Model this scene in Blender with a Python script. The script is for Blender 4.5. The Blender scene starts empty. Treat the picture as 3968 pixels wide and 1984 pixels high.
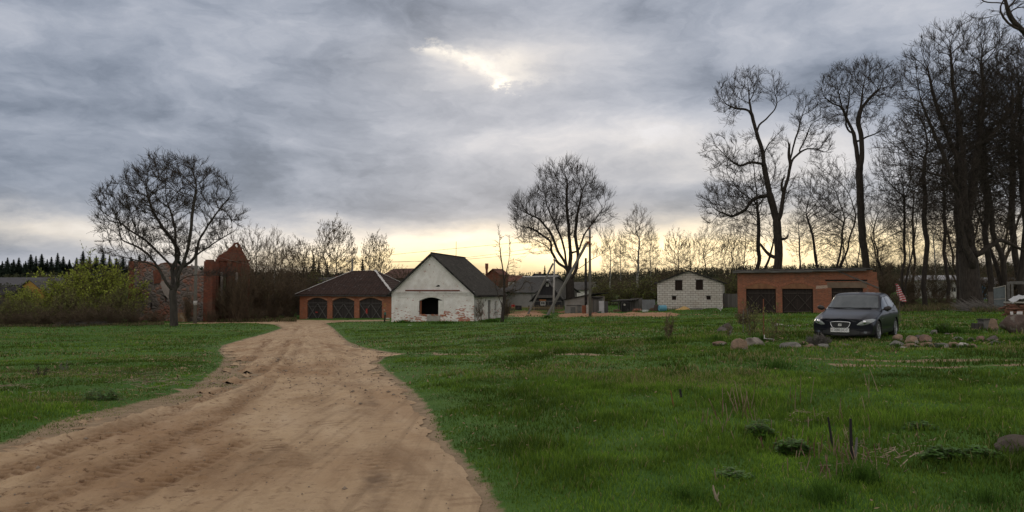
import bpy, bmesh, math, random
import numpy as np
from mathutils import Vector, Matrix, geometry
from mathutils.bvhtree import BVHTree
R = math.radians
SC = bpy.context.scene
COL = SC.collection
# ------------------------------------------------------------------ camera
F = 2976.0; CX = 1984.0; HOR = 1118.0; EYE = 1.6
cam_d = bpy.data.cameras.new('camera'); cam = bpy.data.objects.new('camera', cam_d); COL.objects.link(cam)
cam_d.sensor_width = 36; cam_d.lens = 27; cam_d.clip_end = 5000; cam_d.clip_start = 0.05
cam.location = (0, 0, EYE); cam.rotation_euler = (R(90) + math.atan((HOR-992)/F), 0, 0)
SC.camera = cam
SC.view_settings.view_transform = 'Standard'; SC.view_settings.look = 'None'
SC.view_settings.exposure = 0.0; SC.view_settings.gamma = 1.0
# ------------------------------------------------------------------ node helpers
def nd(nt, typ, **kw):
    n = nt.nodes.new(typ)
    for k, v in kw.items(): setattr(n, k, v)
    return n
def lk(nt, a, b): nt.links.new(a, b)
def setin(nt, sock, v):
    if isinstance(v, bpy.types.NodeSocket): nt.links.new(v, sock)
    else: sock.default_value = v
def M(nt, op, a, b=None, c=None, clamp=False):
    n = nt.nodes.new('ShaderNodeMath'); n.operation = op; n.use_clamp = clamp
    setin(nt, n.inputs[0], a)
    if b is not None: setin(nt, n.inputs[1], b)
    if c is not None: setin(nt, n.inputs[2], c)
    return n.outputs[0]
def VEC(nt, x, y, z):
    n = nt.nodes.new('ShaderNodeCombineXYZ')
    setin(nt, n.inputs[0], x); setin(nt, n.inputs[1], y); setin(nt, n.inputs[2], z)
    return n.outputs[0]
def NOISE(nt, vec, scale, detail=4, rough=0.55, dist=0.0):
    n = nt.nodes.new('ShaderNodeTexNoise'); lk(nt, vec, n.inputs['Vector'])
    n.inputs['Scale'].default_value = scale; n.inputs['Detail'].default_value = detail
    n.inputs['Roughness'].default_value = rough; n.inputs['Distortion'].default_value = dist
    return n.outputs['Fac']
def RANGE(nt, v, a, b, c=0.0, d=1.0):
    n = nt.nodes.new('ShaderNodeMapRange'); n.clamp = True
    setin(nt, n.inputs[0], v)
    for i, q in enumerate((a, b, c, d)): n.inputs[i+1].default_value = q
    return n.outputs[0]
def col4(c): return (c[0], c[1], c[2], 1.0)
def MIX(nt, f, a, b, mode='MIX'):
    n = nt.nodes.new('ShaderNodeMix'); n.data_type = 'RGBA'; n.blend_type = mode
    setin(nt, n.inputs[0], f)
    setin(nt, n.inputs[6], a if isinstance(a, bpy.types.NodeSocket) else col4(a))
    setin(nt, n.inputs[7], b if isinstance(b, bpy.types.NodeSocket) else col4(b))
    return n.outputs[2]
# ------------------------------------------------------------------ sky
W = bpy.data.worlds.new('World'); SC.world = W; W.use_nodes = True
nt = W.node_tree; nt.nodes.clear()
SUN_EL, SUN_AZ = R(14.8), R(-0.8)
tc = nd(nt, 'ShaderNodeTexCoord').outputs['Generated']
sp = nd(nt, 'ShaderNodeSeparateXYZ'); lk(nt, tc, sp.inputs[0])
dx, dy, dz = sp.outputs
az0 = M(nt, 'ARCTAN2', dx, dy); el0 = M(nt, 'ARCSINE', M(nt, 'MINIMUM', M(nt, 'MAXIMUM', dz, -0.999), 0.999))
wv = VEC(nt, M(nt, 'MULTIPLY', az0, 3.2), M(nt, 'MULTIPLY', el0, 10.0), 0.0)
w1 = NOISE(nt, wv, 1.0, 7, 0.58); wv2 = VEC(nt, M(nt, 'MULTIPLY', az0, 3.2), M(nt, 'MULTIPLY', el0, 10.0), 7.3)
w2 = NOISE(nt, wv2, 1.0, 7, 0.58)
az = M(nt, 'ADD', az0, M(nt, 'MULTIPLY', M(nt, 'SUBTRACT', w1, 0.5), 0.26))
el = M(nt, 'ADD', el0, M(nt, 'MULTIPLY', M(nt, 'SUBTRACT', w2, 0.5), 0.09))
def gauss(px, py, sx, sy, amp, az=az, el=el):
    a0 = math.atan((px-CX)/F); e0 = math.atan((HOR-py)/F)
    a = M(nt, 'MULTIPLY', M(nt, 'SUBTRACT', az, a0), F/sx); e = M(nt, 'MULTIPLY', M(nt, 'SUBTRACT', el, e0), F/sy)
    q = M(nt, 'ADD', M(nt, 'MULTIPLY', a, a), M(nt, 'MULTIPLY', e, e))
    return M(nt, 'MULTIPLY', M(nt, 'EXPONENT', M(nt, 'MULTIPLY', q, -1.0)), amp)
def total(lst, base, **k):
    s = base
    for g in lst: s = M(nt, 'ADD', s, gauss(*g, **k))
    return s
# perspective cloud deck noise
den = M(nt, 'ADD', M(nt, 'MAXIMUM', dz, 0.0), 0.22)
cp = VEC(nt, M(nt, 'DIVIDE', dx, den), M(nt, 'DIVIDE', dy, den), 0.0)
n1 = NOISE(nt, cp, 1.9, 8, 0.58, 0.3)
pf = NOISE(nt, VEC(nt, M(nt, 'MULTIPLY', az, 5.0), M(nt, 'MULTIPLY', el, 9.0), 9.7), 1.0, 8, 0.62, 0.15)
n2 = NOISE(nt, VEC(nt, M(nt, 'MULTIPLY', az, 4.0), M(nt, 'MULTIPLY', el, 17.0), 3.1), 1.0, 6, 0.5)
base = M(nt, 'ADD', 0.405, M(nt, 'ADD', M(nt, 'MULTIPLY', M(nt, 'SUBTRACT', n1, 0.5), 0.34), M(nt, 'ADD', M(nt, 'MULTIPLY', M(nt, 'SUBTRACT', pf, 0.5), 0.80), M(nt, 'MULTIPLY', M(nt, 'SUBTRACT', n2, 0.5), 0.30))))
lum = total([
    (1500, 20, 700, 110, -0.12), (300, 460, 800, 160, -0.07), (2300, 40, 700, 90, -0.07), (0, 830, 800, 90, -0.07),
    (1300, 790, 800, 60, -0.06), (3150, 360, 500, 110, -0.10), (2200, 760, 350, 50, -0.05), (900, 690, 600, 50, -0.03),
    (1850, 220, 420, 120, 0.22), (1860, 240, 200, 70, 0.16), (2450, 520, 620, 80, 0.22), (2850, 640, 500, 110, 0.24), (100, 915, 650, 38, 0.32), (0, 1010, 700, 40, -0.05), (700, 940, 500, 40, 0.15), (3500, 150, 700, 300, -0.04),
    (500, 600, 900, 40, 0.05), (2100, 130, 260, 90, 0.12), (3600, 900, 700, 250, 0.10),
    (2150, 990, 800, 75, 0.80), (1650, 960, 420, 50, 0.30), (2900, 960, 600, 110, 0.62), (3300, 1000, 500, 120, 0.25), (1100, 960, 500, 60, 0.16)], base)
# overcast deck overhead and behind the camera is brighter than the storm front ahead
up = RANGE(nt, dz, 0.42, 0.85, 0.0, 0.22); back = M(nt, 'MULTIPLY', RANGE(nt, dy, 0.35, -0.5, 0.0, 1.0), RANGE(nt, dz, 0.70, 0.25, 0.15, 1.0))
lum = M(nt, 'ADD', lum, M(nt, 'ADD', up, M(nt, 'MULTIPLY', back, 0.70)))
lum = M(nt, 'SMOOTH_MAX', lum, 0.17, 0.16)
warm = M(nt, 'MINIMUM', M(nt, 'MAXIMUM', total([(2150, 1040, 900, 110, 1.05), (2800, 1030, 800, 160, 0.8), (3500, 1000, 500, 200, 0.5), (1400, 1000, 500, 60, 0.5), (2700, 640, 600, 100, 0.12), (100, 930, 700, 60, 0.3), (1900, 230, 400, 100, 0.15)], 0.0), 0.0), 1.0)
grey = MIX(nt, RANGE(nt, lum, 0.20, 0.70), (0.83, 0.985, 1.28), (1.0, 0.99, 1.03))
tint = MIX(nt, warm, grey, (1.16, 0.93, 0.56))
tint = MIX(nt, M(nt, 'MAXIMUM', RANGE(nt, dz, 0.40, 0.75), RANGE(nt, dy, 0.3, -0.3)), tint, (1.03, 0.985, 0.955))
cloud = MIX(nt, 1.0, tint, VEC(nt, lum, lum, lum), 'MULTIPLY')
# the thin spot where the veiled sun breaks through
fine = NOISE(nt, VEC(nt, M(nt, 'MULTIPLY', az0, 26.0), M(nt, 'MULTIPLY', el0, 44.0), 1.0), 1.0, 7, 0.65)
az3 = M(nt, 'ADD', az0, M(nt, 'MULTIPLY', M(nt, 'SUBTRACT', fine, 0.5), 0.10)); el3 = M(nt, 'ADD', el0, M(nt, 'MULTIPLY', M(nt, 'SUBTRACT', fine, 0.5), -0.055))
hole = total([(1948, 322, 36, 20, 1.8), (1905, 272, 30, 26, 0.55), (1840, 235, 60, 24, 0.75), (1750, 200, 80, 24, 0.66), (1650, 178, 60, 22, 0.55), (1985, 235, 80, 70, 0.34), (2060, 300, 120, 20, 0.20)], 0.0, az=az3, el=el3)
hole = M(nt, 'MULTIPLY', RANGE(nt, hole, 0.08, 0.85, 0.0, 1.0), RANGE(nt, fine, 0.34, 0.54, 0.30, 1.0))
cloud = MIX(nt, hole, cloud, (1.2, 1.1, 0.95))
sky = nd(nt, 'ShaderNodeTexSky', sky_type='NISHITA'); sky.sun_disc = False
sky.sun_elevation = SUN_EL; sky.sun_rotation = SUN_AZ
STR = 0.1
cl = MIX(nt, 1.0, cloud, (1/STR, 1/STR, 1/STR), 'MULTIPLY')
final = MIX(nt, 0.965, sky.outputs[0], cl)
bg = nd(nt, 'ShaderNodeBackground'); bg.inputs['Strength'].default_value = STR
lk(nt, final, bg.inputs['Color']); out = nd(nt, 'ShaderNodeOutputWorld'); lk(nt, bg.outputs[0], out.inputs[0])
W.cycles.sampling_method = 'MANUAL'; W.cycles.sample_map_resolution = 1024
# ------------------------------------------------------------------ veiled sun
sl = bpy.data.lights.new('sun', 'SUN'); sl.energy = 0.6; sl.angle = R(14); sl.color = (1.0, 0.86, 0.68)
so = bpy.data.objects.new('sun', sl); COL.objects.link(so)
sd = Vector((math.sin(SUN_AZ)*math.cos(SUN_EL), math.cos(SUN_AZ)*math.cos(SUN_EL), math.sin(SUN_EL)))
so.rotation_euler = sd.to_track_quat('Z', 'Y').to_euler(); so.location = (0, 40, 60)
# ------------------------------------------------------------------ object helpers
def tag(o, label=None, cat=None, group=None, kind=None):
    if label: o['label'] = label
    if cat: o['category'] = cat
    if group: o['group'] = group
    if kind: o['kind'] = kind
    return o
def thing(name, label, cat, loc=(0, 0, 0), rz=0.0, group=None):
    o = bpy.data.objects.new(name, None); o.empty_display_size = 0.2; COL.objects.link(o)
    o.location = loc; o.rotation_euler = (0, 0, rz)
    return tag(o, label, cat, group)
def np_mesh(name, V, quads=None, tris=None, smooth=False):
    me = bpy.data.meshes.new(name)
    V = np.asarray(V, dtype=np.float32).reshape(-1, 3)
    q = np.asarray(quads if quads is not None else [], dtype=np.int32).reshape(-1, 4)
    t = np.asarray(tris if tris is not None else [], dtype=np.int32).reshape(-1, 3)
    me.vertices.add(len(V)); me.vertices.foreach_set('co', V.ravel())
    nl = q.size + t.size; me.loops.add(nl)
    me.loops.foreach_set('vertex_index', np.concatenate([q.ravel(), t.ravel()]).astype(np.int32))
    me.polygons.add(len(q) + len(t))
    st = np.concatenate([np.arange(len(q))*4, q.size + np.arange(len(t))*3]).astype(np.int32)
    me.polygons.foreach_set('loop_start', st)
    if smooth: me.polygons.foreach_set('use_smooth', np.ones(len(q)+len(t), dtype=bool))
    me.update(calc_edges=True)
    return me
def link(name, me, mat=None, parent=None, label=None):
    o = bpy.data.objects.new(name, me); COL.objects.link(o)
    if mat: me.materials.append(mat)
    if parent: o.parent = parent
    if label: o['label'] = label
    return o
def kids(o): return [c for c in bpy.data.objects if c.parent == o]
def copy_tree(o, parent=None, _k=None):
    c = o.copy(); COL.objects.link(c)
    if parent: c.parent = parent
    for ch in kids(o): copy_tree(ch, c)
    return c
class MB:
    def __init__(s): s.V = []; s.F = []
    def add(s, vs, fs):
        b = len(s.V); s.V += [tuple(v) for v in vs]; s.F += [tuple(b+i for i in f) for f in fs]; return s
    def box(s, x0, x1, y0, y1, z0, z1):
        return s.add([(x0,y0,z0),(x1,y0,z0),(x1,y1,z0),(x0,y1,z0),(x0,y0,z1),(x1,y0,z1),(x1,y1,z1),(x0,y1,z1)],
                     [(3,2,1,0),(4,5,6,7),(0,1,5,4),(1,2,6,5),(2,3,7,6),(3,0,4,7)])
    def beam(s, p0, p1, w, h, up=(0, 0, 1)):
        p0, p1 = Vector(p0), Vector(p1); d = (p1-p0).normalized(); up = Vector(up)
        a = d.cross(up)
        if a.length < 1e-3: a = d.cross(Vector((1, 0, 0)))
        a.normalize(); b = a.cross(d).normalized(); a *= w/2; b *= h/2
        vs = [p0-a-b, p0+a-b, p0+a+b, p0-a+b, p1-a-b, p1+a-b, p1+a+b, p1-a+b]
        return s.add(vs, [(0,1,2,3),(7,6,5,4),(4,5,1,0),(5,6,2,1),(6,7,3,2),(7,4,0,3)])
    def tube(s, pts, rad, n=8, cap=True):
        pts = [Vector(p) for p in pts]
        if not hasattr(rad, '__len__'): rad = [rad]*len(pts)
        b = len(s.V); ref = None
        for i, p in enumerate(pts):
            d = (pts[min(i+1, len(pts)-1)] - pts[max(i-1, 0)]).normalized()
            if ref is None: ref = d.orthogonal().normalized()
            ref = (ref - d*ref.dot(d)).normalized(); c = d.cross(ref)
            for k in range(n):
                t = 2*math.pi*k/n; s.V.append(tuple(p + (ref*math.cos(t)+c*math.sin(t))*rad[i]))
        for i in range(len(pts)-1):
            for k in range(n):
                k2 = (k+1) % n; s.F.append((b+i*n+k, b+i*n+k2, b+(i+1)*n+k2, b+(i+1)*n+k))
        if cap:
            s.F.append(tuple(b+k for k in reversed(range(n)))); e = b+(len(pts)-1)*n; s.F.append(tuple(e+k for k in range(n)))
        return s
    def wall(s, outer, holes, y0, y1, mp=None):
        """extruded panel in the (u,z) plane with holes; mp maps (u,y,z) to local"""
        mp = mp or (lambda u, y, z: (u, y, z))
        loops = [outer]+list(holes)
        tri = geometry.tessellate_polygon([[Vector((p[0], p[1], 0)) for p in l] for l in loops])
        flat = [p for l in loops for p in l]; n = len(flat); b = len(s.V)
        for y in (y0, y1):
            for p in flat: s.V.append(mp(p[0], y, p[1]))
        for t in tri: s.F.append((b+t[0], b+t[1], b+t[2])); s.F.append((b+n+t[2], b+n+t[1], b+n+t[0]))
        o = 0
        for l in loops:
            m = len(l)
            for i in range(m):
                j = (i+1) % m; s.F.append((b+o+i, b+o+j, b+n+o+j, b+n+o+i))
            o += m
        return s
    def slab(s, quad, th):
        """thick plate under a polygon (list of 3D points)"""
        q = [Vector(p) for p in quad]; nn = (q[1]-q[0]).cross(q[2]-q[0]).normalized()
        if nn.z < 0: nn = -nn
        lo = [p - nn*th for p in q]; n = len(q)
        fs = [tuple(range(n)), tuple(reversed(range(n, 2*n)))]+[(i, (i+1) % n, n+(i+1) % n, n+i) for i in range(n)]
        return s.add(q+lo, fs)
    def build(s, name, mat, parent=None, label=None, smooth=False, bevel=0.0):
        me = bpy.data.meshes.new(name); me.from_pydata(s.V, [], s.F); me.validate()
        bm = bmesh.new(); bm.from_mesh(me); bmesh.ops.recalc_face_normals(bm, faces=bm.faces[:])
        if bevel > 0: bmesh.ops.bevel(bm, geom=bm.edges[:], offset=bevel, segments=2, affect='EDGES', profile=0.6)
        if smooth:
            for f in bm.faces: f.smooth = True
        bm.to_mesh(me); bm.free()
        return link(name, me, mat, parent, label)
# ------------------------------------------------------------------ terrain
CP = [(-300,3,1.6),(1000,3,1.6),(2000,3,1.6),(3000,3,1.6),(4270,3,1.6),
 (-300,8,1.68),(1000,8,1.66),(2000,8,1.62),(3000,8,1.58),(4270,8,1.5),
 (-300,15,1.98),(1000,15,1.93),(2000,15,1.75),(3000,15,1.6),(4270,15,1.5),
 (-300,28,2.5),(500,28,2.48),(1000,28,2.46),(2000,28,2.05),(3000,28,1.65),(3300,23.6,1.59),(4270,28,1.5),
 (-300,50,3.05),(700,50,3.05),(1450,50,2.9),(2300,50,2.4),(3000,50,2.0),(4000,50,1.68),
 (-300,75,3.7),(680,68,3.36),(1680,76,3.3),(1250,76,3.5),(2300,83,3.0),(2670,90,2.45),(3100,69,2.25),(3700,70,1.85),(4270,70,1.7),
 (850,92,3.95),(1160,98.5,3.92),(1520,95,3.65),(2100,100,2.98),(-300,110,4.0),(3300,95,2.0),
 (-300,150,3.2),(1000,150,3.2),(2000,150,2.0),(3000,150,1.4),(4200,150,1.2),
 (-300,300,-2.5),(600,300,-2.5),(1200,300,0.5),(2000,300,1.2),(3000,300,-1.0),(4200,300,-2),
 (-300,700,-3),(1000,700,-1),(2000,700,0),(3000,700,-8),(4200,700,-9)]
_A = np.array([(p/1000.0, math.log(d)*1.4) for p, d, e in CP]); _e = np.array([e for p, d, e in CP])
def _phi(r2): return 0.5*r2*np.log(r2+1e-12)
def _tps():
    n = len(_A); D = ((_A[:, None]-_A[None])**2).sum(-1)
    K = _phi(D)+np.eye(n)*0.004; Pm = np.hstack([np.ones((n, 1)), _A])
    L = np.zeros((n+3, n+3)); L[:n, :n] = K; L[:n, n:] = Pm; L[n:, :n] = Pm.T
    return np.linalg.solve(L, np.concatenate([_e, np.zeros(3)]))
_w = _tps()
def ground_z(x, y):
    x = np.asarray(x, float); y = np.asarray(y, float); sh = np.broadcast(x, y).shape
    x = np.broadcast_to(x, sh).ravel(); y = np.broadcast_to(y, sh).ravel()
    r = np.hypot(x, y)+1e-6; th = np.arctan2(x, y); thc = np.clip(th, R(-37), R(37))
    px = np.clip(CX+F*np.tan(thc), -300, 4270); d = np.clip(r*np.cos(thc), 3, 700)
    a = px/1000.0; b = np.log(d)*1.4
    out = np.full(len(a), _w[-3])+_w[-2]*a+_w[-1]*b
    for i in range(len(_A)): out += _w[i]*_phi((a-_A[i, 0])**2+(b-_A[i, 1])**2)
    z = EYE-out
    # far behind or beside the view the land stays level
    return z.reshape(sh)
def gz(x, y): return float(ground_z(x, y))
def at(px, d):                     # ground point straight below pixel column px at forward distance d
    x = (px-CX)/F*d; return Vector((x, d, gz(x, d)))
def zat(py, d): return EYE+(HOR-py)/F*d
def hit(px, py):                   # ground point seen at a pixel
    t = (px-CX)/F; ds = np.exp(np.linspace(math.log(3), math.log(400), 900))
    e = EYE-ground_z(t*ds, ds); f = e*F/ds-(py-HOR)
    i = np.argmax(f < 0)
    if i == 0: i = 1
    a = f[i-1]/(f[i-1]-f[i]+1e-9); d = ds[i-1]+(ds[i]-ds[i-1])*a
    return Vector((t*d, d, gz(t*d, d)))
class Frame:
    """a wall plane on the ground: origin (left end), yaw, helper from picture to wall coordinates"""
    def __init__(s, pxl, dl, pxr, dr, base=None):
        s.o = Vector(((pxl-CX)/F*dl, dl)); s.e = Vector(((pxr-CX)/F*dr, dr))
        s.W = (s.e-s.o).length; s.c = (s.e.x-s.o.x)/s.W; s.s = (s.e.y-s.o.y)/s.W; s.yaw = math.atan2(s.s, s.c)
        s.z = base if base is not None else min(gz(s.o.x, s.o.y), gz(s.e.x, s.e.y))
        s.loc = (s.o.x, s.o.y, s.z)
    def u(s, px):
        t = (px-CX)/F; return (t*s.o.y-s.o.x)/(s.c-t*s.s)
    def h(s, py, u): return EYE+(HOR-py)/F*(s.o.y+s.s*u)-s.z
    def p(s, px, py): u = s.u(px); return (u, s.h(py, u))
# ------------------------------------------------------------------ materials
_mats = {}
def mat(name, c1, c2=None, scale=3.0, rough=0.85, bump=0.0, bscale=None, detail=5, coord='Object', stretch=(1, 1, 1), metal=0.0, c3=None, s3=0.6, spec=0.3):
    if name in _mats: return _mats[name]
    m = bpy.data.materials.new(name); m.use_nodes = True; nt = m.node_tree
    b = nt.nodes['Principled BSDF']; b.inputs['Roughness'].default_value = rough; b.inputs['Metallic'].default_value = metal
    b.inputs['Specular IOR Level'].default_value = spec
    v = nd(nt, 'ShaderNodeTexCoord').outputs[coord]
    mp = nd(nt, 'ShaderNodeMapping'); mp.inputs['Scale'].default_value = stretch; lk(nt, v, mp.inputs[0]); v = mp.outputs[0]
    c2 = c2 or tuple(q*0.6 for q in c1)
    f = RANGE(nt, NOISE(nt, v, scale, detail), 0.3, 0.7)
    c = MIX(nt, f, c1, c2)
    if c3: c = MIX(nt, RANGE(nt, NOISE(nt, v, s3, 3), 0.52, 0.62), c, c3)
    lk(nt, c, b.inputs['Base Color'])
    if bump > 0:
        bn = nd(nt, 'ShaderNodeBump'); bn.inputs['Strength'].default_value = bump; bn.inputs['Distance'].default_value = 0.03
        lk(nt, NOISE(nt, v, bscale or scale*3, 5), bn.inputs['Height']); lk(nt, bn.outputs[0], b.inputs['Normal'])
    _mats[name] = m; return m
def wallvec(nt, ox=0.0, oz=0.0):
    v = nd(nt, 'ShaderNodeTexCoord').outputs['Object']; s = nd(nt, 'ShaderNodeSeparateXYZ'); lk(nt, v, s.inputs[0])
    return VEC(nt, M(nt, 'ADD', M(nt, 'ADD', s.outputs[0], s.outputs[1]), ox), M(nt, 'ADD', s.outputs[2], oz), 0.0), s, v
def brick_mat(name, c1, c2, mortar, bw=0.25, bh=0.075, ms=0.012, dirt=(0.12, 0.09, 0.07), dirt_amt=0.35, bump=0.5, pale=None, mode=None, rough=0.9):
    m = bpy.data.materials.new(name); m.use_nodes = True; nt = m.node_tree
    b = nt.nodes['Principled BSDF']; b.inputs['Roughness'].default_value = rough; b.inputs['Specular IOR Level'].default_value = 0.2
    wv, s, ov = wallvec(nt)
    br = nd(nt, 'ShaderNodeTexBrick'); lk(nt, wv, br.inputs['Vector'])
    for k, q in (('Scale', 1.0), ('Mortar Size', ms), ('Mortar Smooth', 0.2), ('Bias', 0.0), ('Brick Width', bw), ('Row Height', bh)): br.inputs[k].default_value = q
    br.inputs['Color1'].default_value = (0, 0, 0, 1); br.inputs['Color2'].default_value = (1, 1, 1, 1); br.inputs['Mortar'].default_value = (0.5, 0.5, 0.5, 1)
    rnd = nd(nt, 'ShaderNodeSeparateColor'); lk(nt, br.outputs['Color'], rnd.inputs[0]); r = rnd.outputs[0]
    big = NOISE(nt, ov, 0.7, 5, 0.6); sm = NOISE(nt, ov, 9.0, 5, 0.6)
    mid = RANGE(nt, NOISE(nt, ov, 2.4, 5, 0.65), 0.32, 0.68)
    c = MIX(nt, M(nt, 'ADD', M(nt, 'MULTIPLY', r, 0.4), M(nt, 'ADD', M(nt, 'MULTIPLY', sm, 0.2), M(nt, 'MULTIPLY', mid, 0.4))), c1, c2)
    mort = MIX(nt, sm, mortar, tuple(q*0.7 for q in mortar))
    red = MIX(nt, br.outputs['Fac'], c, mort)
    if mode == 'painted':
        # limewash: flaked off brick by brick, mostly low on the right of the front and round the opening
        x, y, z = s.outputs
        hz = M(nt, 'SUBTRACT', 1.0, M(nt, 'MULTIPLY', M(nt, 'MAXIMUM', z, 0.0), 0.50)); hz = M(nt, 'MAXIMUM', hz, 0.0)
        px_ = RANGE(nt, x, 2.4, 5.4, 0.45, 1.15); side = RANGE(nt, y, 0.3, 0.8, 1.0, 0.35)
        spots = RANGE(nt, NOISE(nt, ov, 1.1, 3), 0.40, 0.62)
        k = M(nt, 'MULTIPLY', M(nt, 'MULTIPLY', hz, px_), side)
        k = M(nt, 'MULTIPLY', k, M(nt, 'ADD', 0.35, spots))
        w_ = M(nt, 'MULTIPLY', RANGE(nt, NOISE(nt, ov, 2.3, 3), 0.60, 0.68), 0.26)
        tot = M(nt, 'ADD', M(nt, 'ADD', k, w_), M(nt, 'MULTIPLY', M(nt, 'SUBTRACT', r, 0.5), 1.25))
        tot = M(nt, 'ADD', tot, M(nt, 'MULTIPLY', M(nt, 'SUBTRACT', sm, 0.5), 0.5))
        ex = RANGE(nt, tot, 0.62, 0.68)
        white = MIX(nt, RANGE(nt, NOISE(nt, ov, 1.6, 6, 0.65), 0.35, 0.72), (0.85, 0.835, 0.81), (0.66, 0.62, 0.57))
        stain = RANGE(nt, M(nt, 'SUBTRACT', NOISE(nt, ov, 3.0, 5), M(nt, 'MULTIPLY', z, 0.22)), 0.42, 0.62)
        white = MIX(nt, M(nt, 'MULTIPLY', stain, 0.75), white, (0.42, 0.30, 0.20))
        showm = M(nt, 'MULTIPLY', br.outputs['Fac'], RANGE(nt, big, 0.36, 0.56, 0.15, 0.75))
        white = MIX(nt, showm, white, (0.36, 0.30, 0.25))
        red = MIX(nt, ex, white, red)
    red = MIX(nt, M(nt, 'MULTIPLY', RANGE(nt, big, 0.5, 0.72), dirt_amt), red, dirt)
    if pale: red = MIX(nt, M(nt, 'MULTIPLY', RANGE(nt, NOISE(nt, ov, 1.7, 6, 0.7), 0.58, 0.66), 0.6), red, pale)
    lk(nt, red, b.inputs['Base Color'])
    bn = nd(nt, 'ShaderNodeBump'); bn.inputs['Strength'].default_value = bump; bn.inputs['Distance'].default_value = 0.015
    lk(nt, M(nt, 'ADD', M(nt, 'MULTIPLY', br.outputs['Fac'], -1.0), M(nt, 'MULTIPLY', sm, 0.8)), bn.inputs['Height']); lk(nt, bn.outputs[0], b.inputs['Normal'])
    _mats[name] = m; return m
def roof_mat(name, c1, c2, c3, wave=7.0, axis='x', lich=(0.3, 0.3, 0.28), lich_amt=0.5, bump=0.6):
    m = bpy.data.materials.new(name); m.use_nodes = True; nt = m.node_tree
    b = nt.nodes['Principled BSDF']; b.inputs['Roughness'].default_value = 0.95; b.inputs['Specular IOR Level'].default_value = 0.08
    v = nd(nt, 'ShaderNodeTexCoord').outputs['Object']; s = nd(nt, 'ShaderNodeSeparateXYZ'); lk(nt, v, s.inputs[0])
    q = s.outputs[0] if axis == 'x' else s.outputs[1]
    wv = M(nt, 'SINE', M(nt, 'MULTIPLY', q, 2*math.pi*wave))
    rows = M(nt, 'FRACT', M(nt, 'MULTIPLY', s.outputs[2], 1.5))
    c = MIX(nt, RANGE(nt, NOISE(nt, v, 1.2, 6, 0.65), 0.35, 0.68), c1, c2)
    c = MIX(nt, RANGE(nt, NOISE(nt, v, 7.0, 5), 0.4, 0.7), c, c3)
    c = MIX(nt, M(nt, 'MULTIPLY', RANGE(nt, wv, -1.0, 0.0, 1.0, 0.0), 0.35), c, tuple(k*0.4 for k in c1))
    c = MIX(nt, M(nt, 'MULTIPLY', RANGE(nt, NOISE(nt, v, 2.2, 7, 0.72), 0.60, 0.68), lich_amt), c, lich)
    lk(nt, c, b.inputs['Base Color'])
    bn = nd(nt, 'ShaderNodeBump'); bn.inputs['Strength'].default_value = bump; bn.inputs['Distance'].default_value = 0.05
    lk(nt, M(nt, 'ADD', wv, M(nt, 'MULTIPLY', rows, 0.6)), bn.inputs['Height']); lk(nt, bn.outputs[0], b.inputs['Normal'])
    _mats[name] = m; return m
def plank_mat(name, c1, c2, w=0.14, axis='x', gap=0.10, rough=0.9):
    m = bpy.data.materials.new(name); m.use_nodes = True; nt = m.node_tree
    b = nt.nodes['Principled BSDF']; b.inputs['Roughness'].default_value = rough; b.inputs['Specular IOR Level'].default_value = 0.2
    v = nd(nt, 'ShaderNodeTexCoord').outputs['Object']; s = nd(nt, 'ShaderNodeSeparateXYZ'); lk(nt, v, s.inputs[0])
    a = M(nt, 'ADD', s.outputs[0], s.outputs[1]) if axis == 'x' else s.outputs[2]
    o_ = s.outputs[2] if axis == 'x' else s.outputs[0]
    t = M(nt, 'DIVIDE', a, w); fr = M(nt, 'FRACT', t); idx = M(nt, 'FLOOR', t)
    wn = nd(nt, 'ShaderNodeTexWhiteNoise', noise_dimensions='1D'); lk(nt, idx, wn.inputs['W'])
    gr = NOISE(nt, VEC(nt, M(nt, 'MULTIPLY', a, 40.0), M(nt, 'MULTIPLY', o_, 1.5), idx), 1.0, 5)
    c = MIX(nt, M(nt, 'ADD', M(nt, 'MULTIPLY', wn.outputs['Value'], 0.6), M(nt, 'MULTIPLY', gr, 0.4)), c1, c2)
    g = M(nt, 'LESS_THAN', fr, gap)
    c = MIX(nt, M(nt, 'MULTIPLY', g, 0.85), c, (0.01, 0.009, 0.008))
    lk(nt, c, b.inputs['Base Color'])
    bn = nd(nt, 'ShaderNodeBump'); bn.inputs['Strength'].default_value = 0.6; bn.inputs['Distance'].default_value = 0.02
    lk(nt, M(nt, 'SUBTRACT', gr, g), bn.inputs['Height']); lk(nt, bn.outputs[0], b.inputs['Normal'])
    _mats[name] = m; return m
def attr_mat(name, rough=0.8, trans=0.0, attr='tint', nscale=0, spec=0.2):
    m = bpy.data.materials.new(name); m.use_nodes = True; nt = m.node_tree
    b = nt.nodes['Principled BSDF']; b.inputs['Roughness'].default_value = rough; b.inputs['Specular IOR Level'].default_value = spec
    a = nd(nt, 'ShaderNodeAttribute', attribute_name=attr)
    lk(nt, a.outputs['Color'], b.inputs['Base Color'])
    if trans > 0:
        tr = nd(nt, 'ShaderNodeBsdfTranslucent'); lk(nt, a.outputs['Color'], tr.inputs['Color'])
        mx = nd(nt, 'ShaderNodeMixShader'); mx.inputs[0].default_value = trans
        lk(nt, b.outputs[0], mx.inputs[1]); lk(nt, tr.outputs[0], mx.inputs[2])
        lk(nt, mx.outputs[0], nt.nodes['Material Output'].inputs['Surface'])
    _mats[name] = m; return m
def set_attr(me, name, C):
    a = me.color_attributes.new(name=name, type='FLOAT_COLOR', domain='POINT')
    C = np.asarray(C, dtype=np.float32)
    if C.shape[1] == 3: C = np.hstack([C, np.ones((len(C), 1), np.float32)])
    a.data.foreach_set('color', C.ravel())
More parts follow.
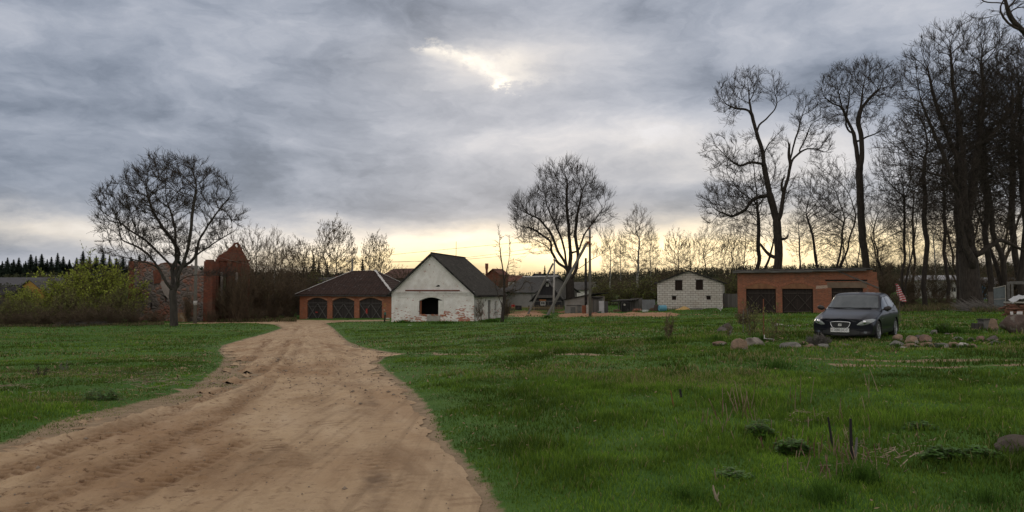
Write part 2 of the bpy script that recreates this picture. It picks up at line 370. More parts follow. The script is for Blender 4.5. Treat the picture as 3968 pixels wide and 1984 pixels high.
# cheap value noise for geometry
def vnoise(x, y, s=1.0, seed=0, oct=3):
    x = np.asarray(x, float)*s; y = np.asarray(y, float)*s; out = 0; amp = 1.0; tot = 0
    for o in range(oct):
        xi = np.floor(x).astype(np.int64); yi = np.floor(y).astype(np.int64); fx = x-xi; fy = y-yi
        fx = fx*fx*(3-2*fx); fy = fy*fy*(3-2*fy)
        def hsh(a, b):
            n = (a*374761393+b*668265263+(seed+o*17)*982451653) & 0xffffffff
            n = ((n ^ (n >> 13))*1274126177) & 0xffffffff
            return ((n ^ (n >> 16)) & 0xffff)/65535.0
        v = (hsh(xi, yi)*(1-fx)+hsh(xi+1, yi)*fx)*(1-fy)+(hsh(xi, yi+1)*(1-fx)+hsh(xi+1, yi+1)*fx)*fy
        out = out+v*amp; tot += amp; amp *= 0.5; x = x*2.03; y = y*2.03
    return out/tot
ORD = ['leftmost', 'second', 'third', 'fourth', 'fifth', 'sixth', 'seventh', 'eighth', 'ninth', 'tenth', 'eleventh', 'twelfth', 'thirteenth', 'fourteenth', 'fifteenth', 'sixteenth', 'seventeenth', 'eighteenth', 'nineteenth', 'twentieth', 'twenty-first', 'twenty-second', 'twenty-third', 'twenty-fourth', 'twenty-fifth', 'twenty-sixth']
def nth(i): return 'leftmost' if i == 0 else ORD[i]+' from the left'
# ================================================================== GROUND, ROAD, GRASS
def poly_world(pts): return np.array([hit(*p)[:2] for p in pts])
def seg_dist(X, Y, poly, closed=True):
    """unsigned distance to polyline, arc length at nearest point"""
    best = np.full(X.shape, 1e9); arc = np.zeros(X.shape); L = 0.0; n = len(poly)
    side = np.zeros(X.shape)
    for i in range(n if closed else n-1):
        a = poly[i]; b = poly[(i+1) % n]; d = b-a; l = math.hypot(*d)+1e-9
        t = np.clip(((X-a[0])*d[0]+(Y-a[1])*d[1])/l**2, 0, 1)
        qx = X-a[0]-t*d[0]; qy = Y-a[1]-t*d[1]; q = np.hypot(qx, qy); m = q < best
        best = np.where(m, q, best); arc = np.where(m, L+t*l, arc); side = np.where(m, np.sign(d[0]*qy-d[1]*qx), side); L += l
    return best, arc, side
def inside(X, Y, poly):
    c = np.zeros(X.shape, bool); n = len(poly)
    for i in range(n):
        a = poly[i]; b = poly[(i+1) % n]
        if a[1] == b[1]: continue
        m = ((a[1] > Y) != (b[1] > Y)) & (X < (b[0]-a[0])*(Y-a[1])/(b[1]-a[1])+a[0])
        c ^= m
    return c
road_px = [(1960,2300),(1890,1984),(1852,1890),(1772,1790),(1680,1680),(1635,1580),(1560,1490),(1490,1440),(1455,1408),(1480,1384),(1580,1374),(1480,1362),
 (1400,1345),(1345,1325),(1318,1300),(1290,1272),(1262,1253),(1330,1248),(1500,1245),(1512,1239),(1400,1240),(1300,1241),(1220,1240),(1160,1238.5),(1080,1237),(1000,1239),(900,1243.5),(800,1249),(690,1254),
 (560,1255),(560,1258),(800,1254.5),(900,1252),(1000,1253),(1070,1258),(1098,1272),(1040,1292),(960,1312),(875,1338),(862,1355),(885,1385),(870,1420),(800,1480),(760,1510),(650,1538),(480,1580),(308,1615),(150,1680),(0,1742),(-400,1850),(-900,2300)]
ROAD = poly_world(road_px)
def road_sd(X, Y):
    d, a, s = seg_dist(X, Y, ROAD); return np.where(inside(X, Y, ROAD), -d, d)
track_px = [(1500,1376),(1700,1378),(1900,1381),(2080,1380)]
TRACKS = [poly_world(p) for p in (
    [(1560,1374),(1760,1377),(2000,1380),(2300,1386),(2640,1388),(3000,1394),(3300,1398),(3968,1404),(4300,1408),(5200,1415)],
    [(3150,1416),(3400,1420),(3700,1424),(4300,1428),(5200,1436)],
    [(3500,1245),(3640,1249),(3800,1256),(3900,1258),(4200,1262)],
    [(2950,1238),(3080,1234),(3150,1231),(3400,1228)], [(1950,1236),(2150,1234),(2400,1232),(2700,1227),(3000,1226)])]
TW = [0.30, 0.28, 0.35, 0.8, 0.35]; TA = [0.75, 0.8, 1.0, 0.7, 0.5]
RUTS = [poly_world(p) for p in (
    [(-300,1990),(100,1800),(330,1715),(560,1640),(800,1545),(960,1470),(1050,1420),(1090,1380),(1110,1340),(1130,1300),(1160,1265)],
    [(-100,2060),(250,1900),(480,1790),(700,1690),(880,1600),(1000,1520),(1080,1450),(1130,1400),(1160,1350),(1180,1300)],
    [(-500,1880),(0,1745),(250,1680),(430,1625),(620,1578),(760,1530),(900,1450),(960,1400),(1010,1350),(1060,1310),(1110,1275)],
    [(280,2000),(520,1905),(700,1820),(840,1755),(930,1715)],
    [(1460,2100),(1465,1960),(1462,1850),(1456,1700),(1450,1570),(1400,1480),(1330,1400),(1290,1350),(1260,1300)],
    [(1000,2100),(1080,1900),(1180,1700),(1250,1560),(1270,1450),(1240,1380),(1220,1320),(1200,1275)])]
RW = [0.22, 0.20, 0.24, 0.16, 0.16, 0.2]; RD = [0.045, 0.035, 0.045, 0.03, 0.012, 0.010]
def edge_noise(X, Y, r):
    lf = np.clip((-X-0.12*r-0.5)/2.0, 0, 1)*np.clip((40-r)/15, 0, 1)
    return (vnoise(X, Y, 2.2, 31, 4)-0.5)*0.5*np.clip(r/14, .35, 1.2)+lf*(vnoise(X*0.55, Y, 0.9, 33, 4)-0.34)*2.0
def make_ground():
    th = np.concatenate([np.linspace(-180, -44, 40)[:-1], np.linspace(-44, 44, 560), np.linspace(44, 180, 40)[1:]])
    r = np.concatenate([[0.3], np.exp(np.linspace(math.log(1.5), math.log(140), 460)), np.exp(np.linspace(math.log(145), math.log(3500), 60))])
    T, Rr = np.meshgrid(np.radians(th), r); X = Rr*np.sin(T); Y = Rr*np.cos(T)
    Z = ground_z(X, Y); sd = road_sd(X, Y)
    fade = np.clip((Rr-2)/6, 0, 1)*np.clip((300-Rr)/100, 0, 1)
    Z += (vnoise(X, Y, 0.6, 3)-0.5)*0.16*np.clip(sd/1.0, 0, 1)*fade+(vnoise(X, Y, 0.11, 5)-0.5)*0.5*np.clip(sd/3.0, 0, 1)*np.clip((Rr-12)/20, 0, 1)*np.clip((90-Rr)/30, 0, 1)*0.4
    Z += np.clip(sd/0.4, 0, 1)*0.05          # turf stands a hand above the road
    Z -= np.clip((-np.maximum(sd, sd+edge_noise(X, Y, Rr))-0.45)/0.4, 0, 1)*0.2       # sunk below the road sheet
    bare = np.zeros(X.shape)
    for tr, w, a in zip(TRACKS, TW, TA):
        d, _, _ = seg_dist(X, Y, tr, False); k = np.clip(1.6-d/w, 0, 1)*a
        bare = np.maximum(bare, k*np.clip((vnoise(X, Y, 1.3, 9)-0.32)*4, 0, 1))
    eg = sd+edge_noise(X, Y, Rr); bare = np.maximum(bare, np.clip(0.6-eg/0.3, 0, 1)*np.clip(1.5-sd, 0, 1)*0.85)
    # bare ring of edge soil along the road
    bare = np.maximum(bare, np.clip(1-sd/0.28, 0, 1)*0.8)
    # yard churned up and covered in chips, and worn earth near the sheds
    n, m = X.shape; idx = np.arange(n*m).reshape(n, m)
    q = np.stack([idx[:-1, :-1], idx[:-1, 1:], idx[1:, 1:], idx[1:, :-1]], -1).reshape(-1, 4)
    q = q[:, ::-1]
    me = np_mesh('ground', np.stack([X, Y, Z], -1), q, smooth=True)
    dry = vnoise(X, Y, 0.35, 21, 4)
    set_attr(me, 'mask', np.stack([bare.ravel(), dry.ravel(), np.zeros(bare.size)], 1))
    m_ = bpy.data.materials.new('turf'); m_.use_nodes = True; nt = m_.node_tree
    b = nt.nodes['Principled BSDF']; b.inputs['Roughness'].default_value = 0.95; b.inputs['Specular IOR Level'].default_value = 0.1
    a = nd(nt, 'ShaderNodeAttribute', attribute_name='mask'); s = nd(nt, 'ShaderNodeSeparateColor'); lk(nt, a.outputs['Color'], s.inputs[0])
    v = nd(nt, 'ShaderNodeTexCoord').outputs['Object']
    g1 = RANGE(nt, NOISE(nt, v, 1.7, 8, 0.7), 0.3, 0.7); g2 = RANGE(nt, NOISE(nt, v, 0.22, 5, 0.6), 0.35, 0.65)
    c = MIX(nt, g1, (0.040, 0.105, 0.014), (0.085, 0.165, 0.028)); c = MIX(nt, M(nt, 'MULTIPLY', g2, 0.55), c, (0.035, 0.085, 0.015))
    c = MIX(nt, M(nt, 'MULTIPLY', RANGE(nt, NOISE(nt, v, 3.5, 6, 0.7), 0.62, 0.74), 0.35), c, (0.14, 0.14, 0.05))
    soil = MIX(nt, RANGE(nt, NOISE(nt, v, 5.0, 6, 0.7), 0.3, 0.7), (0.34, 0.25, 0.16), (0.19, 0.135, 0.085))
    k = M(nt, 'ADD', s.outputs[0], M(nt, 'MULTIPLY', M(nt, 'SUBTRACT', NOISE(nt, v, 6.0, 5, 0.7), 0.5), 0.9))
    c = MIX(nt, RANGE(nt, k, 0.42, 0.62), c, soil)
    lk(nt, c, b.inputs['Base Color'])
    bn = nd(nt, 'ShaderNodeBump'); bn.inputs['Strength'].default_value = 0.7; bn.inputs['Distance'].default_value = 0.06
    lk(nt, NOISE(nt, v, 9.0, 6, 0.7), bn.inputs['Height']); lk(nt, bn.outputs[0], b.inputs['Normal'])
    o = link('ground', me, m_); tag(o, kind='structure')
def make_road():
    th = np.linspace(-42, 20, 1150); r = np.exp(np.linspace(math.log(2.2), math.log(125), 1000))
    T, Rr = np.meshgrid(np.radians(th), r); X = Rr*np.sin(T); Y = Rr*np.cos(T)
    sd = road_sd(X, Y); edge = sd+edge_noise(X, Y, Rr)
    keep = edge < -0.02
    Z = ground_z(X, Y)+0.012
    col = np.zeros(X.shape); rutm = np.zeros(X.shape)
    for rt, w, dp in zip(RUTS, RW, RD):
        d, arc, side = seg_dist(X, Y, rt, False)
        wob = (vnoise(X, Y, 0.5, 41)-0.5)*0.25; dd = np.abs(d*side+wob)
        inr = np.clip(1-(dd/w)**2, 0, 1); rim = np.exp(-((dd-w*1.25)/(w*0.35))**2)
        on = np.clip((vnoise(arc*0.35, side*0+0.5+w*10, 1.0, 7)-0.30)*4, 0, 1)
        tread = 0.5+0.5*np.sign(np.sin((arc+dd*0.8)*2*math.pi/0.17))
        Z += on*(-0.95*dp*inr*(0.3+0.7*tread)+dp*0.7*rim*(0.5+vnoise(X, Y, 9, 51)))
        rutm = np.maximum(rutm, on*inr*(0.4+0.6*tread)*(dp/0.045)); col += on*inr*(tread-0.5)*(dp/0.045)
    clod = vnoise(X, Y, 5.5, 61, 4); left = np.clip((-X-Rr*0.12)/2.2, 0, 1)
    Z += (clod-0.5)*(0.014+0.085*left*np.clip((clod-0.5)*5, 0, 1))+(vnoise(X, Y, 0.5, 64)-0.5)*0.05*np.clip(-sd, 0, 1)
    # crumbled edge falls off to the turf level
    Z -= np.clip((sd+0.05)/0.15, 0, 1)*0.02
    n, m = X.shape; idx = np.arange(n*m).reshape(n, m)
    kq = keep[:-1, :-1] & keep[1:, :-1] & keep[:-1, 1:] & keep[1:, 1:]
    q = np.stack([idx[:-1, :-1], idx[1:, :-1], idx[1:, 1:], idx[:-1, 1:]], -1)[kq]
    used = np.zeros(n*m, bool); used[q.ravel()] = True; mp = np.cumsum(used)-1
    V = np.stack([X, Y, Z], -1).reshape(-1, 3)[used]
    me = np_mesh('dirt_road', V, mp[q], smooth=True)
    PC = hit(1175, 1296); FT = np.arctan2(X-PC.x, PC.y-Y+1e-6); FR = np.hypot(X-PC.x, Y-PC.y)
    set_attr(me, 'flow', np.stack([FT.ravel()[used], FR.ravel()[used], np.clip(left, 0, 1).ravel()[used]], 1))
    d5, arc5, s5 = seg_dist(X, Y, RUTS[4], False)
    damp = np.clip(1-(d5/(0.12+0.06*vnoise(X, Y, 5, 72)))**2, 0, 1)*np.clip((vnoise(arc5*1.1, arc5*0+3.3, 1.0, 71, 2)-0.52)*5, 0, 0.8)*np.clip(vnoise(X, Y, 9, 73, 3)*2.6-0.5, 0, 1)*np.clip((16-Rr)/6, 0, 1)
    C = np.stack([np.clip(rutm, 0, 1).ravel()[used], (0.5+col*0.5).clip(0, 1).ravel()[used], damp.ravel()[used]], 1)
    set_attr(me, 'mask', C)
    m_ = bpy.data.materials.new('sandy_dirt'); m_.use_nodes = True; nt = m_.node_tree
    b = nt.nodes['Principled BSDF']; b.inputs['Roughness'].default_value = 0.95; b.inputs['Specular IOR Level'].default_value = 0.12
    a = nd(nt, 'ShaderNodeAttribute', attribute_name='mask'); s = nd(nt, 'ShaderNodeSeparateColor'); lk(nt, a.outputs['Color'], s.inputs[0])
    v = nd(nt, 'ShaderNodeTexCoord').outputs['Object']
    c = MIX(nt, RANGE(nt, NOISE(nt, v, 0.9, 8, 0.65), 0.3, 0.7), (0.50, 0.36, 0.225), (0.40, 0.275, 0.165))
    c = MIX(nt, M(nt, 'MULTIPLY', RANGE(nt, NOISE(nt, v, 0.25, 4), 0.45, 0.65), 0.5), c, (0.47, 0.35, 0.235))
    fa = nd(nt, 'ShaderNodeAttribute', attribute_name='flow'); fs = nd(nt, 'ShaderNodeSeparateColor'); lk(nt, fa.outputs['Color'], fs.inputs[0]); ft, fr_, fl = fs.outputs
    str1 = NOISE(nt, VEC(nt, M(nt, 'MULTIPLY', ft, 60.0), M(nt, 'MULTIPLY', fr_, 0.35), 0.0), 1.0, 6, 0.65)
    str2 = NOISE(nt, VEC(nt, M(nt, 'MULTIPLY', ft, 16.0), M(nt, 'MULTIPLY', fr_, 0.15), 4.0), 1.0, 5, 0.6)
    c = MIX(nt, M(nt, 'MULTIPLY', RANGE(nt, str2, 0.5, 0.62), 0.65), c, (0.27, 0.155, 0.08))
    c = MIX(nt, M(nt, 'MULTIPLY', RANGE(nt, str1, 0.51, 0.66), 0.62), c, (0.22, 0.135, 0.075))
    c = MIX(nt, M(nt, 'MULTIPLY', RANGE(nt, str1, 0.46, 0.30), 0.35), c, (0.60, 0.46, 0.32))
    band = RANGE(nt, NOISE(nt, VEC(nt, M(nt, 'MULTIPLY', ft, 34.0), M(nt, 'MULTIPLY', fr_, 0.10), 9.0), 1.0, 2, 0.5), 0.56, 0.60)
    lug = M(nt, 'GREATER_THAN', M(nt, 'SINE', M(nt, 'ADD', M(nt, 'MULTIPLY', fr_, 42.0), M(nt, 'MULTIPLY', str1, 9.0))), 0.15)
    pt = RANGE(nt, NOISE(nt, v, 0.8, 5, 0.7), 0.50, 0.58)
    lugm = M(nt, 'MULTIPLY', M(nt, 'MULTIPLY', M(nt, 'MULTIPLY', band, lug), pt), M(nt, 'ADD', 0.3, M(nt, 'MULTIPLY', fl, 0.7)))
    c = MIX(nt, M(nt, 'MULTIPLY', lugm, 0.85), c, (0.15, 0.085, 0.045))
    clods = M(nt, 'MULTIPLY', RANGE(nt, NOISE(nt, v, 7.0, 6, 0.75), 0.55, 0.66), M(nt, 'ADD', 0.22, M(nt, 'MULTIPLY', fl, 0.75)))
    c = MIX(nt, clods, c, (0.115, 0.062, 0.034))
    mp_ = nd(nt, 'ShaderNodeMapping'); mp_.inputs['Rotation'].default_value = (0, 0, R(-14)); mp_.inputs['Scale'].default_value = (6.0, 0.3, 1); lk(nt, v, mp_.inputs[0])
    st = RANGE(nt, NOISE(nt, mp_.outputs[0], 1.3, 6, 0.6), 0.50, 0.68)
    c = MIX(nt, M(nt, 'MULTIPLY', st, 0.45), c, (0.20, 0.13, 0.075))
    c = MIX(nt, M(nt, 'MULTIPLY', s.outputs[0], M(nt, 'ADD', 0.55, M(nt, 'MULTIPLY', NOISE(nt, v, 6, 5), 0.6))), c, (0.15, 0.078, 0.04))
    blot = RANGE(nt, NOISE(nt, v, 1.4, 6, 0.7), 0.62, 0.72)
    c = MIX(nt, M(nt, 'MULTIPLY', blot, 0.5), c, (0.20, 0.13, 0.085))
    c = MIX(nt, RANGE(nt, NOISE(nt, v, 32.0, 3), 0.62, 0.72, 0.0, 0.35), c, (0.17, 0.12, 0.085))
    c = MIX(nt, M(nt, 'MULTIPLY', s.outputs[2], 0.75), c, (0.085, 0.05, 0.035))
    lk(nt, c, b.inputs['Base Color'])
    bn = nd(nt, 'ShaderNodeBump'); bn.inputs['Strength'].default_value = 0.5; bn.inputs['Distance'].default_value = 0.03
    lk(nt, M(nt, 'SUBTRACT', NOISE(nt, v, 14.0, 6, 0.7), M(nt, 'MULTIPLY', lugm, 0.8)), bn.inputs['Height']); bn.inputs['Strength'].default_value = 1.0; lk(nt, bn.outputs[0], b.inputs['Normal'])
    o = link('dirt_road', me, m_); tag(o, kind='structure')
def blades(rng, P, h, w, lean, C0, tipmul=1.25):
    """curved two-segment grass blades as one numpy mesh"""
    n = len(P); a = rng.uniform(0, 2*np.pi, n); la = rng.uniform(0, 2*np.pi, n)
    sx = np.cos(a)*w/2; sy = np.sin(a)*w/2; lx = np.cos(la)*lean*h; ly = np.sin(la)*lean*h
    V = np.zeros((n, 5, 3))
    V[:, 0] = P+np.stack([-sx, -sy, 0*sx-0.01], 1); V[:, 1] = P+np.stack([sx, sy, 0*sx-0.01], 1)
    mid = P+np.stack([lx*0.3, ly*0.3, h*0.55], 1)
    V[:, 2] = mid+np.stack([-sx*.75, -sy*.75, 0*sx], 1); V[:, 3] = mid+np.stack([sx*.75, sy*.75, 0*sx], 1)
    V[:, 4] = P+np.stack([lx, ly, h*np.sqrt(np.clip(1-lean**2*0.6, 0.1, 1))], 1)
    i = np.arange(n)*5; q = np.stack([i, i+1, i+3, i+2], 1); t = np.stack([i+2, i+3, i+4], 1)
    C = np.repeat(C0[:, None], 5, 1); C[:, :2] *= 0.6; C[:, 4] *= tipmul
    return V.reshape(-1, 3), q, t, C.reshape(-1, 3)
def make_grass():
    rng = np.random.default_rng(5); Vs = []; Qs = []; Ts = []; Cs = []; off = 0
    for (r0, r1, n, w0, hh) in ((3.6, 8, 120000, 0.007, 0.085), (8, 15, 150000, 0.010, 0.095), (15, 30, 160000, 0.018, 0.10), (30, 60, 120000, 0.036, 0.12), (60, 110, 60000, 0.06, 0.14)):
        n = int(n*1.28); th = rng.uniform(R(-47), R(48), n); r = np.sqrt(rng.uniform(r0**2, r1**2, n))
        X = r*np.sin(th); Y = r*np.cos(th); sd = road_sd(X, Y); k = vnoise(X, Y, 1.8, 77, 3)
        clump = vnoise(X, Y, 0.9, 78, 3); ok = sd+edge_noise(X, Y, r) > 0.0+0.15*rng.random(n)
        ok &= (rng.random(n) < 0.35+1.2*(k-0.15))
        for tr, w, a in zip(TRACKS, TW, TA):
            d, _, _ = seg_dist(X, Y, tr, False); ok &= ~((d < w*1.1) & (rng.random(n) < 0.86*a))
        X, Y, r, clump, sd = X[ok], Y[ok], r[ok], clump[ok], sd[ok]; n = len(X)
        Z = ground_z(X, Y)+0.05*np.clip(sd/0.4, 0, 1)+(vnoise(X, Y, 0.6, 3)-0.5)*0.16*np.clip(sd, 0, 1)*np.clip((r-2)/6, 0, 1)+(vnoise(X, Y, 0.11, 5)-0.5)*0.2*np.clip(sd/3, 0, 1)*np.clip((r-12)/20, 0, 1)*np.clip((90-r)/30, 0, 1)-0.01
        h = hh*0.85*(0.35+1.7*clump**2.0)*rng.uniform(0.5, 1.5, n)*np.clip(0.35+sd/1.2, 0.35, 1)
        h *= np.where(X > 0, 1.12, 0.8)
        w = w0*rng.uniform(0.7, 1.3, n); lean = rng.uniform(0.1, 0.75, n)
        g = rng.random((n, 1)); t2 = np.clip((vnoise(X, Y, 0.45, 80, 3)-0.35)*3, 0, 1)[:, None]
        C = np.array([0.044, 0.088, 0.009])*(1-g)+np.array([0.115, 0.185, 0.020])*g
        C = C*(0.62+0.72*t2)
        dryp = np.clip((vnoise(X, Y, 0.3, 81, 4)-0.50)*4, 0.03, 0.30); C = C*np.clip(1.25-1.3*(vnoise(X, Y, 2.6, 85, 3)-0.35), 0.5, 1.4)[:, None]
        C = np.where((rng.random(n) < dryp)[:, None], np.array([0.30, 0.25, 0.12])*rng.uniform(0.5, 1.1, (n, 1)), C)
        a = blades(rng, np.stack([X, Y, Z], 1), h, w, lean, C)
        Vs.append(a[0]); Qs.append(a[1]+off); Ts.append(a[2]+off); Cs.append(a[3]); off += len(a[0])
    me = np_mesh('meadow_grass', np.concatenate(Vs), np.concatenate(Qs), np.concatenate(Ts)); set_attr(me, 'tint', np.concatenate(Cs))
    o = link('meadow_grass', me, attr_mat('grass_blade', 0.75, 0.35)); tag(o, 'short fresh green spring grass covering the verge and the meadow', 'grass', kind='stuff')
def make_pebbles():
    rng = np.random.default_rng(8); n = 2600; th = rng.uniform(R(-36), R(3), n); r = np.sqrt(rng.uniform(16, 900, n)); X = r*np.sin(th); Y = r*np.cos(th); k = road_sd(X, Y) < -0.1; X, Y, r = X[k], Y[k], r[k]; n = len(X)
    ico = np.array([(1,0,0),(-1,0,0),(0,1,0),(0,-1,0),(0,0,.8),(0,0,-.5)], float); F8 = np.array([(0,2,4),(2,1,4),(1,3,4),(3,0,4),(2,0,5),(1,2,5),(3,1,5),(0,3,5)])
    s = rng.uniform(.006, .016, n)*np.clip(r/10, .8, 1.8)*np.where(rng.random(n) < .04, 2.2, 1); V = ico[None]*s[:, None, None]*rng.uniform(.6, 1.3, (n, 6, 1))+np.stack([X, Y, ground_z(X, Y)+.018], 1)[:, None]
    o = link('pebbles', np_mesh('pebbles', V.reshape(-1, 3), None, (F8[None]+np.arange(n)[:, None, None]*6).reshape(-1, 3)), mat('pebble', (0.30, 0.24, 0.18), (0.12, 0.085, 0.06), 3.0, 0.9)); tag(o, 'small pebbles and crumbs of soil scattered over the sandy road', 'pebbles', kind='stuff')
make_ground(); make_road(); make_grass(); make_pebbles()
def make_litter():
    rng = np.random.default_rng(18); n = 9000; th = rng.uniform(R(-36), R(36), n); r = np.sqrt(rng.uniform(20, 1500, n)); X = r*np.sin(th); Y = r*np.cos(th); k = (road_sd(X, Y) > -0.2) & (vnoise(X, Y, .5, 19, 3) > .47); X, Y, r = X[k], Y[k], r[k]; n = len(X)
    c = np.stack([X, Y, ground_z(X, Y)+rng.uniform(.05, .11, n)], 1); a = rng.normal(0, 1, (n, 3))*np.array([1, 1, .4]); a /= np.linalg.norm(a, axis=1)[:, None]; b = np.cross(a, [0, 0, 1.0]); s = (rng.uniform(.012, .035, n)*np.clip(r/10, .8, 2.2))[:, None]
    V = np.stack([c-a*s, c+b*s*.5, c+a*s, c-b*s*.5], 1).reshape(-1, 3)
    o = link('leaf_litter', np_mesh('leaf_litter', V, np.arange(len(V)).reshape(-1, 4)), mat('dead_leaf', (0.30, 0.22, 0.12), (0.12, 0.075, 0.045), 2.0, 0.9)); tag(o, 'dead brown leaves and bits of straw caught in the grass', 'leaves', kind='stuff')
make_litter()
# ================================================================== BUILDINGS
LIME = brick_mat('limewashed_brick', (0.50, 0.13, 0.06), (0.30, 0.075, 0.04), (0.42, 0.37, 0.31), mode='painted', dirt_amt=0.12, bump=0.35)
REDB = brick_mat('red_brick', (0.58, 0.17, 0.06), (0.16, 0.04, 0.024), (0.30, 0.23, 0.18), dirt_amt=0.30, pale=(0.42, 0.30, 0.22), bump=0.6)
REDG = brick_mat('old_red_brick', (0.41, 0.12, 0.055), (0.10, 0.032, 0.02), (0.26, 0.19, 0.14), dirt_amt=0.45, pale=(0.34, 0.16, 0.09), bump=0.7)
GREYB = brick_mat('grey_brick', (0.30, 0.28, 0.26), (0.24, 0.225, 0.21), (0.20, 0.19, 0.18), dirt_amt=0.3, dirt=(0.15, 0.14, 0.13))
BLOCK = brick_mat('white_block', (0.66, 0.63, 0.58), (0.44, 0.40, 0.35), (0.25, 0.205, 0.17), bw=0.60, bh=0.262, ms=0.022, dirt=(0.40, 0.31, 0.24), dirt_amt=0.4, bump=1.0)
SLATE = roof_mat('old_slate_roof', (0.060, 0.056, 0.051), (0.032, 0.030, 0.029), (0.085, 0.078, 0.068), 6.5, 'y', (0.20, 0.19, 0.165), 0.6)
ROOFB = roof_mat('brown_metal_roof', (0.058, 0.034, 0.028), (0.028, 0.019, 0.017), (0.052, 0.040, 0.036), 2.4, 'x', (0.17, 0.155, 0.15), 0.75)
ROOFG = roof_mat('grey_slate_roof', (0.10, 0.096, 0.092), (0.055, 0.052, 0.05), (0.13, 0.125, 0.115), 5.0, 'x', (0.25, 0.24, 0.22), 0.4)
TAR = mat('tarred_felt', (0.035, 0.033, 0.032), (0.016, 0.015, 0.015), 2, 0.95, 0.5, c3=(0.06, 0.056, 0.053), s3=1.5, spec=0.08)
OLDW = plank_mat('dark_old_planks', (0.060, 0.052, 0.048), (0.032, 0.028, 0.027), 0.16)
GREYW = plank_mat('grey_planks', (0.19, 0.175, 0.16), (0.095, 0.088, 0.082), 0.15)
BRACE = mat('weathered_brace', (0.15, 0.14, 0.13), (0.085, 0.08, 0.075), 8, 0.9, 0.4)
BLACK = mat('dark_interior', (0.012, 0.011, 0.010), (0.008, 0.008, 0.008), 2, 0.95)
CONC = mat('concrete', (0.36, 0.34, 0.30), (0.24, 0.225, 0.20), 3, 0.9, 0.3)
WHITEP = mat('white_plaster', (0.70, 0.68, 0.64), (0.52, 0.49, 0.44), 2, 0.9, 0.2)
TAN = mat('tan_lintel', (0.30, 0.20, 0.12), (0.20, 0.13, 0.08), 3, 0.9, 0.4)
RUST = mat('rusty_metal', (0.22, 0.075, 0.035), (0.12, 0.05, 0.03), 5, 0.85, 0.3)
WHITEM = mat('ridge_metal', (0.62, 0.60, 0.58), (0.40, 0.38, 0.36), 4, 0.6, 0.2)
YEL = plank_mat('ochre_boards', (0.42, 0.24, 0.06), (0.33, 0.18, 0.045), 0.18)
GLASSD = mat('window_glass', (0.03, 0.035, 0.04), (0.02, 0.02, 0.025), 2, 0.15, spec=0.6)
def arch(u0, u1, z0, zs, zt, n=10):
    """opening outline with a segmental arch head"""
    p = [(u0, z0), (u1, z0), (u1, zs)]
    for k in range(1, n): t = k/n; p.append((u1+(u0-u1)*t, zs+(zt-zs)*math.sin(math.pi*t)))
    p.append((u0, zs)); return p
def rect(u0, u1, z0, z1): return [(u0, z0), (u1, z0), (u1, z1), (u0, z1)]
def notch(pts, k=0.05, seed=1):
    r = random.Random(seed); return [(a+r.uniform(-k, k), b+r.uniform(-k, k)) for a, b in pts]
def rough_top(pts, step=0.3, amp=0.08, seed=1):
    """subdivide a polyline irregularly"""
    r = random.Random(seed); out = []
    for (a, b), (c, d_) in zip(pts, pts[1:]):
        n = max(1, int(math.hypot(c-a, d_-b)/step)); out.append((a, b))
        for k in range(1, n): t = k/n; out.append((a+(c-a)*t, b+(d_-b)*t+r.choice([-1, 0, 1])*amp*r.random()))
    out.append(pts[-1]); return out
# ---- A. limewashed house ------------------------------------------------------
f = Frame(1518, 78.6, 1837, 76.0); Wd = f.W; DE = 9.0; base = f.z-0.1; EV = f.h(1131, Wd)+0.1; AP = f.h(981, Wd/2)+0.12
T = thing('limewashed_house', 'small white limewashed brick house with peeling paint, steep gable and empty arched window', 'house', (f.o.x, f.o.y, base), f.yaw)
m = MB(); op = arch(f.u(1624), f.u(1720), 0.92, 2.28, 2.66); hole = notch([(f.u(1687), 3.72), (f.u(1703), 3.72), (f.u(1705), 3.84), (f.u(1698), 3.90), (f.u(1689), 3.82)], 0.03)
m.wall([(0, 0), (Wd, 0), (Wd, EV), (Wd/2, AP-0.12), (0, EV)], [op, hole], 0.0, 0.38)
m.build('front_wall', LIME, T)
m = MB(); mp = lambda u, y, z: (Wd-y, u, z)
d0, d1 = 4.35, 5.35
m.wall([(0.38, 0), (DE, 0), (DE, EV), (0.38, EV)], [rect(1.75, 2.45, 1.05, 2.15), rect(d0, d1, 0.12, 2.35), rect(6.6, 7.3, 1.1, 2.25)], 0, 0.38, mp)
m.build('side_wall', LIME, T)
m = MB(); m.wall([(0, 0), (Wd, 0), (Wd, EV), (Wd/2, AP-0.12), (0, EV)], [], DE, DE+0.38); m.box(0, 0.38, 0.38, DE, 0, EV); m.build('rear_wall', LIME, T)
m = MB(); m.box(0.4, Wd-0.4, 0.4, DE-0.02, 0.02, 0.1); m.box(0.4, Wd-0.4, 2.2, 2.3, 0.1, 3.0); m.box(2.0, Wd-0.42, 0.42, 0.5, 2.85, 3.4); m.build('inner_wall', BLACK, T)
m = MB(); ov, oy = 0.42, 0.35; sl_ = (AP-EV)/(Wd/2); zl = EV-ov*sl_+0.02
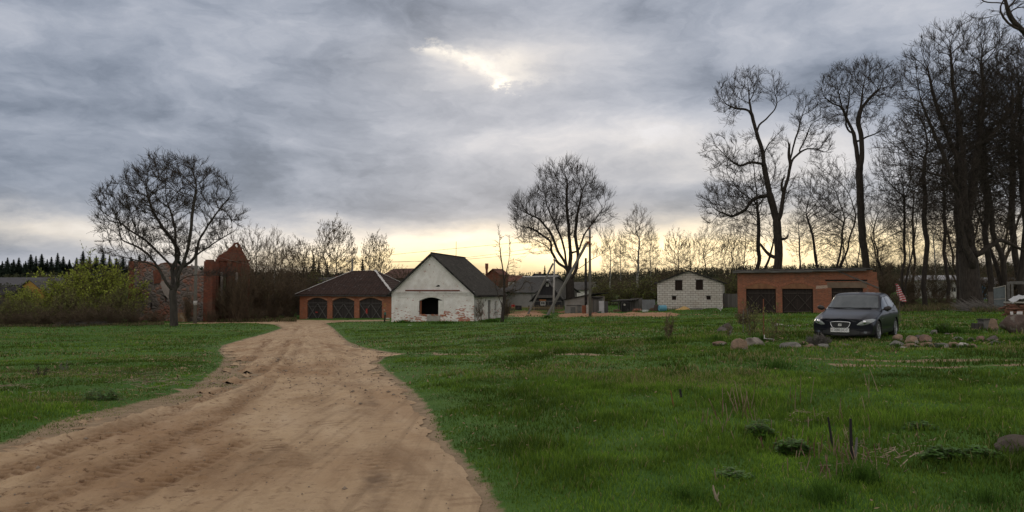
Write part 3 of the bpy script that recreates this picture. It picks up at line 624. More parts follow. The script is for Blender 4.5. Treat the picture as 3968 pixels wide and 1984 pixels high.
# slightly sagging ridge and lower back part
pr = [(-ov, -oy, zl), (Wd/2, -oy, AP), (Wd/2, DE*0.5, AP-0.10), (-ov, DE*0.5, zl)]
m.slab([(-ov, -oy, zl), (Wd/2, -oy, AP), (Wd/2, DE+0.5, AP-0.12), (-ov, DE+0.5, zl)], 0.10)
m.slab([(Wd/2, -oy, AP), (Wd+ov, -oy, zl), (Wd+ov+0.1, DE+0.5, zl-0.03), (Wd/2, DE+0.5, AP-0.12)], 0.10)
m.build('roof', SLATE, T)
m = MB(); m.beam((-ov, -oy-0.02, zl-0.1), (Wd/2, -oy-0.02, AP-0.10), 0.05, 0.16); m.beam((Wd+ov, -oy-0.02, zl-0.1), (Wd/2, -oy-0.02, AP-0.10), 0.05, 0.16)
m.tube([(Wd/2, -oy, AP+0.02), (Wd/2, DE+0.5, AP-0.10)], 0.07, 6); m.beam((Wd+ov+0.02, -oy, zl-0.13), (Wd+ov+0.12, DE+0.5, zl-0.15), 0.06, 0.12); m.build('barge_board', TAR, T)
m = MB(); m.box(-0.03, Wd+0.03, -0.13, -0.003, EV-0.08, EV+0.04); m.box(-0.02, Wd+0.02, -0.07, -0.003, EV-0.34, EV-0.29); m.box(0.75, Wd*0.42, -0.06, -0.003, EV-0.52, EV-0.48); m.box(Wd*0.62, Wd-1.3, -0.06, -0.003, EV-0.50, EV-0.46)
for k in range(60): u = 0.3+k*(Wd-0.6)/60; m.box(u, u+0.07, -0.09, -0.004, EV-0.28, EV-0.085)
m.build('cornice', LIME, T)
m = MB(); m.box(f.u(1573), f.u(1782), -0.16, -0.003, EV+0.06, EV+0.19); m.box(f.u(1575), f.u(1790), -0.10, -0.004, EV+0.042, EV+0.058); m.build('exposed_lintel', mat('old_timber_rust', (0.20, 0.06, 0.035), (0.07, 0.03, 0.022), 6, 0.9, 0.5, stretch=(1, 1, 6)), T)
m = MB(); n = 12; u0, u1 = f.u(1624), f.u(1720)
for k in range(n):
    t0, t1 = k/n, (k+1)/n; a = lambda t: (u0+(u1-u0)*t, 2.29+0.38*math.sin(math.pi*t)+0.03)
    p, q = a(t0), a(t1); m.beam((p[0], -0.02, p[1]+0.12), (q[0], -0.02, q[1]+0.12), 0.05, 0.24)
m.build('arch_band', WHITEP, T)
m = MB(); m.box(f.u(1699), f.u(1720)-0.02, 0.02, 0.20, 0.93, 2.34); m.build('boarded_infill', WHITEP, T)
m = MB(); m.box(f.u(1627), f.u(1632), 0.06, 0.2, 0.93, 2.30); m.build('broken_jamb', RUST, T)
m = MB(); m.wall(notch(rough_top([(f.u(1655), 0.25), (f.u(1705), 0.3), (f.u(1708), 0.85), (f.u(1680), 0.90), (f.u(1655), 0.86)], 0.3, 0.05), 0.02), [], -0.045, -0.003); m.build('cement_patch', CONC, T)
r_ = random.Random(8); m = MB()
for k in range(22): u = r_.uniform(f.u(1626), f.u(1718)); m.box(u, u+0.24, -0.03+r_.uniform(-.02, .0), 0.3, 0.80, 0.865+r_.uniform(0, 0.10))
m.build('broken_sill', REDB, T)
for (a_, b_, c_, e_) in ((1.75, 2.45, 1.05, 2.15), (6.6, 7.3, 1.1, 2.25)):
    m = MB(); g_ = m.wall(rect(a_+0.01, b_-0.01, c_+0.01, e_-0.01), [rect(a_+0.09, b_-0.09, c_+0.08, e_-0.08)], 0.10, 0.16, mp); m.box(Wd-0.145, Wd-0.115, (a_+b_)/2-0.02, (a_+b_)/2+0.02, c_+0.081, e_-0.081)
    w = m.build('window', WHITEP, T); m = MB(); m.box(Wd-0.20, Wd-0.17, a_+0.02, b_-0.02, c_+0.02, e_-0.02); m.build('pane', GLASSD, w)
    m = MB(); m.box(Wd+0.003, Wd+0.09, a_-0.1, b_+0.1, c_-0.12, c_-0.03); m.build('window_sill', CONC, w)
m = MB(); m.box(Wd-0.2, Wd-0.14, d0+0.5, d1-0.02, 0.13, 2.33); m.build('door', mat('grey_door', (0.20, 0.19, 0.18), (0.12, 0.11, 0.10), 5, 0.8), T)
m = MB(); m.tube([(Wd/2+0.3, DE*0.65, AP-0.4), (Wd/2+0.32, DE*0.65, AP+1.5)], 0.025, 5)
m.build('antenna_rod', RUST, T)
# ---- B. hip roofed garage ---------------------------------------------------
f = Frame(1163, 98.5, 1519, 95.0); Wd = f.W; base = f.z-0.1; DE = 9.5; EV = f.h(1138, 5)+0.1; RD_ = f.h(1053, 7)+0.1+0.25
T = thing('hip_roof_garage', 'red brick garage with three arched plank gates under a brown hipped roof with white ridges', 'garage', (f.o.x, f.o.y, base), f.yaw)
doors = [(f.u(1192), f.u(1269.5)), (f.u(1289), f.u(1374)), (f.u(1393.5), f.u(1481))]
m = MB(); m.wall([(0, 0), (Wd, 0), (Wd, EV), (0, EV)], [arch(a, b, 0.06, 2.45, 2.85) for a, b in doors], 0, 0.4); m.build('front_wall', REDB, T)
m = MB(); m.box(Wd-0.4, Wd, 0.4, DE, 0, EV); m.box(0, 0.4, 0.4, DE, 0, EV); m.box(0.4, Wd-0.4, DE-0.4, DE, 0, EV); m.build('side_wall', REDB, T)
m = MB()
for a, b in doors:
    m = MB(); n = 12
    for k in range(n):
        t0, t1 = k/n, (k+1)/n; g_ = lambda t: (a+(b-a)*t, 2.48+0.40*math.sin(math.pi*t)); p, q = g_(t0), g_(t1)
        m.beam((p[0], -0.015, p[1]+0.1), (q[0]-0.02, -0.015, q[1]+0.1), 0.04, 0.2)
    m.build('arch_band', mat('pale_brick', (0.50, 0.27, 0.17), (0.38, 0.19, 0.12), 9, 0.9, 0.5), T); m = MB()
ex = 0.45; rx0, rx1 = 5.0, Wd-5.0+0.4; yr = DE/2; A = (-ex, -ex, EV-0.1); B = (Wd+ex, -ex, EV-0.1); C_ = (Wd+ex, DE+ex, EV-0.1); D_ = (-ex, DE+ex, EV-0.1); E1 = (rx0, yr, RD_); E2 = (rx1, yr, RD_)
m = MB(); m.slab([A, B, E2, E1], 0.1); m.slab([B, C_, E2], 0.1); m.slab([C_, D_, E1, E2], 0.1); m.slab([D_, A, E1], 0.1); m.build('roof', ROOFB, T)
m = MB(); r_ = random.Random(3)
def capline(p, q, w=0.13, seg=0.42, gap=0.25):
    p, q = Vector(p), Vector(q); L = (q-p).length; n = int(L/seg)
    for k in range(n):
        if r_.random() < gap: continue
        a = p+(q-p)*(k/n); b = p+(q-p)*((k+1.05)/n); off = Vector((0, 0, 0.04+r_.uniform(0, 0.02))); m.beam(a+off, b+off, w*r_.uniform(0.7, 1.2), 0.05)
for ca in ((A, E1, 0.16, 0.42, -1), (B, E2, 0.30, 0.34, -1), (C_, E2, 0.14, 0.42, -1), ((rx1-1.7, yr, RD_), E2, 0.14, 0.42, -1)): m = MB(); capline(*ca); m.build('ridge_capping', WHITEM, T)
m = MB(); r_ = random.Random(5); x = -ex
while x < Wd+ex: w_ = r_.uniform(0.8, 2.6); m.box(x, min(x+w_-0.03, Wd+ex), -ex-0.06-r_.uniform(0, .03), -ex+0.02, EV-0.36+r_.uniform(0, .05), EV-0.17); x += w_
m.box(-ex, Wd+ex, -ex+0.02, 0.0, EV-0.24, EV-0.205); m.build('fascia', mat('dark_fascia', (0.07, 0.062, 0.055), (0.035, 0.03, 0.028), 4, 0.9, 0.4), T)
def gate(par, a, b, zt, y, split=True, label=None, lean=0.0, red=None):
    g_ = MB(); g_.wall(arch(a+0.03, b-0.03, 0.08, 2.42, zt-0.03), [], y, y+0.06); go = g_.build('gate', OLDW, par, label)
    mm = MB(); c = (a+b)/2; zb, zm = 0.16, 2.08; yy = y-0.045
    for (p, q) in ((a+0.06, c-0.04), (c+0.04, b-0.06)):
        mm.beam((p, yy, zb), (q, yy, zm), 0.06, 0.13, (0, 1, 0)); mm.beam((p, yy-0.05, zm), (q, yy-0.05, zb), 0.06, 0.13, (0, 1, 0))
        mm.beam((p, yy, zm+0.10), (q, yy, zm+0.12), 0.06, 0.12, (0, 1, 0)); mm.beam((p, yy+0.01, 1.72), (q, yy+0.01, 1.72), 0.03, 0.09, (0, 1, 0)); mm.beam((p, yy, zb-0.04), (q, yy, zb-0.04), 0.06, 0.10, (0, 1, 0))
    mm.build('gate_brace', BRACE, go)
    mm = MB(); mm.box(c-0.012, c+0.012, y-0.012, y-0.004, 0.1, zt-0.06); mm.build('gate_gap', BLACK, go)
    mm = MB()
    for z in (0.42, 1.80):
        for q0, q1 in ((a-0.12, a+0.35), (b-0.35, b+0.12)): mm = MB(); mm.box(q0, q1, y-0.08, y-0.07, z, z+0.07); mm.build('hinge', BLACK, go)
    if red:
        mm = MB(); mm.wall(notch(rect(*red), 0.03, 4), [], y-0.115, y-0.10); mm.build('red_patch', mat('faded_red', (0.40, 0.05, 0.04), (0.25, 0.04, 0.03), 6, 0.8), go)
    return go
gate(T, *doors[0], 2.85, 0.16, red=(doors[0][0]+1.15, doors[0][0]+1.5, 0.95, 1.08)); gate(T, *doors[1], 2.85, 0.16); gate(T, *doors[2], 2.85, 0.16, red=(doors[2][0]+0.85, doors[2][0]+1.12, 0.9, 1.5))
def text_obj(name, s, size, mt, parent, loc, rot, ext=0.004, font_scale=(1, 1, 1)):
    cu = bpy.data.curves.new(name, 'FONT'); cu.body = s; cu.size = size; cu.extrude = ext; cu.align_x = 'CENTER'; cu.align_y = 'CENTER'
    t = bpy.data.objects.new(name, cu); COL.objects.link(t); dg = bpy.context.evaluated_depsgraph_get(); me = bpy.data.meshes.new_from_object(t.evaluated_get(dg))
    bpy.data.objects.remove(t); me.materials.clear(); o = link(name, me, mt, parent); o.location = loc; o.rotation_euler = rot; o.scale = font_scale; return o
YP = mat('yellow_paint', (0.55, 0.36, 0.10), (0.40, 0.25, 0.08), 9, 0.9)
text_obj('painted_number', '22', 0.48, YP, T, (f.u(1492), -0.012, 1.95), (R(90), 0, 0), 0.004, (0.75, 1.1, 1))
m = MB(); m.wall(notch(rect(f.u(1488), f.u(1494), 1.25, 1.45), 0.05, 3), [], -0.012, -0.004); m.build('paint_smear', mat('pale_smear', (0.45, 0.35, 0.25), None, 5), T)
# ---- C. brick garage on the right --------------------------------------------
f = Frame(2857, 70.9, 3398, 67.0); Wd = f.W; base = f.z-0.12; H1 = f.h(1054, 0)+0.1; H2 = f.h(1047, Wd)+0.1; ub = f.u(3424)
T = thing('brick_garage', 'long flat roofed red brick garage with three dark gates behind the parked car', 'garage', (f.o.x, f.o.y, base), f.yaw)
dz = f.h(1119, 5)+0.12; doors = [(f.u(2890), f.u(3005)), (f.u(3030), f.u(3149)), (f.u(3221), f.u(3343))]
hz = [f.h(y, 6)+0.1 for y in (1097, 1119)]
top = [(0, 0), (ub, 0)]+[(ub, 1.9), (ub-0.25, 1.9), (ub-0.25, 2.2), (ub-0.4, 2.2), (ub-0.4, 2.6), (Wd+0.1, 2.6), (Wd+0.1, 3.2), (Wd, 3.2), (Wd, H2-0.15), (Wd-0.3, H2-0.15), (Wd-0.35, H2)]+[(0, H1)]
zt3 = f.h(1115, 10)+0.1
m = MB(); m.wall(top, [rect(doors[0][0], doors[0][1], 0.06, dz), rect(doors[1][0], doors[1][1], 0.06, dz), rect(doors[2][0], doors[2][1], 0.06, zt3)], 0, 0.5); m.build('front_wall', REDG, T)
m = MB(); m.box(0, 0.4, 0.5, 6.5, 0, H1-0.1); m.box(Wd-0.5, Wd, 0.5, 6.5, 0, H2-0.2); m.box(0.4, Wd-0.5, 6.1, 6.5, 0, H2-0.25); m.build('side_wall', REDG, T)
m = MB(); m.slab([(-0.35, -0.45, H1+0.14), (Wd-0.6, -0.5, H2+0.20), (Wd-0.6, 6.8, H2+0.42), (-0.35, 6.8, H1+0.36)], 0.12); m.build('roof', TAR, T)
m = MB(); m.beam((-0.38, -0.50, H1+0.02), (Wd*0.55, -0.52, H1+0.05), 0.06, 0.20, (0, 0, 1)); m.beam((Wd*0.55+0.05, -0.47, H1+0.06), (Wd-0.9, -0.56, H2+0.03), 0.05, 0.13); m.beam((Wd*0.3, -0.55, H1+0.06), (Wd*0.62, -0.575, H1+0.09), 0.04, 0.06); m.beam((Wd*0.72, -0.54, H2+0.08), (Wd-0.35, -0.60, H2+0.15), 0.05, 0.07); m.build('fascia', mat('grey_fascia', (0.16, 0.15, 0.14), (0.05, 0.046, 0.042), 3, 0.85, 0.4, stretch=(0.4, 1, 4)), T)
m = MB()
for k, (a, b) in enumerate(doors[:2]):
    n = 14; a -= 0.25; b += 0.2
    for j in range(n):
        t0, t1 = j/n, (j+1)/n; q_ = lambda t: (a+(b-a)*t, dz+0.12+0.42*math.sin(math.pi*t)); p, q = q_(t0), q_(t1)
        m.beam((p[0], -0.02, p[1]+0.09), (q[0]-0.03, -0.02, q[1]+0.09), 0.05, 0.17)
m.build('arch_band', mat('weathered_arch_brick', (0.36, 0.15, 0.085), (0.20, 0.08, 0.05), 8, 0.9, 0.6), T)
m = MB()
for a, b in doors[:2]: m.wall(arch(a-0.1, b+0.1, dz+0.01, dz+0.10, dz+0.48), [], -0.012, -0.003)
m.build('plaster_infill', mat('tan_plaster', (0.25, 0.125, 0.065), (0.15, 0.07, 0.04), 2.2, 0.95, 0.4), T)
m = MB(); a, b = doors[2]; m.wall(notch(rough_top([(a-0.3, zt3+0.02), (b+0.3, zt3+0.02), (b+0.35, zt3+0.55), (a-0.35, zt3+0.52), (a-0.3, zt3+0.02)], 0.5, 0.03)[:-1], 0.02), [], -0.02, -0.003); m.build('concrete_lintel', mat('brown_concrete', (0.20, 0.14, 0.10), (0.13, 0.09, 0.065), 2, 0.9, 0.3), T)
m = MB(); m.box(a-0.5, b+0.35, -0.01, -0.003, zt3+0.60, zt3+0.74); m.build('lintel_slot', BLACK, T)
m = MB(); m.beam((Wd-3.1, -0.06, H2-0.05), (Wd+0.15, -0.06, 2.55), 0.10, 0.05, (0, 1, 0)); m.build('fallen_batten', BRACE, T)
DKW = plank_mat('tarred_planks', (0.040, 0.030, 0.026), (0.018, 0.014, 0.012), 0.16)
for k, (a, b) in enumerate(doors):
    zt = dz if k < 2 else zt3
    m = MB(); m.box(a+0.02, b-0.02, 0.22, 0.28, 0.10, zt-0.02); go = m.build('gate', DKW, T)
    mm = MB(); c = (a+b)/2; yy = 0.18
    for p, q in ((a+0.08, c-0.03), (c+0.03, b-0.08)):
        mm.beam((p, yy, 0.55), (q, yy, zt-0.55), 0.04, 0.09, (0, 1, 0)); mm.beam((p, yy-0.04, zt-0.55), (q, yy-0.04, 0.55), 0.04, 0.09, (0, 1, 0))
        mm.beam((p, yy, zt-0.40), (q, yy, zt-0.40), 0.05, 0.10, (0, 1, 0)); mm.beam((p, yy, 0.45), (q, yy, 0.45), 0.05, 0.10, (0, 1, 0))
    mm.build('gate_brace', mat('dark_brace', (0.085, 0.07, 0.06), (0.05, 0.04, 0.036), 6, 0.9), go)
m = MB(); m.wall(notch(rect(f.u(3160), f.u(3208), 2.5, 2.82), 0.06, 9), [], -0.012, -0.003); m.build('whitewash_patch', mat('faded_whitewash', (0.42, 0.33, 0.27), (0.30, 0.18, 0.12), 12, 0.9), T)
# ---- D. white block house -----------------------------------------------------
f = Frame(2546, 92.2, 2799, 90.0); Wd = f.W; base = f.z-0.1; EV = f.h(1094, 3)+0.1; AP = f.h(1049, Wd/2)+0.1
T = thing('block_house', 'unfinished house of white aerated blocks with four dark openings and a low gable', 'house', (f.o.x, f.o.y, base), f.yaw)
w1 = [(2615.4, 2643.4, 1086, 1125.6), (2695.8, 2723.8, 1085, 1123.7), (2602.6, 2619.3, 1148, 1161.7), (2736.6, 2752.9, 1147, 1160.6)]
H_ = [(f.u(a), f.u(b), f.h(d_, 3)+0.1, f.h(c, 3)+0.1) for a, b, c, d_ in w1]
m = MB(); m.wall([(0, 0), (Wd, 0), (Wd, EV), (Wd/2-0.1, AP), (0, EV)], [rect(*h) for h in H_], 0, 0.3); m.build('front_wall', BLOCK, T)
m = MB(); m.box(0, 0.3, 0.3, 9, 0, EV-0.02); m.box(Wd-0.3, Wd, 0.3, 9, 0, EV-0.02); m.wall([(0, 0), (Wd, 0), (Wd, EV), (Wd/2-0.1, AP), (0, EV)], [], 9, 9.3); m.build('side_wall', BLOCK, T)
m = MB(); c = Wd/2-0.1; ov = 0.35; zz = EV-ov*(AP-EV)/(Wd/2)+0.05
m.slab([(-ov, -0.3, zz), (c, -0.3, AP+0.05), (c, 9.6, AP+0.05), (-ov, 9.6, zz)], 0.09); m.slab([(c, -0.3, AP+0.05), (Wd+ov, -0.3, zz), (Wd+ov, 9.6, zz), (c, 9.6, AP+0.05)], 0.09); m.build('roof', TAR, T)
m = MB(); m.beam((-ov, -0.33, zz-0.08), (c, -0.33, AP-0.03), 0.05, 0.13); m.beam((Wd+ov, -0.33, zz-0.08), (c, -0.33, AP-0.03), 0.05, 0.13); m.build('barge_board', TAR, T)
for k, h in enumerate(H_):
    m = MB(); m.box(h[0]+0.01, h[1]-0.01, 0.12, 0.16, h[2]+0.01, h[3]-0.01)
    w = m.build('window_boarding', plank_mat('dark_shutter', (0.035, 0.022, 0.018), (0.02, 0.014, 0.012), 0.2) if k == 0 else _mats['dark_shutter'], T)
    m = MB(); m.box(h[0]-0.12, h[1]+0.15, -0.03, -0.004, h[3]+0.01, h[3]+0.07); m.build('lintel', BRACE, w)
# ---- E. ruin --------------------------------------------------------------------
def stone_mat():
    m = bpy.data.materials.new('rubble_masonry'); m.use_nodes = True; nt = m.node_tree; b = nt.nodes['Principled BSDF']; b.inputs['Roughness'].default_value = 0.95
    wv, s, v = wallvec(nt); mp_ = nd(nt, 'ShaderNodeMapping'); mp_.inputs['Scale'].default_value = (1, 1.4, 1); lk(nt, wv, mp_.inputs[0])
    vo = nd(nt, 'ShaderNodeTexVoronoi', feature='F1'); vo.inputs['Scale'].default_value = 1.7; lk(nt, mp_.outputs[0], vo.inputs['Vector'])
    ve = nd(nt, 'ShaderNodeTexVoronoi', feature='DISTANCE_TO_EDGE'); ve.inputs['Scale'].default_value = 1.7; lk(nt, mp_.outputs[0], ve.inputs['Vector'])
    sc = nd(nt, 'ShaderNodeSeparateColor'); lk(nt, vo.outputs['Color'], sc.inputs[0])
    c = MIX(nt, sc.outputs[0], (0.19, 0.155, 0.14), (0.10, 0.08, 0.072)); c = MIX(nt, M(nt, 'GREATER_THAN', sc.outputs[1], 0.72), c, (0.26, 0.13, 0.09))
    c = MIX(nt, RANGE(nt, NOISE(nt, v, 0.35, 4), 0.52, 0.60), c, (0.24, 0.09, 0.055))
    c = MIX(nt, RANGE(nt, NOISE(nt, v, 0.5, 5, 0.7), 0.60, 0.66, 0, 0.7), c, (0.30, 0.27, 0.23))
    c = MIX(nt, RANGE(nt, ve.outputs['Distance'], 0.0, 0.09, 0.85, 0.0), c, (0.20, 0.165, 0.14)); c = MIX(nt, RANGE(nt, NOISE(nt, v, 5, 5), 0.3, 0.7, 0, 0.4), c, (0.06, 0.05, 0.045))
    lk(nt, c, b.inputs['Base Color']); bn = nd(nt, 'ShaderNodeBump'); bn.inputs['Distance'].default_value = 0.12; lk(nt, RANGE(nt, ve.outputs['Distance'], 0, 0.3), bn.inputs['Height']); lk(nt, bn.outputs[0], b.inputs['Normal'])
    return m
STONE = stone_mat(); _mats['rubble_masonry'] = STONE
RBR = brick_mat('ruin_brick', (0.25, 0.062, 0.030), (0.055, 0.022, 0.017), (0.12, 0.075, 0.055), dirt_amt=0.6, pale=(0.22, 0.13, 0.09))
f = Frame(497, 93, 793, 90); T = thing('brick_ruin', 'roofless ruin of fieldstone and red brick with a tall gable and narrow windows', 'ruin', (f.o.x, f.o.y, f.z-0.2), f.yaw); B0 = f.z-0.2
P_ = lambda px, py: (f.u(px), f.h(py, f.u(px))+0.2)
top = rough_top([P_(792, 1040), P_(770, 1052), P_(750, 1040), P_(730, 1030), P_(705, 1042), P_(680, 1028), P_(650, 1020), P_(610, 1030), P_(560, 1012), P_(520, 1010), P_(497, 1012)], 0.35, 0.22, 2)
m = MB(); m.wall([P_(497, 1252), P_(792, 1252)]+top, [rect(f.u(640), f.u(648), 2.5, 3.4), rect(f.u(585), f.u(592), 1.6, 2.4)], 0, 0.8); m.build('stone_wall', STONE, T)
m = MB(); m.wall(rough_top([P_(499, 1240), P_(522, 1240), P_(521, 1100), P_(520, 1012), P_(500, 1013)], 0.4, 0.05, 4), [], -0.06, -0.004); m.wall(notch(rect(f.u(598), f.u(622), 4.6, 6.3), 0.2, 5), [], -0.05, -0.004); m.build('corner_brick', RBR, T)
m = MB(); m.wall(notch(rough_top([P_(622, 1090), P_(640, 1085), P_(662, 1110), P_(656, 1160), P_(642, 1140), P_(630, 1125)], 0.4, 0.1, 3), 0.1, 7), [], -0.05, -0.003); m.build('plaster_patch', mat('grey_plaster', (0.34, 0.29, 0.26), (0.25, 0.21, 0.19), 2, 0.95, 0.4), T)
m = MB(); m.wall(rough_top([P_(695, 1252), P_(752, 1252), P_(752, 1211), P_(695, 1209)], 0.4, 0.08, 8), [], -1.4, -1.0); m.build('low_wall', mat('ochre_rubble', (0.33, 0.20, 0.11), (0.18, 0.11, 0.07), 3, 0.95, 0.8, c3=(0.36, 0.28, 0.20), s3=1.5), T)
m = MB(); a, b = f.u(790), f.u(835); yb = 0.0; a, b = f.u(794), f.u(828); m.box(a, b, -0.2, 0.4, 0, P_(812, 1012)[1]); m.box(a+0.1, b-0.15, -0.1, 0.3, P_(812, 1012)[1], P_(812, 1006)[1]); m.build('brick_pier', RBR, T)
g = Frame(833, 92, 968, 94, B0+0.0); rel = Matrix.Rotation(-f.yaw, 4, 'Z') @ Matrix.Translation(Vector((g.o.x-f.o.x, g.o.y-f.o.y, 0)))
Q_ = lambda px, py: (g.u(px), g.h(py, g.u(px)))
gt = rough_top([Q_(968, 1040), Q_(960, 1012), Q_(950, 990), Q_(936, 966), Q_(928, 948), Q_(920, 939), Q_(908, 940), Q_(902, 950), Q_(880, 972), Q_(848, 990), Q_(833, 1018)], 0.35, 0.14, 6)
hl = [(g.u(865)+math.cos(t)*0.28, g.h(953, 2)+math.sin(t)*0.28) for t in ()]
cx_, cz_ = g.u(917), g.h(952, 2); circ = [(cx_+math.cos(t)*0.22, cz_+math.sin(t)*0.22) for t in np.linspace(0, 2*math.pi, 10, endpoint=False)]
m = MB(); m.wall([(0, 0), (g.W, 0)]+gt, [circ, arch(g.u(843), g.u(853), 0.8, 5.4, 5.9), arch(g.u(864), g.u(880), 0.8, 5.4, 6.0), arch(g.u(921.5), g.u(934), 0.8, 5.3, 5.9), arch(g.u(893), g.u(903), 1.0, 5.0, 5.5)], 0, 0.7)
o = m.build('gable_wall', RBR, T); o.matrix_local = rel @ Matrix.Rotation(g.yaw, 4, 'Z')
m = MB()
for a_, b_ in ((854, 863), (911.5, 921)): m.box(g.u(a_), g.u(b_), -0.25, -0.004, g.h(1218, 2), g.h(1055, 2))
m.build('white_pilaster', mat('worn_whitewash', (0.36, 0.32, 0.29), (0.20, 0.165, 0.14), 2.2, 0.95, 0.6), o)
m = MB(); m.box(0, g.W, -0.2, -0.004, g.h(1012, 2), g.h(1006, 2)); m.box(0, 0.4, -0.3, -0.005, 0, g.h(1013, 2)); m.box(g.u(880), g.u(893), -0.2, -0.005, 0.5, g.h(1013, 2)); m.box(g.u(935), g.u(945), -0.2, -0.005, 0.5, g.h(1013, 2)); m.build('brick_pilaster', RBR, o)
m = MB(); m.box(0, 0.6, 0.7, 9, 0, g.h(1030, 2)); m.build('rear_wall', RBR, o)
# ---- F. village houses behind the yard -------------------------------------------
def gable_house(name, label, fr, DE, EVz, APz, wallm, roofm, ov=0.4, parts=(), side='front', base=None, trim=TAR, rth=0.1):
    """side='front': gable to the camera; 'eave': ridge runs along x"""
    W_ = fr.W; b = fr.z-0.1; T = thing(name, label, 'house' if 'house' in name else name.split('_')[-1], (fr.o.x, fr.o.y, b), fr.yaw); k = (APz-EVz)
    m = MB(); r = MB()
    if side == 'front':
        hol = [rect(*p) for p in parts]
        m.wall([(0, 0), (W_, 0), (W_, EVz), (W_/2, APz-0.1), (0, EVz)], hol, 0, 0.2); m.box(0, 0.2, 0.2, DE, 0, EVz); m.box(W_-0.2, W_, 0.2, DE, 0, EVz); m.wall([(0, 0), (W_, 0), (W_, EVz), (W_/2, APz-0.1), (0, EVz)], [], DE, DE+0.2)
        z = EVz-ov*k/(W_/2); r.slab([(-ov, -0.4, z), (W_/2, -0.4, APz), (W_/2, DE+0.4, APz), (-ov, DE+0.4, z)], rth); r.slab([(W_/2, -0.4, APz), (W_+ov, -0.4, z), (W_+ov, DE+0.4, z), (W_/2, DE+0.4, APz)], rth)
    else:
        m.wall([(0, 0), (W_, 0), (W_, EVz), (0, EVz)], [rect(*p) for p in parts], 0, 0.2); m.box(0.0, W_, DE-0.2, DE, 0, EVz)
        for x in (0, W_-0.2): m.wall([(0.2, 0), (DE-0.2, 0), (DE-0.2, EVz), (DE/2, APz-0.12), (0.2, EVz)], [], x, x+0.2, lambda u, y, z: (y, u, z))
        z = EVz-ov*k/(DE/2); r.slab([(-0.4, -ov, z), (W_+0.4, -ov, z), (W_+0.4, DE/2, APz), (-0.4, DE/2, APz)], rth); r.slab([(-0.4, DE/2, APz), (W_+0.4, DE/2, APz), (W_+0.4, DE+ov, z), (-0.4, DE+ov, z)], rth)
    m.build('wall', wallm, T); r.build('roof', roofm, T)
    for p in parts:
        q = MB(); q.wall(rect(p[0]+0.01, p[1]-0.01, p[2]+0.01, p[3]-0.01), [rect(p[0]+0.09, p[1]-0.09, p[2]+0.09, p[3]-0.09)], 0.05, 0.1); q.box((p[0]+p[1])/2-0.025, (p[0]+p[1])/2+0.025, 0.06, 0.09, p[2]+0.091, p[3]-0.091); w = q.build('window', WHITEP, T)
        q = MB(); q.box(p[0]+0.02, p[1]-0.02, 0.11, 0.13, p[2]+0.02, p[3]-0.02); q.build('pane', GLASSD, w)
    return T
def hh(fr, py, u=1.0): return fr.h(py, u)+0.1
f = Frame(1952, 116, 2074, 110); T = gable_house('brick_house', 'grey brick house with a grey slate roof left of the dark wooden house', f, 8, hh(f, 1127), hh(f, 1072), GREYB, ROOFG, side='eave', ov=0.4)
m = MB(); m.tube([(-0.4, 4, hh(f, 1072)+0.03), (f.W+0.4, 4, hh(f, 1072)+0.03)], 0.09, 6); m.build('ridge_capping', WHITEM, T)
m = MB(); m.box(0.3, 0.38, -2.0, -1.9, 0, 2.5); m.box(2.3, 2.4, -2.0, -1.9, 0, 2.3); m.slab([(-0.2, -0.02, 3.1), (2.7, -0.02, 2.9), (3.0, -2.3, 2.25), (-0.2, -2.3, 2.4)], 0.08); m.build('porch', OLDW, T)
m = MB(); m.box(f.W-0.8, f.W-0.68, -0.02, -0.003, 1.6, 3.3); m.build('downpipe', TAR, T)
DARKW = plank_mat('charcoal_boards', (0.045, 0.042, 0.045), (0.024, 0.023, 0.025), 0.2)
f = Frame(2063, 103.3, 2178, 102.9); e_ = hh(f, 1153); a_ = hh(f, 1086, 2)
T = gable_house('wooden_house', 'dark weathered wooden house with a steep gable facing the yard', f, 5, e_, a_, DARKW, ROOFG, parts=[(f.u(2115.5), f.u(2127), hh(f, 1110, 2), hh(f, 1098, 2)), (f.u(2094), f.u(2113), hh(f, 1183), hh(f, 1167))], ov=0.45)
m = MB(); m.slab([(f.u(2078), -0.5, e_+0.0), (f.u(2152), -0.5, e_+0.0), (f.u(2150), -0.01, e_+0.35), (f.u(2080), -0.01, e_+0.35)], 0.06); m.build('pent_roof', ROOFG, T)
m = MB(); m.box(f.u(2091), f.u(2116), -0.06, -0.004, hh(f, 1166), hh(f, 1160)); m.build('window_lintel', mat('orange_wood', (0.42, 0.17, 0.07), (0.3, 0.12, 0.05), 5), T)
m = MB(); m.tube([(f.W/2, -0.3, a_+0.04), (f.W/2, 5.4, a_+0.04)], 0.1, 6); m.build('ridge_capping', WHITEM, T)
m = MB(); m.box(f.u(2070), f.u(2180), -1.5, -1.42, hh(f, 1166)-0.05, hh(f, 1166)+0.02); [m.box(x, x+0.07, -1.5, -1.42, 0, hh(f, 1166)-0.06) for x in (f.u(2071), f.u(2125), f.u(2178))]; m.build('porch_rail', BRACE, T)
f = Frame(2185, 140, 2272, 138); gable_house('slate_house', 'grey roofed house half hidden behind the trunk of the broad tree', f, 8, hh(f, 1120), hh(f, 1092), WHITEP, ROOFG, side='eave', parts=[(0.6, 1.4, 0.6, 1.4)])
f = Frame(1150, 122, 1290, 118); T = gable_house('grey_roofed_house', 'grey slate roofed house with two chimneys behind the left slope of the hipped garage', f, 8, hh(f, 1112), hh(f, 1074), DARKW, ROOFG, side='eave')
for x in (f.u(1240), f.u(1281)):
    m = MB(); m.box(x-0.3, x+0.3, 3.7, 4.3, hh(f, 1085), hh(f, 1066)); c_ = m.build('chimney', REDG, T); m = MB(); m.box(x-0.42, x+0.42, 3.6, 4.4, hh(f, 1066)+0.003, hh(f, 1063)); m.build('chimney_cap', TAR, c_)
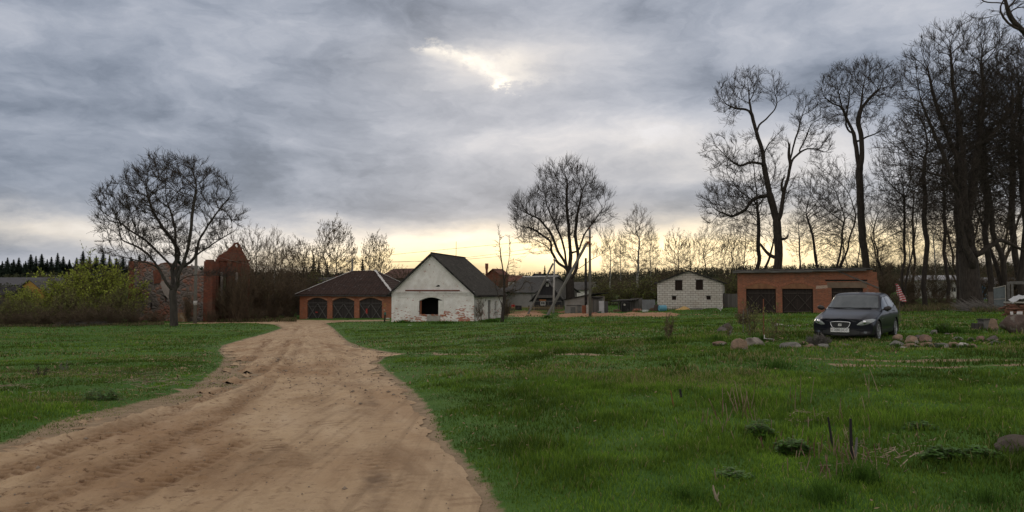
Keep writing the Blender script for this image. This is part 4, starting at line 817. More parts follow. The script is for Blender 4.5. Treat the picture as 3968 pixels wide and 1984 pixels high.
f = Frame(1032, 110, 1130, 112); gable_house('low_shed', 'low dark shed with pale window behind the thicket by the road bend', f, 5, hh(f, 1180), hh(f, 1162), OLDW, TAR, side='eave', parts=[(0.5, 1.8, 0.9, 2.0)])
f = Frame(60, 142, 180, 140); T = gable_house('ochre_house', 'ochre-yellow wooden gabled house behind the left thicket', f, 8, hh(f, 1128), hh(f, 1083, 3), YEL, ROOFG, parts=[(1.4, 2.1, 0.2+0.6, 2.0), (3.6, 4.5, 0.8, 2.1)], ov=0.6)
f = Frame(-120, 175, 190, 172); gable_house('long_barn', 'long grey barn roof behind the ochre house', f, 10, hh(f, 1103), hh(f, 1074), CONC, mat('barn_roof', (0.085, 0.082, 0.088), (0.06, 0.058, 0.062), 1.5, 0.9), side='eave')
f = Frame(-60, 128, 38, 128); gable_house('dark_shed', 'small dark roofed shed at the left edge before the ochre house', f, 6, hh(f, 1138), hh(f, 1110), OLDW, TAR, side='eave')
f = Frame(1470, 165, 1600, 160); gable_house('red_roofed_barn', 'long barn with a rusty red ridge seen over the left slope of the white house', f, 10, hh(f, 1075), hh(f, 1039), OLDW, mat('rust_roof', (0.12, 0.055, 0.04), (0.07, 0.04, 0.032), 2, 0.9), side='eave')
f = Frame(1888, 172, 1938, 170); T = gable_house('red_brick_house', 'small red brick gabled house beside the rusty water tower', f, 3, hh(f, 1062), hh(f, 1041), RBR, mat('rust_roof2', (0.16, 0.06, 0.04), (0.08, 0.04, 0.03), 2, 0.9), ov=0.3)
f = Frame(1963, 190, 2022, 190); gable_house('red_roofed_house', 'far house with a dark red roof above the grey brick house', f, 8, hh(f, 1088), hh(f, 1066), WHITEP, _mats['rust_roof2'], side='eave')
f = Frame(2056, 170, 2092, 168); T = gable_house('gabled_cottage', 'small dark cottage with a chimney behind the leaning strut pole', f, 7, hh(f, 1078), hh(f, 1060), DARKW, TAR, ov=0.3)
m = MB(); m.box(0.6, 1.0, 2, 2.4, hh(f, 1068), hh(f, 1053)); m.build('chimney', REDG, T)
# water tower
b = at(1886, 176); T = thing('water_tower', 'rusty red water tower with a wide tank on a thin shaft', 'tower', b)
h1 = zat(1042, 176)-b.z; h2 = zat(1021, 176)-b.z; m = MB(); m.tube([(0, 0, 0), (0, 0, h1)], 0.25, 8); m.build('shaft', RUST, T); m = MB(); m.tube([(0, 0, h1-0.35), (0, 0, h1+0.25), (0, 0, h2-0.1), (0, 0, h2)], [0.25, 0.38, 0.38, 0.42], 12); m.build('tank', RUST, T)
# white barracks behind the grove
f = Frame(3490, 128, 3745, 122); pp = [(f.u(a), f.u(b_), hh(f, 1132), hh(f, 1112)) for a, b_ in ((3505, 3522), (3612, 3632), (3683, 3704))]
gable_house('white_barracks', 'long white building glimpsed between the trunks left of the giant tree', f, 9, hh(f, 1084), hh(f, 1066), WHITEP, mat('pale_roof', (0.40, 0.40, 0.41), (0.30, 0.30, 0.31), 2, 0.9), side='eave', parts=pp)
f = Frame(3795, 118, 3990, 116); T = gable_house('workshop', 'white workshop with a pale blue doorway between the trunks right of the giant tree', f, 9, hh(f, 1098), hh(f, 1074), WHITEP, _mats['pale_roof'], side='eave')
BLUE = mat('blue_paint', (0.10, 0.27, 0.42), (0.07, 0.20, 0.33), 3, 0.6)
m = MB(); m.box(f.u(3798), f.u(3818), -0.06, -0.003, 0.2, hh(f, 1102)); m.box(f.u(3930), f.u(3968), -0.06, -0.003, hh(f, 1124), hh(f, 1108)); m.build('blue_door', BLUE, T)
# ================================================================== CAR
def car_paint():
    m = bpy.data.materials.new('dark_navy_paint'); m.use_nodes = True; nt = m.node_tree; b = nt.nodes['Principled BSDF']
    v = nd(nt, 'ShaderNodeTexCoord').outputs['Object']; s = nd(nt, 'ShaderNodeSeparateXYZ'); lk(nt, v, s.inputs[0])
    c = MIX(nt, NOISE(nt, v, 60, 2), (0.005, 0.0055, 0.010), (0.008, 0.0085, 0.015))
    dust = M(nt, 'MULTIPLY', RANGE(nt, M(nt, 'ADD', s.outputs[2], M(nt, 'MULTIPLY', NOISE(nt, v, 4, 5), 0.3)), 0.60, 0.2), 0.3); c = MIX(nt, dust, c, (0.10, 0.085, 0.065))
    lk(nt, c, b.inputs['Base Color']); b.inputs['Metallic'].default_value = 0.0; b.inputs['Specular IOR Level'].default_value = 0.12; b.inputs['Coat Weight'].default_value = 0.3; b.inputs['Coat Roughness'].default_value = 0.07
    lk(nt, RANGE(nt, dust, 0, 0.45, 0.28, 0.7), b.inputs['Roughness']); return m
def simple(name, c, rough=0.4, metal=0.0, coat=0.0, spec=0.5):
    m = mat(name, c, tuple(q*0.85 for q in c), 12, rough, metal=metal, spec=spec); m.node_tree.nodes['Principled BSDF'].inputs['Coat Weight'].default_value = coat; return m
PAINT = car_paint(); CGLASS = simple('car_glass', (0.022, 0.034, 0.042), 0.04, 0.0, 0.3, 0.5); BLKP = simple('black_plastic', (0.012, 0.012, 0.013), 0.5); CHR = simple('chrome', (0.72, 0.72, 0.74), 0.22, 1.0); TYRE = simple('tyre_rubber', (0.018, 0.017, 0.016), 0.85)
ALLOY = simple('alloy', (0.42, 0.42, 0.44), 0.35, 0.7); LENS = simple('lamp_lens', (0.24, 0.26, 0.25), 0.15, 0.1, 0.5, 0.6); PLATE = simple('plate_white', (0.62, 0.62, 0.62), 0.5); INK = simple('plate_ink', (0.015, 0.015, 0.015), 0.6); SEATM = simple('seat_fabric', (0.03, 0.03, 0.032), 0.9)
CAR = thing('parked_car', 'dark navy blue five door hatchback parked on the grass among the stones', 'car')
# stations: y, z_bottom, x_bottom, z_mid, x_mid, z_belt, x_belt, z_roofedge, x_roofedge, z_top
ST = [(-2.16,.20,.70,.42,.80,.60,.74,.665,.55,.70),(-2.05,.18,.78,.42,.86,.62,.82,.70,.60,.735),(-1.75,.18,.82,.45,.885,.68,.86,.775,.66,.81),(-1.35,.19,.83,.48,.895,.74,.875,.845,.70,.885),(-0.98,.19,.83,.50,.895,.80,.875,.90,.72,.945),
 (-0.82,.19,.83,.50,.895,.83,.87,.93,.75,.985),(-0.45,.19,.83,.50,.895,.87,.865,1.14,.71,1.20),(-0.05,.19,.83,.50,.895,.90,.86,1.35,.66,1.40),(0.25,.19,.83,.50,.895,.92,.858,1.405,.64,1.455),(0.75,.19,.83,.52,.895,.945,.855,1.42,.635,1.475),(1.25,.19,.83,.54,.895,.965,.85,1.40,.62,1.46),
 (1.62,.20,.82,.56,.89,.985,.83,1.345,.60,1.41),(1.90,.22,.80,.60,.87,1.0,.79,1.20,.60,1.27),(2.07,.26,.77,.62,.85,.98,.74,1.01,.58,1.05),(2.15,.30,.70,.62,.80,.86,.70,.90,.52,.92)]
def contour(s):
    y, zb, xb, zm, xm, zs, xs, zr, xr, zt = s
    return [(xb*0.55, zb), (xb, zb+.02), (xm-.015, (zb+zm)/2+.02), (xm, zm), (xm-.005, (zm+zs)/2+.02), (xs, zs), (xs*.55+xr*.45+.012, zs*.55+zr*.45), (xr+.02, zr-.012), (xr*.86, zr*.45+zt*.55), (xr*.5, zt-.008), (0, zt)]
G_ = np.array([[(c[0], s[0], c[1]) for c in contour(s)] for s in ST])
def cap(row, y, k):
    r = row.copy(); r[:, 0] *= k; r[:, 1] = y; return r
def bend(G):
    x = np.abs(G[..., 0]); y = G[..., 1]; fw = np.clip((-1.15-y)/1.0, 0, 1); rw = np.clip((y-1.3)/0.85, 0, 1)
    G = G.copy(); G[..., 1] += fw*0.30*(x/0.88)**2.4-rw*0.18*(x/0.88)**2.4
    # bonnet slopes down to the sides, screen bows forward
    mid = np.clip(1-np.abs(y+0.45)/0.65, 0, 1)*(G[..., 2] > 0.8); G[..., 1] += mid*0.16*(x/0.8)**2
    return G
rows = [cap(G_[0], -2.17, 0.0), cap(G_[0], -2.17, 0.5)]+list(G_)+[cap(G_[-1], 2.16, 0.5), cap(G_[-1], 2.16, 0.0)]
G_ = bend(np.array(rows))
def cr(Gc, n, axis):
    """Catmull-Rom resample along an axis"""
    Gc = np.moveaxis(Gc, axis, 0); m = len(Gc); P = np.concatenate([[2*Gc[0]-Gc[1]], Gc, [2*Gc[-1]-Gc[-2]]]); out = []
    for i in range(m-1):
        for k in range(n):
            t = k/n; a, b, c, d = P[i], P[i+1], P[i+2], P[i+3]
            out.append(0.5*((2*b)+(c-a)*t+(2*a-5*b+4*c-d)*t*t+(3*b-a-3*c+d)*t**3))
    out.append(Gc[-1]); return np.moveaxis(np.array(out), 0, axis)
S_ = cr(cr(G_, 7, 0), 7, 1); nu, nv = S_.shape[:2]
FA, RA, WR = -1.27, 1.30, 0.315
V = np.concatenate([S_.reshape(-1, 3), S_.reshape(-1, 3)*np.array([-1, 1, 1])]); idx = np.arange(nu*nv).reshape(nu, nv)
q = np.stack([idx[:-1, :-1], idx[:-1, 1:], idx[1:, 1:], idx[1:, :-1]], -1).reshape(-1, 4); ctr = V[q].mean(1)
cut = np.zeros(len(q), bool)
for ax in (FA, RA): cut |= (np.hypot(ctr[:, 1]-ax, ctr[:, 2]-WR) < 0.375) & (np.abs(ctr[:, 0]) > 0.5)
q = q[~cut]; q2 = q[:, ::-1]+nu*nv
bm = bmesh.new(); me = np_mesh('body', V, np.concatenate([q[:, ::-1], q2[:, ::-1]]), smooth=True); bm.from_mesh(me); bmesh.ops.remove_doubles(bm, verts=bm.verts[:], dist=0.0004); bmesh.ops.recalc_face_normals(bm, faces=bm.faces[:]); bm.to_mesh(me); bm.free()
for p_ in me.polygons: p_.use_smooth = True
link('body', me, PAINT, CAR)
BV = BVHTree.FromPolygons([tuple(v.co) for v in me.vertices], [tuple(p_.vertices) for p_ in me.polygons])
def fill_rows(poly, nr=14, nc=18):
    """grid over a polygon: rows in the second coordinate"""
    ys = [p[1] for p in poly]; lo, hi = min(ys), max(ys); out = []
    for r in range(nr+1):
        y = lo+(hi-lo)*(0.002+0.996*r/nr); xs = []
        for i in range(len(poly)):
            a, e = poly[i], poly[(i+1) % len(poly)]
            if (a[1] > y) != (e[1] > y): xs.append(a[0]+(y-a[1])/(e[1]-a[1])*(e[0]-a[0]))
        if len(xs) < 2: xs = [poly[0][0]]*2
        out.append([(min(xs)+(max(xs)-min(xs))*c/nc, y) for c in range(nc+1)])
    return out
def decal(name, poly, view, mt, parent, off=0.006, label=None, nr=14, nc=18, side=1, bulge=0.0):
    """patch that follows the body; view 'front' takes (x,z), 'side' takes (y,z), 'top' takes (x,y)"""
    g = fill_rows(poly, nr, nc); Vv = []; ok = []
    for i, r in enumerate(g):
        for j, (a, b) in enumerate(r):
            if view == 'front': o, d_ = Vector((a, -4, b)), Vector((0, 1, 0))
            elif view == 'rear': o, d_ = Vector((a, 4, b)), Vector((0, -1, 0))
            elif view == 'side': o, d_ = Vector((2*side, a, b)), Vector((-side, 0, 0))
            else: o, d_ = Vector((a, b, 3)), Vector((0, 0, -1))
            h = BV.ray_cast(o, d_); k = off+bulge*math.sin(math.pi*i/nr)*math.sin(math.pi*j/nc)
            if h[0] is None: Vv.append((0, 0, 0)); ok.append(False); continue
            n = h[1] if h[1].dot(d_) < 0 else -h[1]; Vv.append(tuple(h[0]+n*k)); ok.append(True)
    Q = [(i*(nc+1)+j, i*(nc+1)+j+1, (i+1)*(nc+1)+j+1, (i+1)*(nc+1)+j) for i in range(nr) for j in range(nc)]
    Q = [f_ for f_ in Q if all(ok[t] for t in f_)]
    me_ = np_mesh(name, Vv, Q, smooth=True); return link(name, me_, mt, parent, label)
def outline(poly, k):
    cx = sum(p[0] for p in poly)/len(poly); cy = sum(p[1] for p in poly)/len(poly); return [(cx+(a-cx)*k[0], cy+(b-cy)*k[1]) for a, b in poly]
ws = [(-.755,.975),(-.40,.962),(0,.958),(.40,.962),(.755,.975),(.72,1.06),(.68,1.18),(.63,1.335),(.55,1.358),(0,1.378),(-.55,1.358),(-.63,1.335),(-.68,1.18),(-.72,1.06)]
sur = decal('windscreen_seal', outline(ws, (1.035, 1.05)), 'front', BLKP, CAR, 0.004, nr=20)
WG = decal('windscreen', ws, 'front', CGLASS, CAR, 0.009, nr=20)
rearw = [(-.60,1.03),(.60,1.03),(.50,1.30),(-.50,1.30)]; decal('rear_window', rearw, 'rear', CGLASS, CAR, 0.008)
for sd_ in (1, -1):
    decal('window_trim', [(-.56,.92),(-.05,1.30),(.20,1.345),(.75,1.36),(1.25,1.325),(1.60,1.16),(1.62,1.06),(1.1,.985),(0,.935)], 'side', BLKP, CAR, 0.004, side=sd_, nc=40)
    for nm, pl in (('side_window', [(-.50,.945),(-.08,1.245),(.16,1.325),(.33,1.335),(.36,.965),(0,.955)]), ('side_window', [(.42,.968),(.39,1.335),(.75,1.345),(1.12,1.325),(1.16,1.03),(1.0,.995)]), ('quarter_window', [(1.21,1.04),(1.19,1.30),(1.36,1.25),(1.50,1.14),(1.50,1.10)])):
        decal(nm, pl, 'side', CGLASS, CAR, 0.009, side=sd_)
    hl = [(.44,.515),(.56,.50),(.72,.535),(.84,.60),(.875,.665),(.80,.685),(.66,.665),(.53,.60)]; hl = [(sd_*a, b) for a, b in hl]
    decal('headlamp_seal', outline(hl, (1.06, 1.12)), 'front', BLKP, CAR, 0.003); H_ = decal('headlight', hl, 'front', LENS, CAR, 0.008, bulge=0.012)
    mm = MB(); 
    c_ = BV.ray_cast(Vector((sd_*.64, -4, .60)), Vector((0, 1, 0)))[0]; mm.tube([c_+Vector((0, -0.028, 0)), c_+Vector((0, -0.012, 0))], [0.05, 0.06], 14); mm.build('reflector', CHR, H_, smooth=True)
    fo = [(sd_*.66+.045*math.cos(t), .30+.04*math.sin(t)) for t in np.linspace(0, 2*math.pi, 12, endpoint=False)]; decal('fog_lamp', fo, 'front', CGLASS, CAR, 0.008, nr=6, nc=6)
    # shut lines, handles
    for y0, y1, zA, zB in ((-.62,-.66,.30,.93), (.37,.36,.26,.97), (1.02,1.16,.50,1.02)):
        decal('shut_line', [(y0-.006,zA),(y0+.006,zA),(y1+.006,zB),(y1-.006,zB)], 'side', BLKP, CAR, 0.003, side=sd_, nr=20, nc=2)
    for y in (.20, 1.0): decal('door_handle', [(y-.10,.865),(y+.08,.865),(y+.08,.89),(y-.10,.89)], 'side', PAINT, CAR, 0.02, side=sd_, nr=3, nc=6, bulge=0.02)
    decal('side_sill', [(-.85,.20),(.92,.20),(.92,.265),(-.85,.265)], 'side', BLKP, CAR, 0.006, side=sd_, nr=4, nc=20)
    decal('indicator', [(-.80,.66),(-.72,.66),(-.72,.685),(-.80,.685)], 'side', LENS, CAR, 0.006, side=sd_, nr=2, nc=3)
    # mirror
    bmm = bmesh.new(); bmesh.ops.create_icosphere(bmm, subdivisions=3, radius=1.0)
    for v in bmm.verts: v.co = Vector((v.co.x*.115, v.co.y*(.075 if v.co.y < 0 else .04), v.co.z*.075+(0.01 if v.co.x*sd_ > 0 else -0.005)))
    for f_ in bmm.faces: f_.smooth = True
    mem = bpy.data.meshes.new('wing_mirror'); bmm.to_mesh(mem); bmm.free(); o = link('wing_mirror', mem, PAINT, CAR); o.location = (sd_*.985, -.50, .975)
    mm = MB(); mm.beam((sd_*.84, -.49, .93), (sd_*.93, -.50, .95), .06, .035); mm.build('mirror_arm', BLKP, CAR)
    # arch liner
    for ax in (FA, RA):
        mm = MB(); n = 20; pts = [(sd_*.885, ax+.372*math.cos(t), WR+.372*math.sin(t)) for t in np.linspace(-0.35, math.pi+0.35, n)]; mm.tube(pts, .012, 6); mm.build('arch_lip', BLKP, CAR)
        mm = MB(); a_ = [(ax+.375*math.cos(t), WR+.375*math.sin(t)) for t in np.linspace(-0.35, math.pi+0.35, n)]
        vs = [(sd_*.87, y, z) for y, z in a_]+[(sd_*.55, y, z) for y, z in a_]; fs = [(k, k+1, n+k+1, n+k) for k in range(n-1)]+[tuple(range(n, 2*n))]; mm.add(vs, fs); mm.build('wheel_well', BLKP, CAR)
gr = [(-.265,.585),(-.275,.545),(-.235,.455),(-.17,.415),(0,.405),(.17,.415),(.235,.455),(.275,.545),(.265,.585),(.15,.60),(0,.604),(-.15,.60)]
go = decal('grille', gr, 'front', BLKP, CAR, 0.006)
pts = []
for a, b in gr+[gr[0]]: h = BV.ray_cast(Vector((a, -4, b)), Vector((0, 1, 0)))[0]; pts.append(h+Vector((0, -0.012, 0)))
mm = MB(); dense = cr(np.array([list(p) for p in pts]), 3, 0); mm.tube([Vector(p) for p in dense], .013, 6); mm.build('grille_surround', CHR, go, smooth=True)
mm = MB(); yb = -2.195
for z in (0.435, 0.47, 0.535, 0.57): mm.box(-.20, .20, -2.19, -2.183, z, z+.004)
mm.build('grille_bar', BLKP, go)
# emblem: two slanted bars meeting like a stylised letter
mm = MB(); e = [(-.052,.475),(.035,.475),(.052,.49),(.052,.513),(-.02,.513),(-.02,.520),(.052,.520),(.052,.535),(.045,.545),(-.038,.545),(-.052,.532),(-.052,.507),(.022,.507),(.022,.500),(-.052,.500)]
mm.wall(e, [], -2.208, -2.198); mm.build('emblem', CHR, go)
lo = [(-.52,.335),(-.50,.24),(-.30,.215),(0,.208),(.30,.215),(.50,.24),(.52,.335),(.40,.355),(0,.365),(-.40,.355)]; decal('lower_grille', lo, 'front', BLKP, CAR, 0.005)
decal('bumper_line', [(-.62,.378),(.62,.378),(.62,.386),(-.62,.386)], 'front', BLKP, CAR, 0.003, nr=2, nc=30)
for sd_ in (1, -1): decal('bonnet_line', [(sd_*.30,.595),(sd_*.66,.705),(sd_*.66,.713),(sd_*.30,.603)], 'front', BLKP, CAR, 0.003, nr=8, nc=2)
mm = MB(); mm.box(-.26, .26, -2.215, -2.20, .30, .412); pl = mm.build('number_plate', PLATE, CAR, bevel=0.003)
mm = MB(); mm.wall([(-.265,.292),(.265,.292),(.265,.42),(-.265,.42)], [[(-.25,.308),(.25,.308),(.25,.404),(-.25,.404)]], -2.219, -2.2152); mm.build('plate_frame', CHR, pl)
text_obj('plate_text', '2080 OC-7', 0.105, INK, pl, (0.03, -2.2165, .357), (R(90), 0, 0), 0.001, (0.78, 1, 1))
mm = MB(); mm.box(-.236, -.205, -2.217, -2.2152, .372, .386); mm.build('plate_flag', simple('flag_red', (0.4, 0.04, 0.04), 0.6), pl); mm = MB(); mm.box(-.236, -.205, -2.217, -2.2152, .364, .3715); mm.build('plate_flag', simple('flag_green', (0.03, 0.2, 0.06), 0.6), pl)
text_obj('plate_country', 'BY', 0.03, INK, pl, (-.22, -2.2165, .335), (R(90), 0, 0), 0.001)
for sd_ in (1, -1):
    a_ = Vector((sd_*-.10-.1, 0, 0))
    p0 = BV.ray_cast(Vector((-.55 if sd_ < 0 else .02, -4, .975)), Vector((0, 1, 0)))[0]; p1 = BV.ray_cast(Vector((.02 if sd_ < 0 else .58, -4, .985)), Vector((0, 1, 0)))[0]
    if p0 and p1: mm = MB(); mm.tube([p0+Vector((0, -.02, .015)), (p0+p1)/2+Vector((0, -.03, .012)), p1+Vector((0, -.02, .015))], .008, 5); mm.build('wiper', BLKP, CAR)
decal('roof_rail_line', [(-.50,.3),(-.48,.3),(-.46,1.5),(-.48,1.5)], 'top', BLKP, CAR, 0.003, nr=12, nc=2); decal('roof_rail_line', [(.48,.3),(.50,.3),(.48,1.5),(.46,1.5)], 'top', BLKP, CAR, 0.003, nr=12, nc=2)
mm = MB(); mm.tube([(0, 1.35, 1.43), (0, 1.55, 1.60)], [.008, .004], 6); mm.build('aerial', BLKP, CAR)
def wheel(x, y, steer=0.0):
    sg = 1 if x > 0 else -1; prof = [(.20,-.10),(.27,-.105),(.305,-.09),(.315,-.05),(.315,.05),(.305,.085),(.27,.10),(.225,.095),(.215,.06)]
    n = 36; vs = []; fs = []
    for k in range(n):
        t = 2*math.pi*k/n
        for r, a in prof: vs.append((sg*a, r*math.cos(t), r*math.sin(t)))
    m_ = len(prof)
    for k in range(n):
        for j in range(m_-1): fs.append((k*m_+j, ((k+1) % n)*m_+j, ((k+1) % n)*m_+j+1, k*m_+j+1))
    w = MB().add(vs, fs).build('wheel', TYRE, CAR, smooth=True); w.location = (x, y, WR); w.rotation_euler = (0, 0, steer)
    mm = MB(); r0 = MB(); vs = []; fs = []
    for k in range(n):
        t = 2*math.pi*k/n
        for r, a in ((.222,.088),(.215,.095),(.200,.085),(.195,.03)): vs.append((sg*a, r*math.cos(t), r*math.sin(t)))
    for k in range(n):
        for j in range(3): fs.append((k*4+j, ((k+1) % n)*4+j, ((k+1) % n)*4+j+1, k*4+j+1))
    r0.add(vs, fs)
    for s_ in range(5):
        t = 2*math.pi*s_/5+0.3
        for dt in (-.16, .16):
            r0.beam((sg*.072, .05*math.cos(t), .05*math.sin(t)), (sg*.085, .203*math.cos(t+dt), .203*math.sin(t+dt)), .034, .02, (1, 0, 0))
    r0.tube([(sg*.05, 0, 0), (sg*.088, 0, 0)], .048, 14); r0.build('rim', ALLOY, w)
    d_ = MB(); d_.tube([(sg*.02, 0, 0), (sg*.026, 0, 0)], .19, 24); d_.build('brake_disc', BLKP, w)
for sg in (1, -1): wheel(sg*.79, FA, R(0)); wheel(sg*.78, RA)
mm = MB(); mm.box(-.6, .6, -1.9, 1.95, .17, .30); mm.build('underbody', BLKP, CAR)
# place: front wheel and rear wheel seen on the right-hand side
fw = hit(3394, 1321); rw_dir = Vector((0.60, 0.80, 0)).normalized(); yaw = math.atan2(-rw_dir.x, rw_dir.y)
CAR.rotation_euler = (0, 0, yaw); Rm = Matrix.Rotation(yaw, 3, 'Z'); fwp = Vector((fw.x, fw.y, 0)); org = fwp-Rm @ Vector((.84, FA-0.05, 0)); CAR.location = (org.x, org.y, gz(org.x, org.y)+0.0)
# ================================================================== YARD, POLES, STONES, SMALL THINGS
CHIP = mat('wood_chip', (0.42, 0.24, 0.13), (0.25, 0.13, 0.07), 9, 0.95, 0.8, 20)
def heap_strip(name, label, px0, px1, pyc, half, hh_, mt, seed, n=170):
    """heaped strip of loose material draped on the ground between two picture columns"""
    xs = np.linspace(px0, px1, n); C = []
    for px in xs[::max(1, n//24)]: p = hit(px, pyc(px)); C.append((px, p.y))
    C = np.array(C); dc = np.interp(xs, C[:, 0], C[:, 1]); m = 26; v = np.linspace(-1, 1, m); X = []; 
    Dm = dc[:, None]+v[None]*half*(0.75+0.5*vnoise(xs*0.02, xs*0+1, 1, seed))[:, None]; Xm = ((xs-CX)/F)[:, None]*Dm
    ends = np.clip(np.minimum((xs-px0), (px1-xs))/60, 0, 1)[:, None]
    prof = np.clip(1-v[None]**2, 0, 1)*ends*np.clip(vnoise(Xm, Dm, 0.45, seed, 4)*1.9-0.5, 0, 1.2)
    Z = ground_z(Xm, Dm)-0.06+prof*hh_+np.clip(prof*8, 0, 1)*(vnoise(Xm, Dm, 6, seed+1, 3))*0.10
    idx = np.arange(n*m).reshape(n, m); q = np.stack([idx[:-1, :-1], idx[1:, :-1], idx[1:, 1:], idx[:-1, 1:]], -1).reshape(-1, 4)
    o = link(name, np_mesh(name, np.stack([Xm, Dm, Z], -1), q, smooth=False), mt); tag(o, label, 'wood chips', kind='stuff'); return o
heap_strip('wood_chips', 'orange-brown layer of sawdust and bark chips spread before the yard fence', 1935, 2660, lambda p: 1223, 5.5, 0.42, CHIP, 3)
heap_strip('wood_chips', 'low tail of orange chips ending before the block house', 2560, 2850, lambda p: 1223, 1.6, 0.22, CHIP, 9, 90)
heap_strip('wood_chips', 'orange heap of bark between fence and strut pole', 1975, 2330, lambda p: 1212, 1.6, 0.40, mat('bark_chip', (0.33, 0.16, 0.08), (0.2, 0.1, 0.06), 7, 0.95, 0.8), 14, 110)
# tiny splinters scattered on the strips
rng = np.random.default_rng(77); n = 9000; px = rng.uniform(1945, 2680, n); dd = rng.uniform(76, 89, n); x = (px-CX)/F*dd; keep = vnoise(x, dd, 0.45, 3, 4) > 0.36; x, dd = x[keep], dd[keep]
V, q = prisms(np.stack([x, dd, ground_z(x, dd)+0.05], 1), np.stack([x+rng.normal(0, .25, len(x)), dd+rng.normal(0, .1, len(x)), ground_z(x, dd)+0.05+rng.uniform(0, .25, len(x))], 1), np.full(len(x), .025), np.full(len(x), .012)) if False else (None, None)
# ---- poles -------------------------------------------------------------------
CPOLE = mat('pole_concrete', (0.165, 0.155, 0.135), (0.10, 0.095, 0.083), 3, 0.9, 0.2, stretch=(1, 1, 0.4)); WPOLE = mat('pole_timber', (0.115, 0.095, 0.08), (0.06, 0.05, 0.043), 5, 0.9, 0.4, stretch=(1, 1, 0.3)); PALEP = mat('pale_pole', (0.42, 0.40, 0.38), (0.28, 0.27, 0.25), 4, 0.8)
INS = mat('insulator', (0.5, 0.48, 0.45), (0.35, 0.33, 0.3), 6, 0.3)
def pole(label, px, d, top, r0, r1, mt, name='utility_pole', arms=(), lean=0.0):
    b = at(px, d); h = zat(top, d)-b.z; T = thing(name, label, 'pole', b); m = MB(); m.tube([(0, 0, -0.2), (lean*0.5, 0, h*0.5), (lean, 0, h)], [r0, (r0+r1)/2, r1], 10); m.build('shaft', mt, T, smooth=True)
    for z, w in arms:
        m = MB(); m.beam((lean-w, -r1-0.03, h+z), (lean+w, -r1-0.03, h+z), 0.06, 0.07); a = m.build('crossarm', RUST, T)
        for s_ in (-1, 1): m = MB(); m.tube([(lean+s_*w*0.9, -r1-0.03, h+z+.03), (lean+s_*w*0.9, -r1-0.03, h+z+.12), (lean+s_*w*0.9, -r1-0.03, h+z+.18)], [.02, .05, .03], 8); m.build('insulator', INS, a)
    return T
T = pole('tall concrete utility pole in the meadow with rusty brackets, propped by a long strut', 2286, 82.5, 887, 0.17, 0.12, CPOLE, arms=((-0.9, 0.28), (-1.7, 0.22)))
b = at(2286, 82.5); h = zat(887, 82.5)-b.z
m = MB(); m.tube([(0, 0, h-0.02), (0, 0, h+0.15)], 0.1, 8); m.build('pole_cap', RUST, T)
def strut(label, pxb, db, pxt, pyt, dt, w, mt, name='strut_pole'):
    b = at(pxb, db); t = Vector(((pxt-CX)/F*dt, dt, zat(pyt, dt)))-b; T = thing(name, label, 'pole', b); m = MB(); m.beam((-t*0.02), t, w, w*0.8); m.build('shaft', mt, T); return T
T = strut('long grey concrete strut leaning right against the tall utility pole', 2114, 79.5, 2274, 942, 82.2, 0.25, CPOLE); 
m = MB(); t = Vector(((2276-CX)/F*82.2, 82.2, zat(940, 82.2)))-Vector(T.location); m.box(t.x-0.1, t.x+0.35, t.y-0.12, t.y+0.12, t.z-0.14, t.z+0.14); m.build('clamp', RUST, T)
strut('thin grey strut leaning right against the whitish post', 2043, 90, 2143, 1021, 92, 0.19, CPOLE)
pole('slim whitish post standing between the two leaning struts', 2144, 92, 1001, 0.14, 0.09, PALEP, lean=0.15, arms=((-0.25, 0.14),))
pole('blackened wooden post just left of the tall utility pole', 2270, 88, 1000, 0.17, 0.13, TAR)
pole('weathered grey pole right of the lone tree, before the ruin', 759, 84, 957, 0.21, 0.14, CPOLE, arms=((-0.5, 0.3),)); b = at(759, 84)
m = MB(); m.tube([(0, 0, 2.0), (0, 0, 2.45)], 0.205, 12); o = m.build('white_band', PALEP, bpy.data.objects['utility_pole.003'] if 'utility_pole.003' in bpy.data.objects else None, smooth=True)
T = pole('small pole with a street lamp behind the ridge of the hipped garage', 1365, 108, 1001, 0.16, 0.12, CPOLE); h = zat(1001, 108)-at(1365, 108).z
m = MB(); m.tube([(0, 0, h-0.2), (-0.4, 0, h-0.1), (-0.65, 0, h-0.35)], 0.03, 6); a = m.build('lamp_arm', RUST, T); m = MB(); m.tube([(-0.55, 0, h-0.3), (-0.8, 0, h-0.42), (-0.9, 0, h-0.45)], [.07, .1, .04], 8); m.build('lamp_head', PALEP, a)
pole('thin distant pole right of the ochre house', 180, 190, 1060, 0.14, 0.1, WPOLE)
# wires
WIRE = mat('wire', (0.05, 0.05, 0.05), None, 3, 0.6); WIREP = mat('pale_wire', (0.30, 0.30, 0.29), None, 3, 0.5)
def wire(label, a, b, sag, r=0.022, mt=WIRE):
    A = Vector(((a[0]-CX)/F*a[2], a[2], zat(a[1], a[2]))); B = Vector(((b[0]-CX)/F*b[2], b[2], zat(b[1], b[2]))); T = []
    n = 26
    for k in range(n+1): t = k/n; p = A+(B-A)*t; p.z -= sag*4*t*(1-t); T.append(p)
    m = MB(); m.tube(T, r, 4, cap=False); o = m.build('power_line', mt); tag(o, label, 'power line', 'overhead power lines'); return o
wire('uppermost overhead wire running left from the tall utility pole', (2280, 915, 82.5), (1360, 1003, 108), -0.05); wire('middle overhead wire running left from the tall utility pole', (2280, 918, 82.8), (760, 958, 84), 2.2, 0.018)
wire('lowest overhead wire running left from the tall utility pole over the white house', (2280, 945, 82.6), (1362, 1006, 108), 0.9); wire('overhead wire from the lone tree pole towards the hipped garage', (760, 968, 84), (1364, 1008, 108), 1.6, 0.010, WIREP)
wire('overhead wire running from the lone tree pole to the far left', (757, 965, 84), (178, 1063, 190), 1.5, 0.018, WIREP)
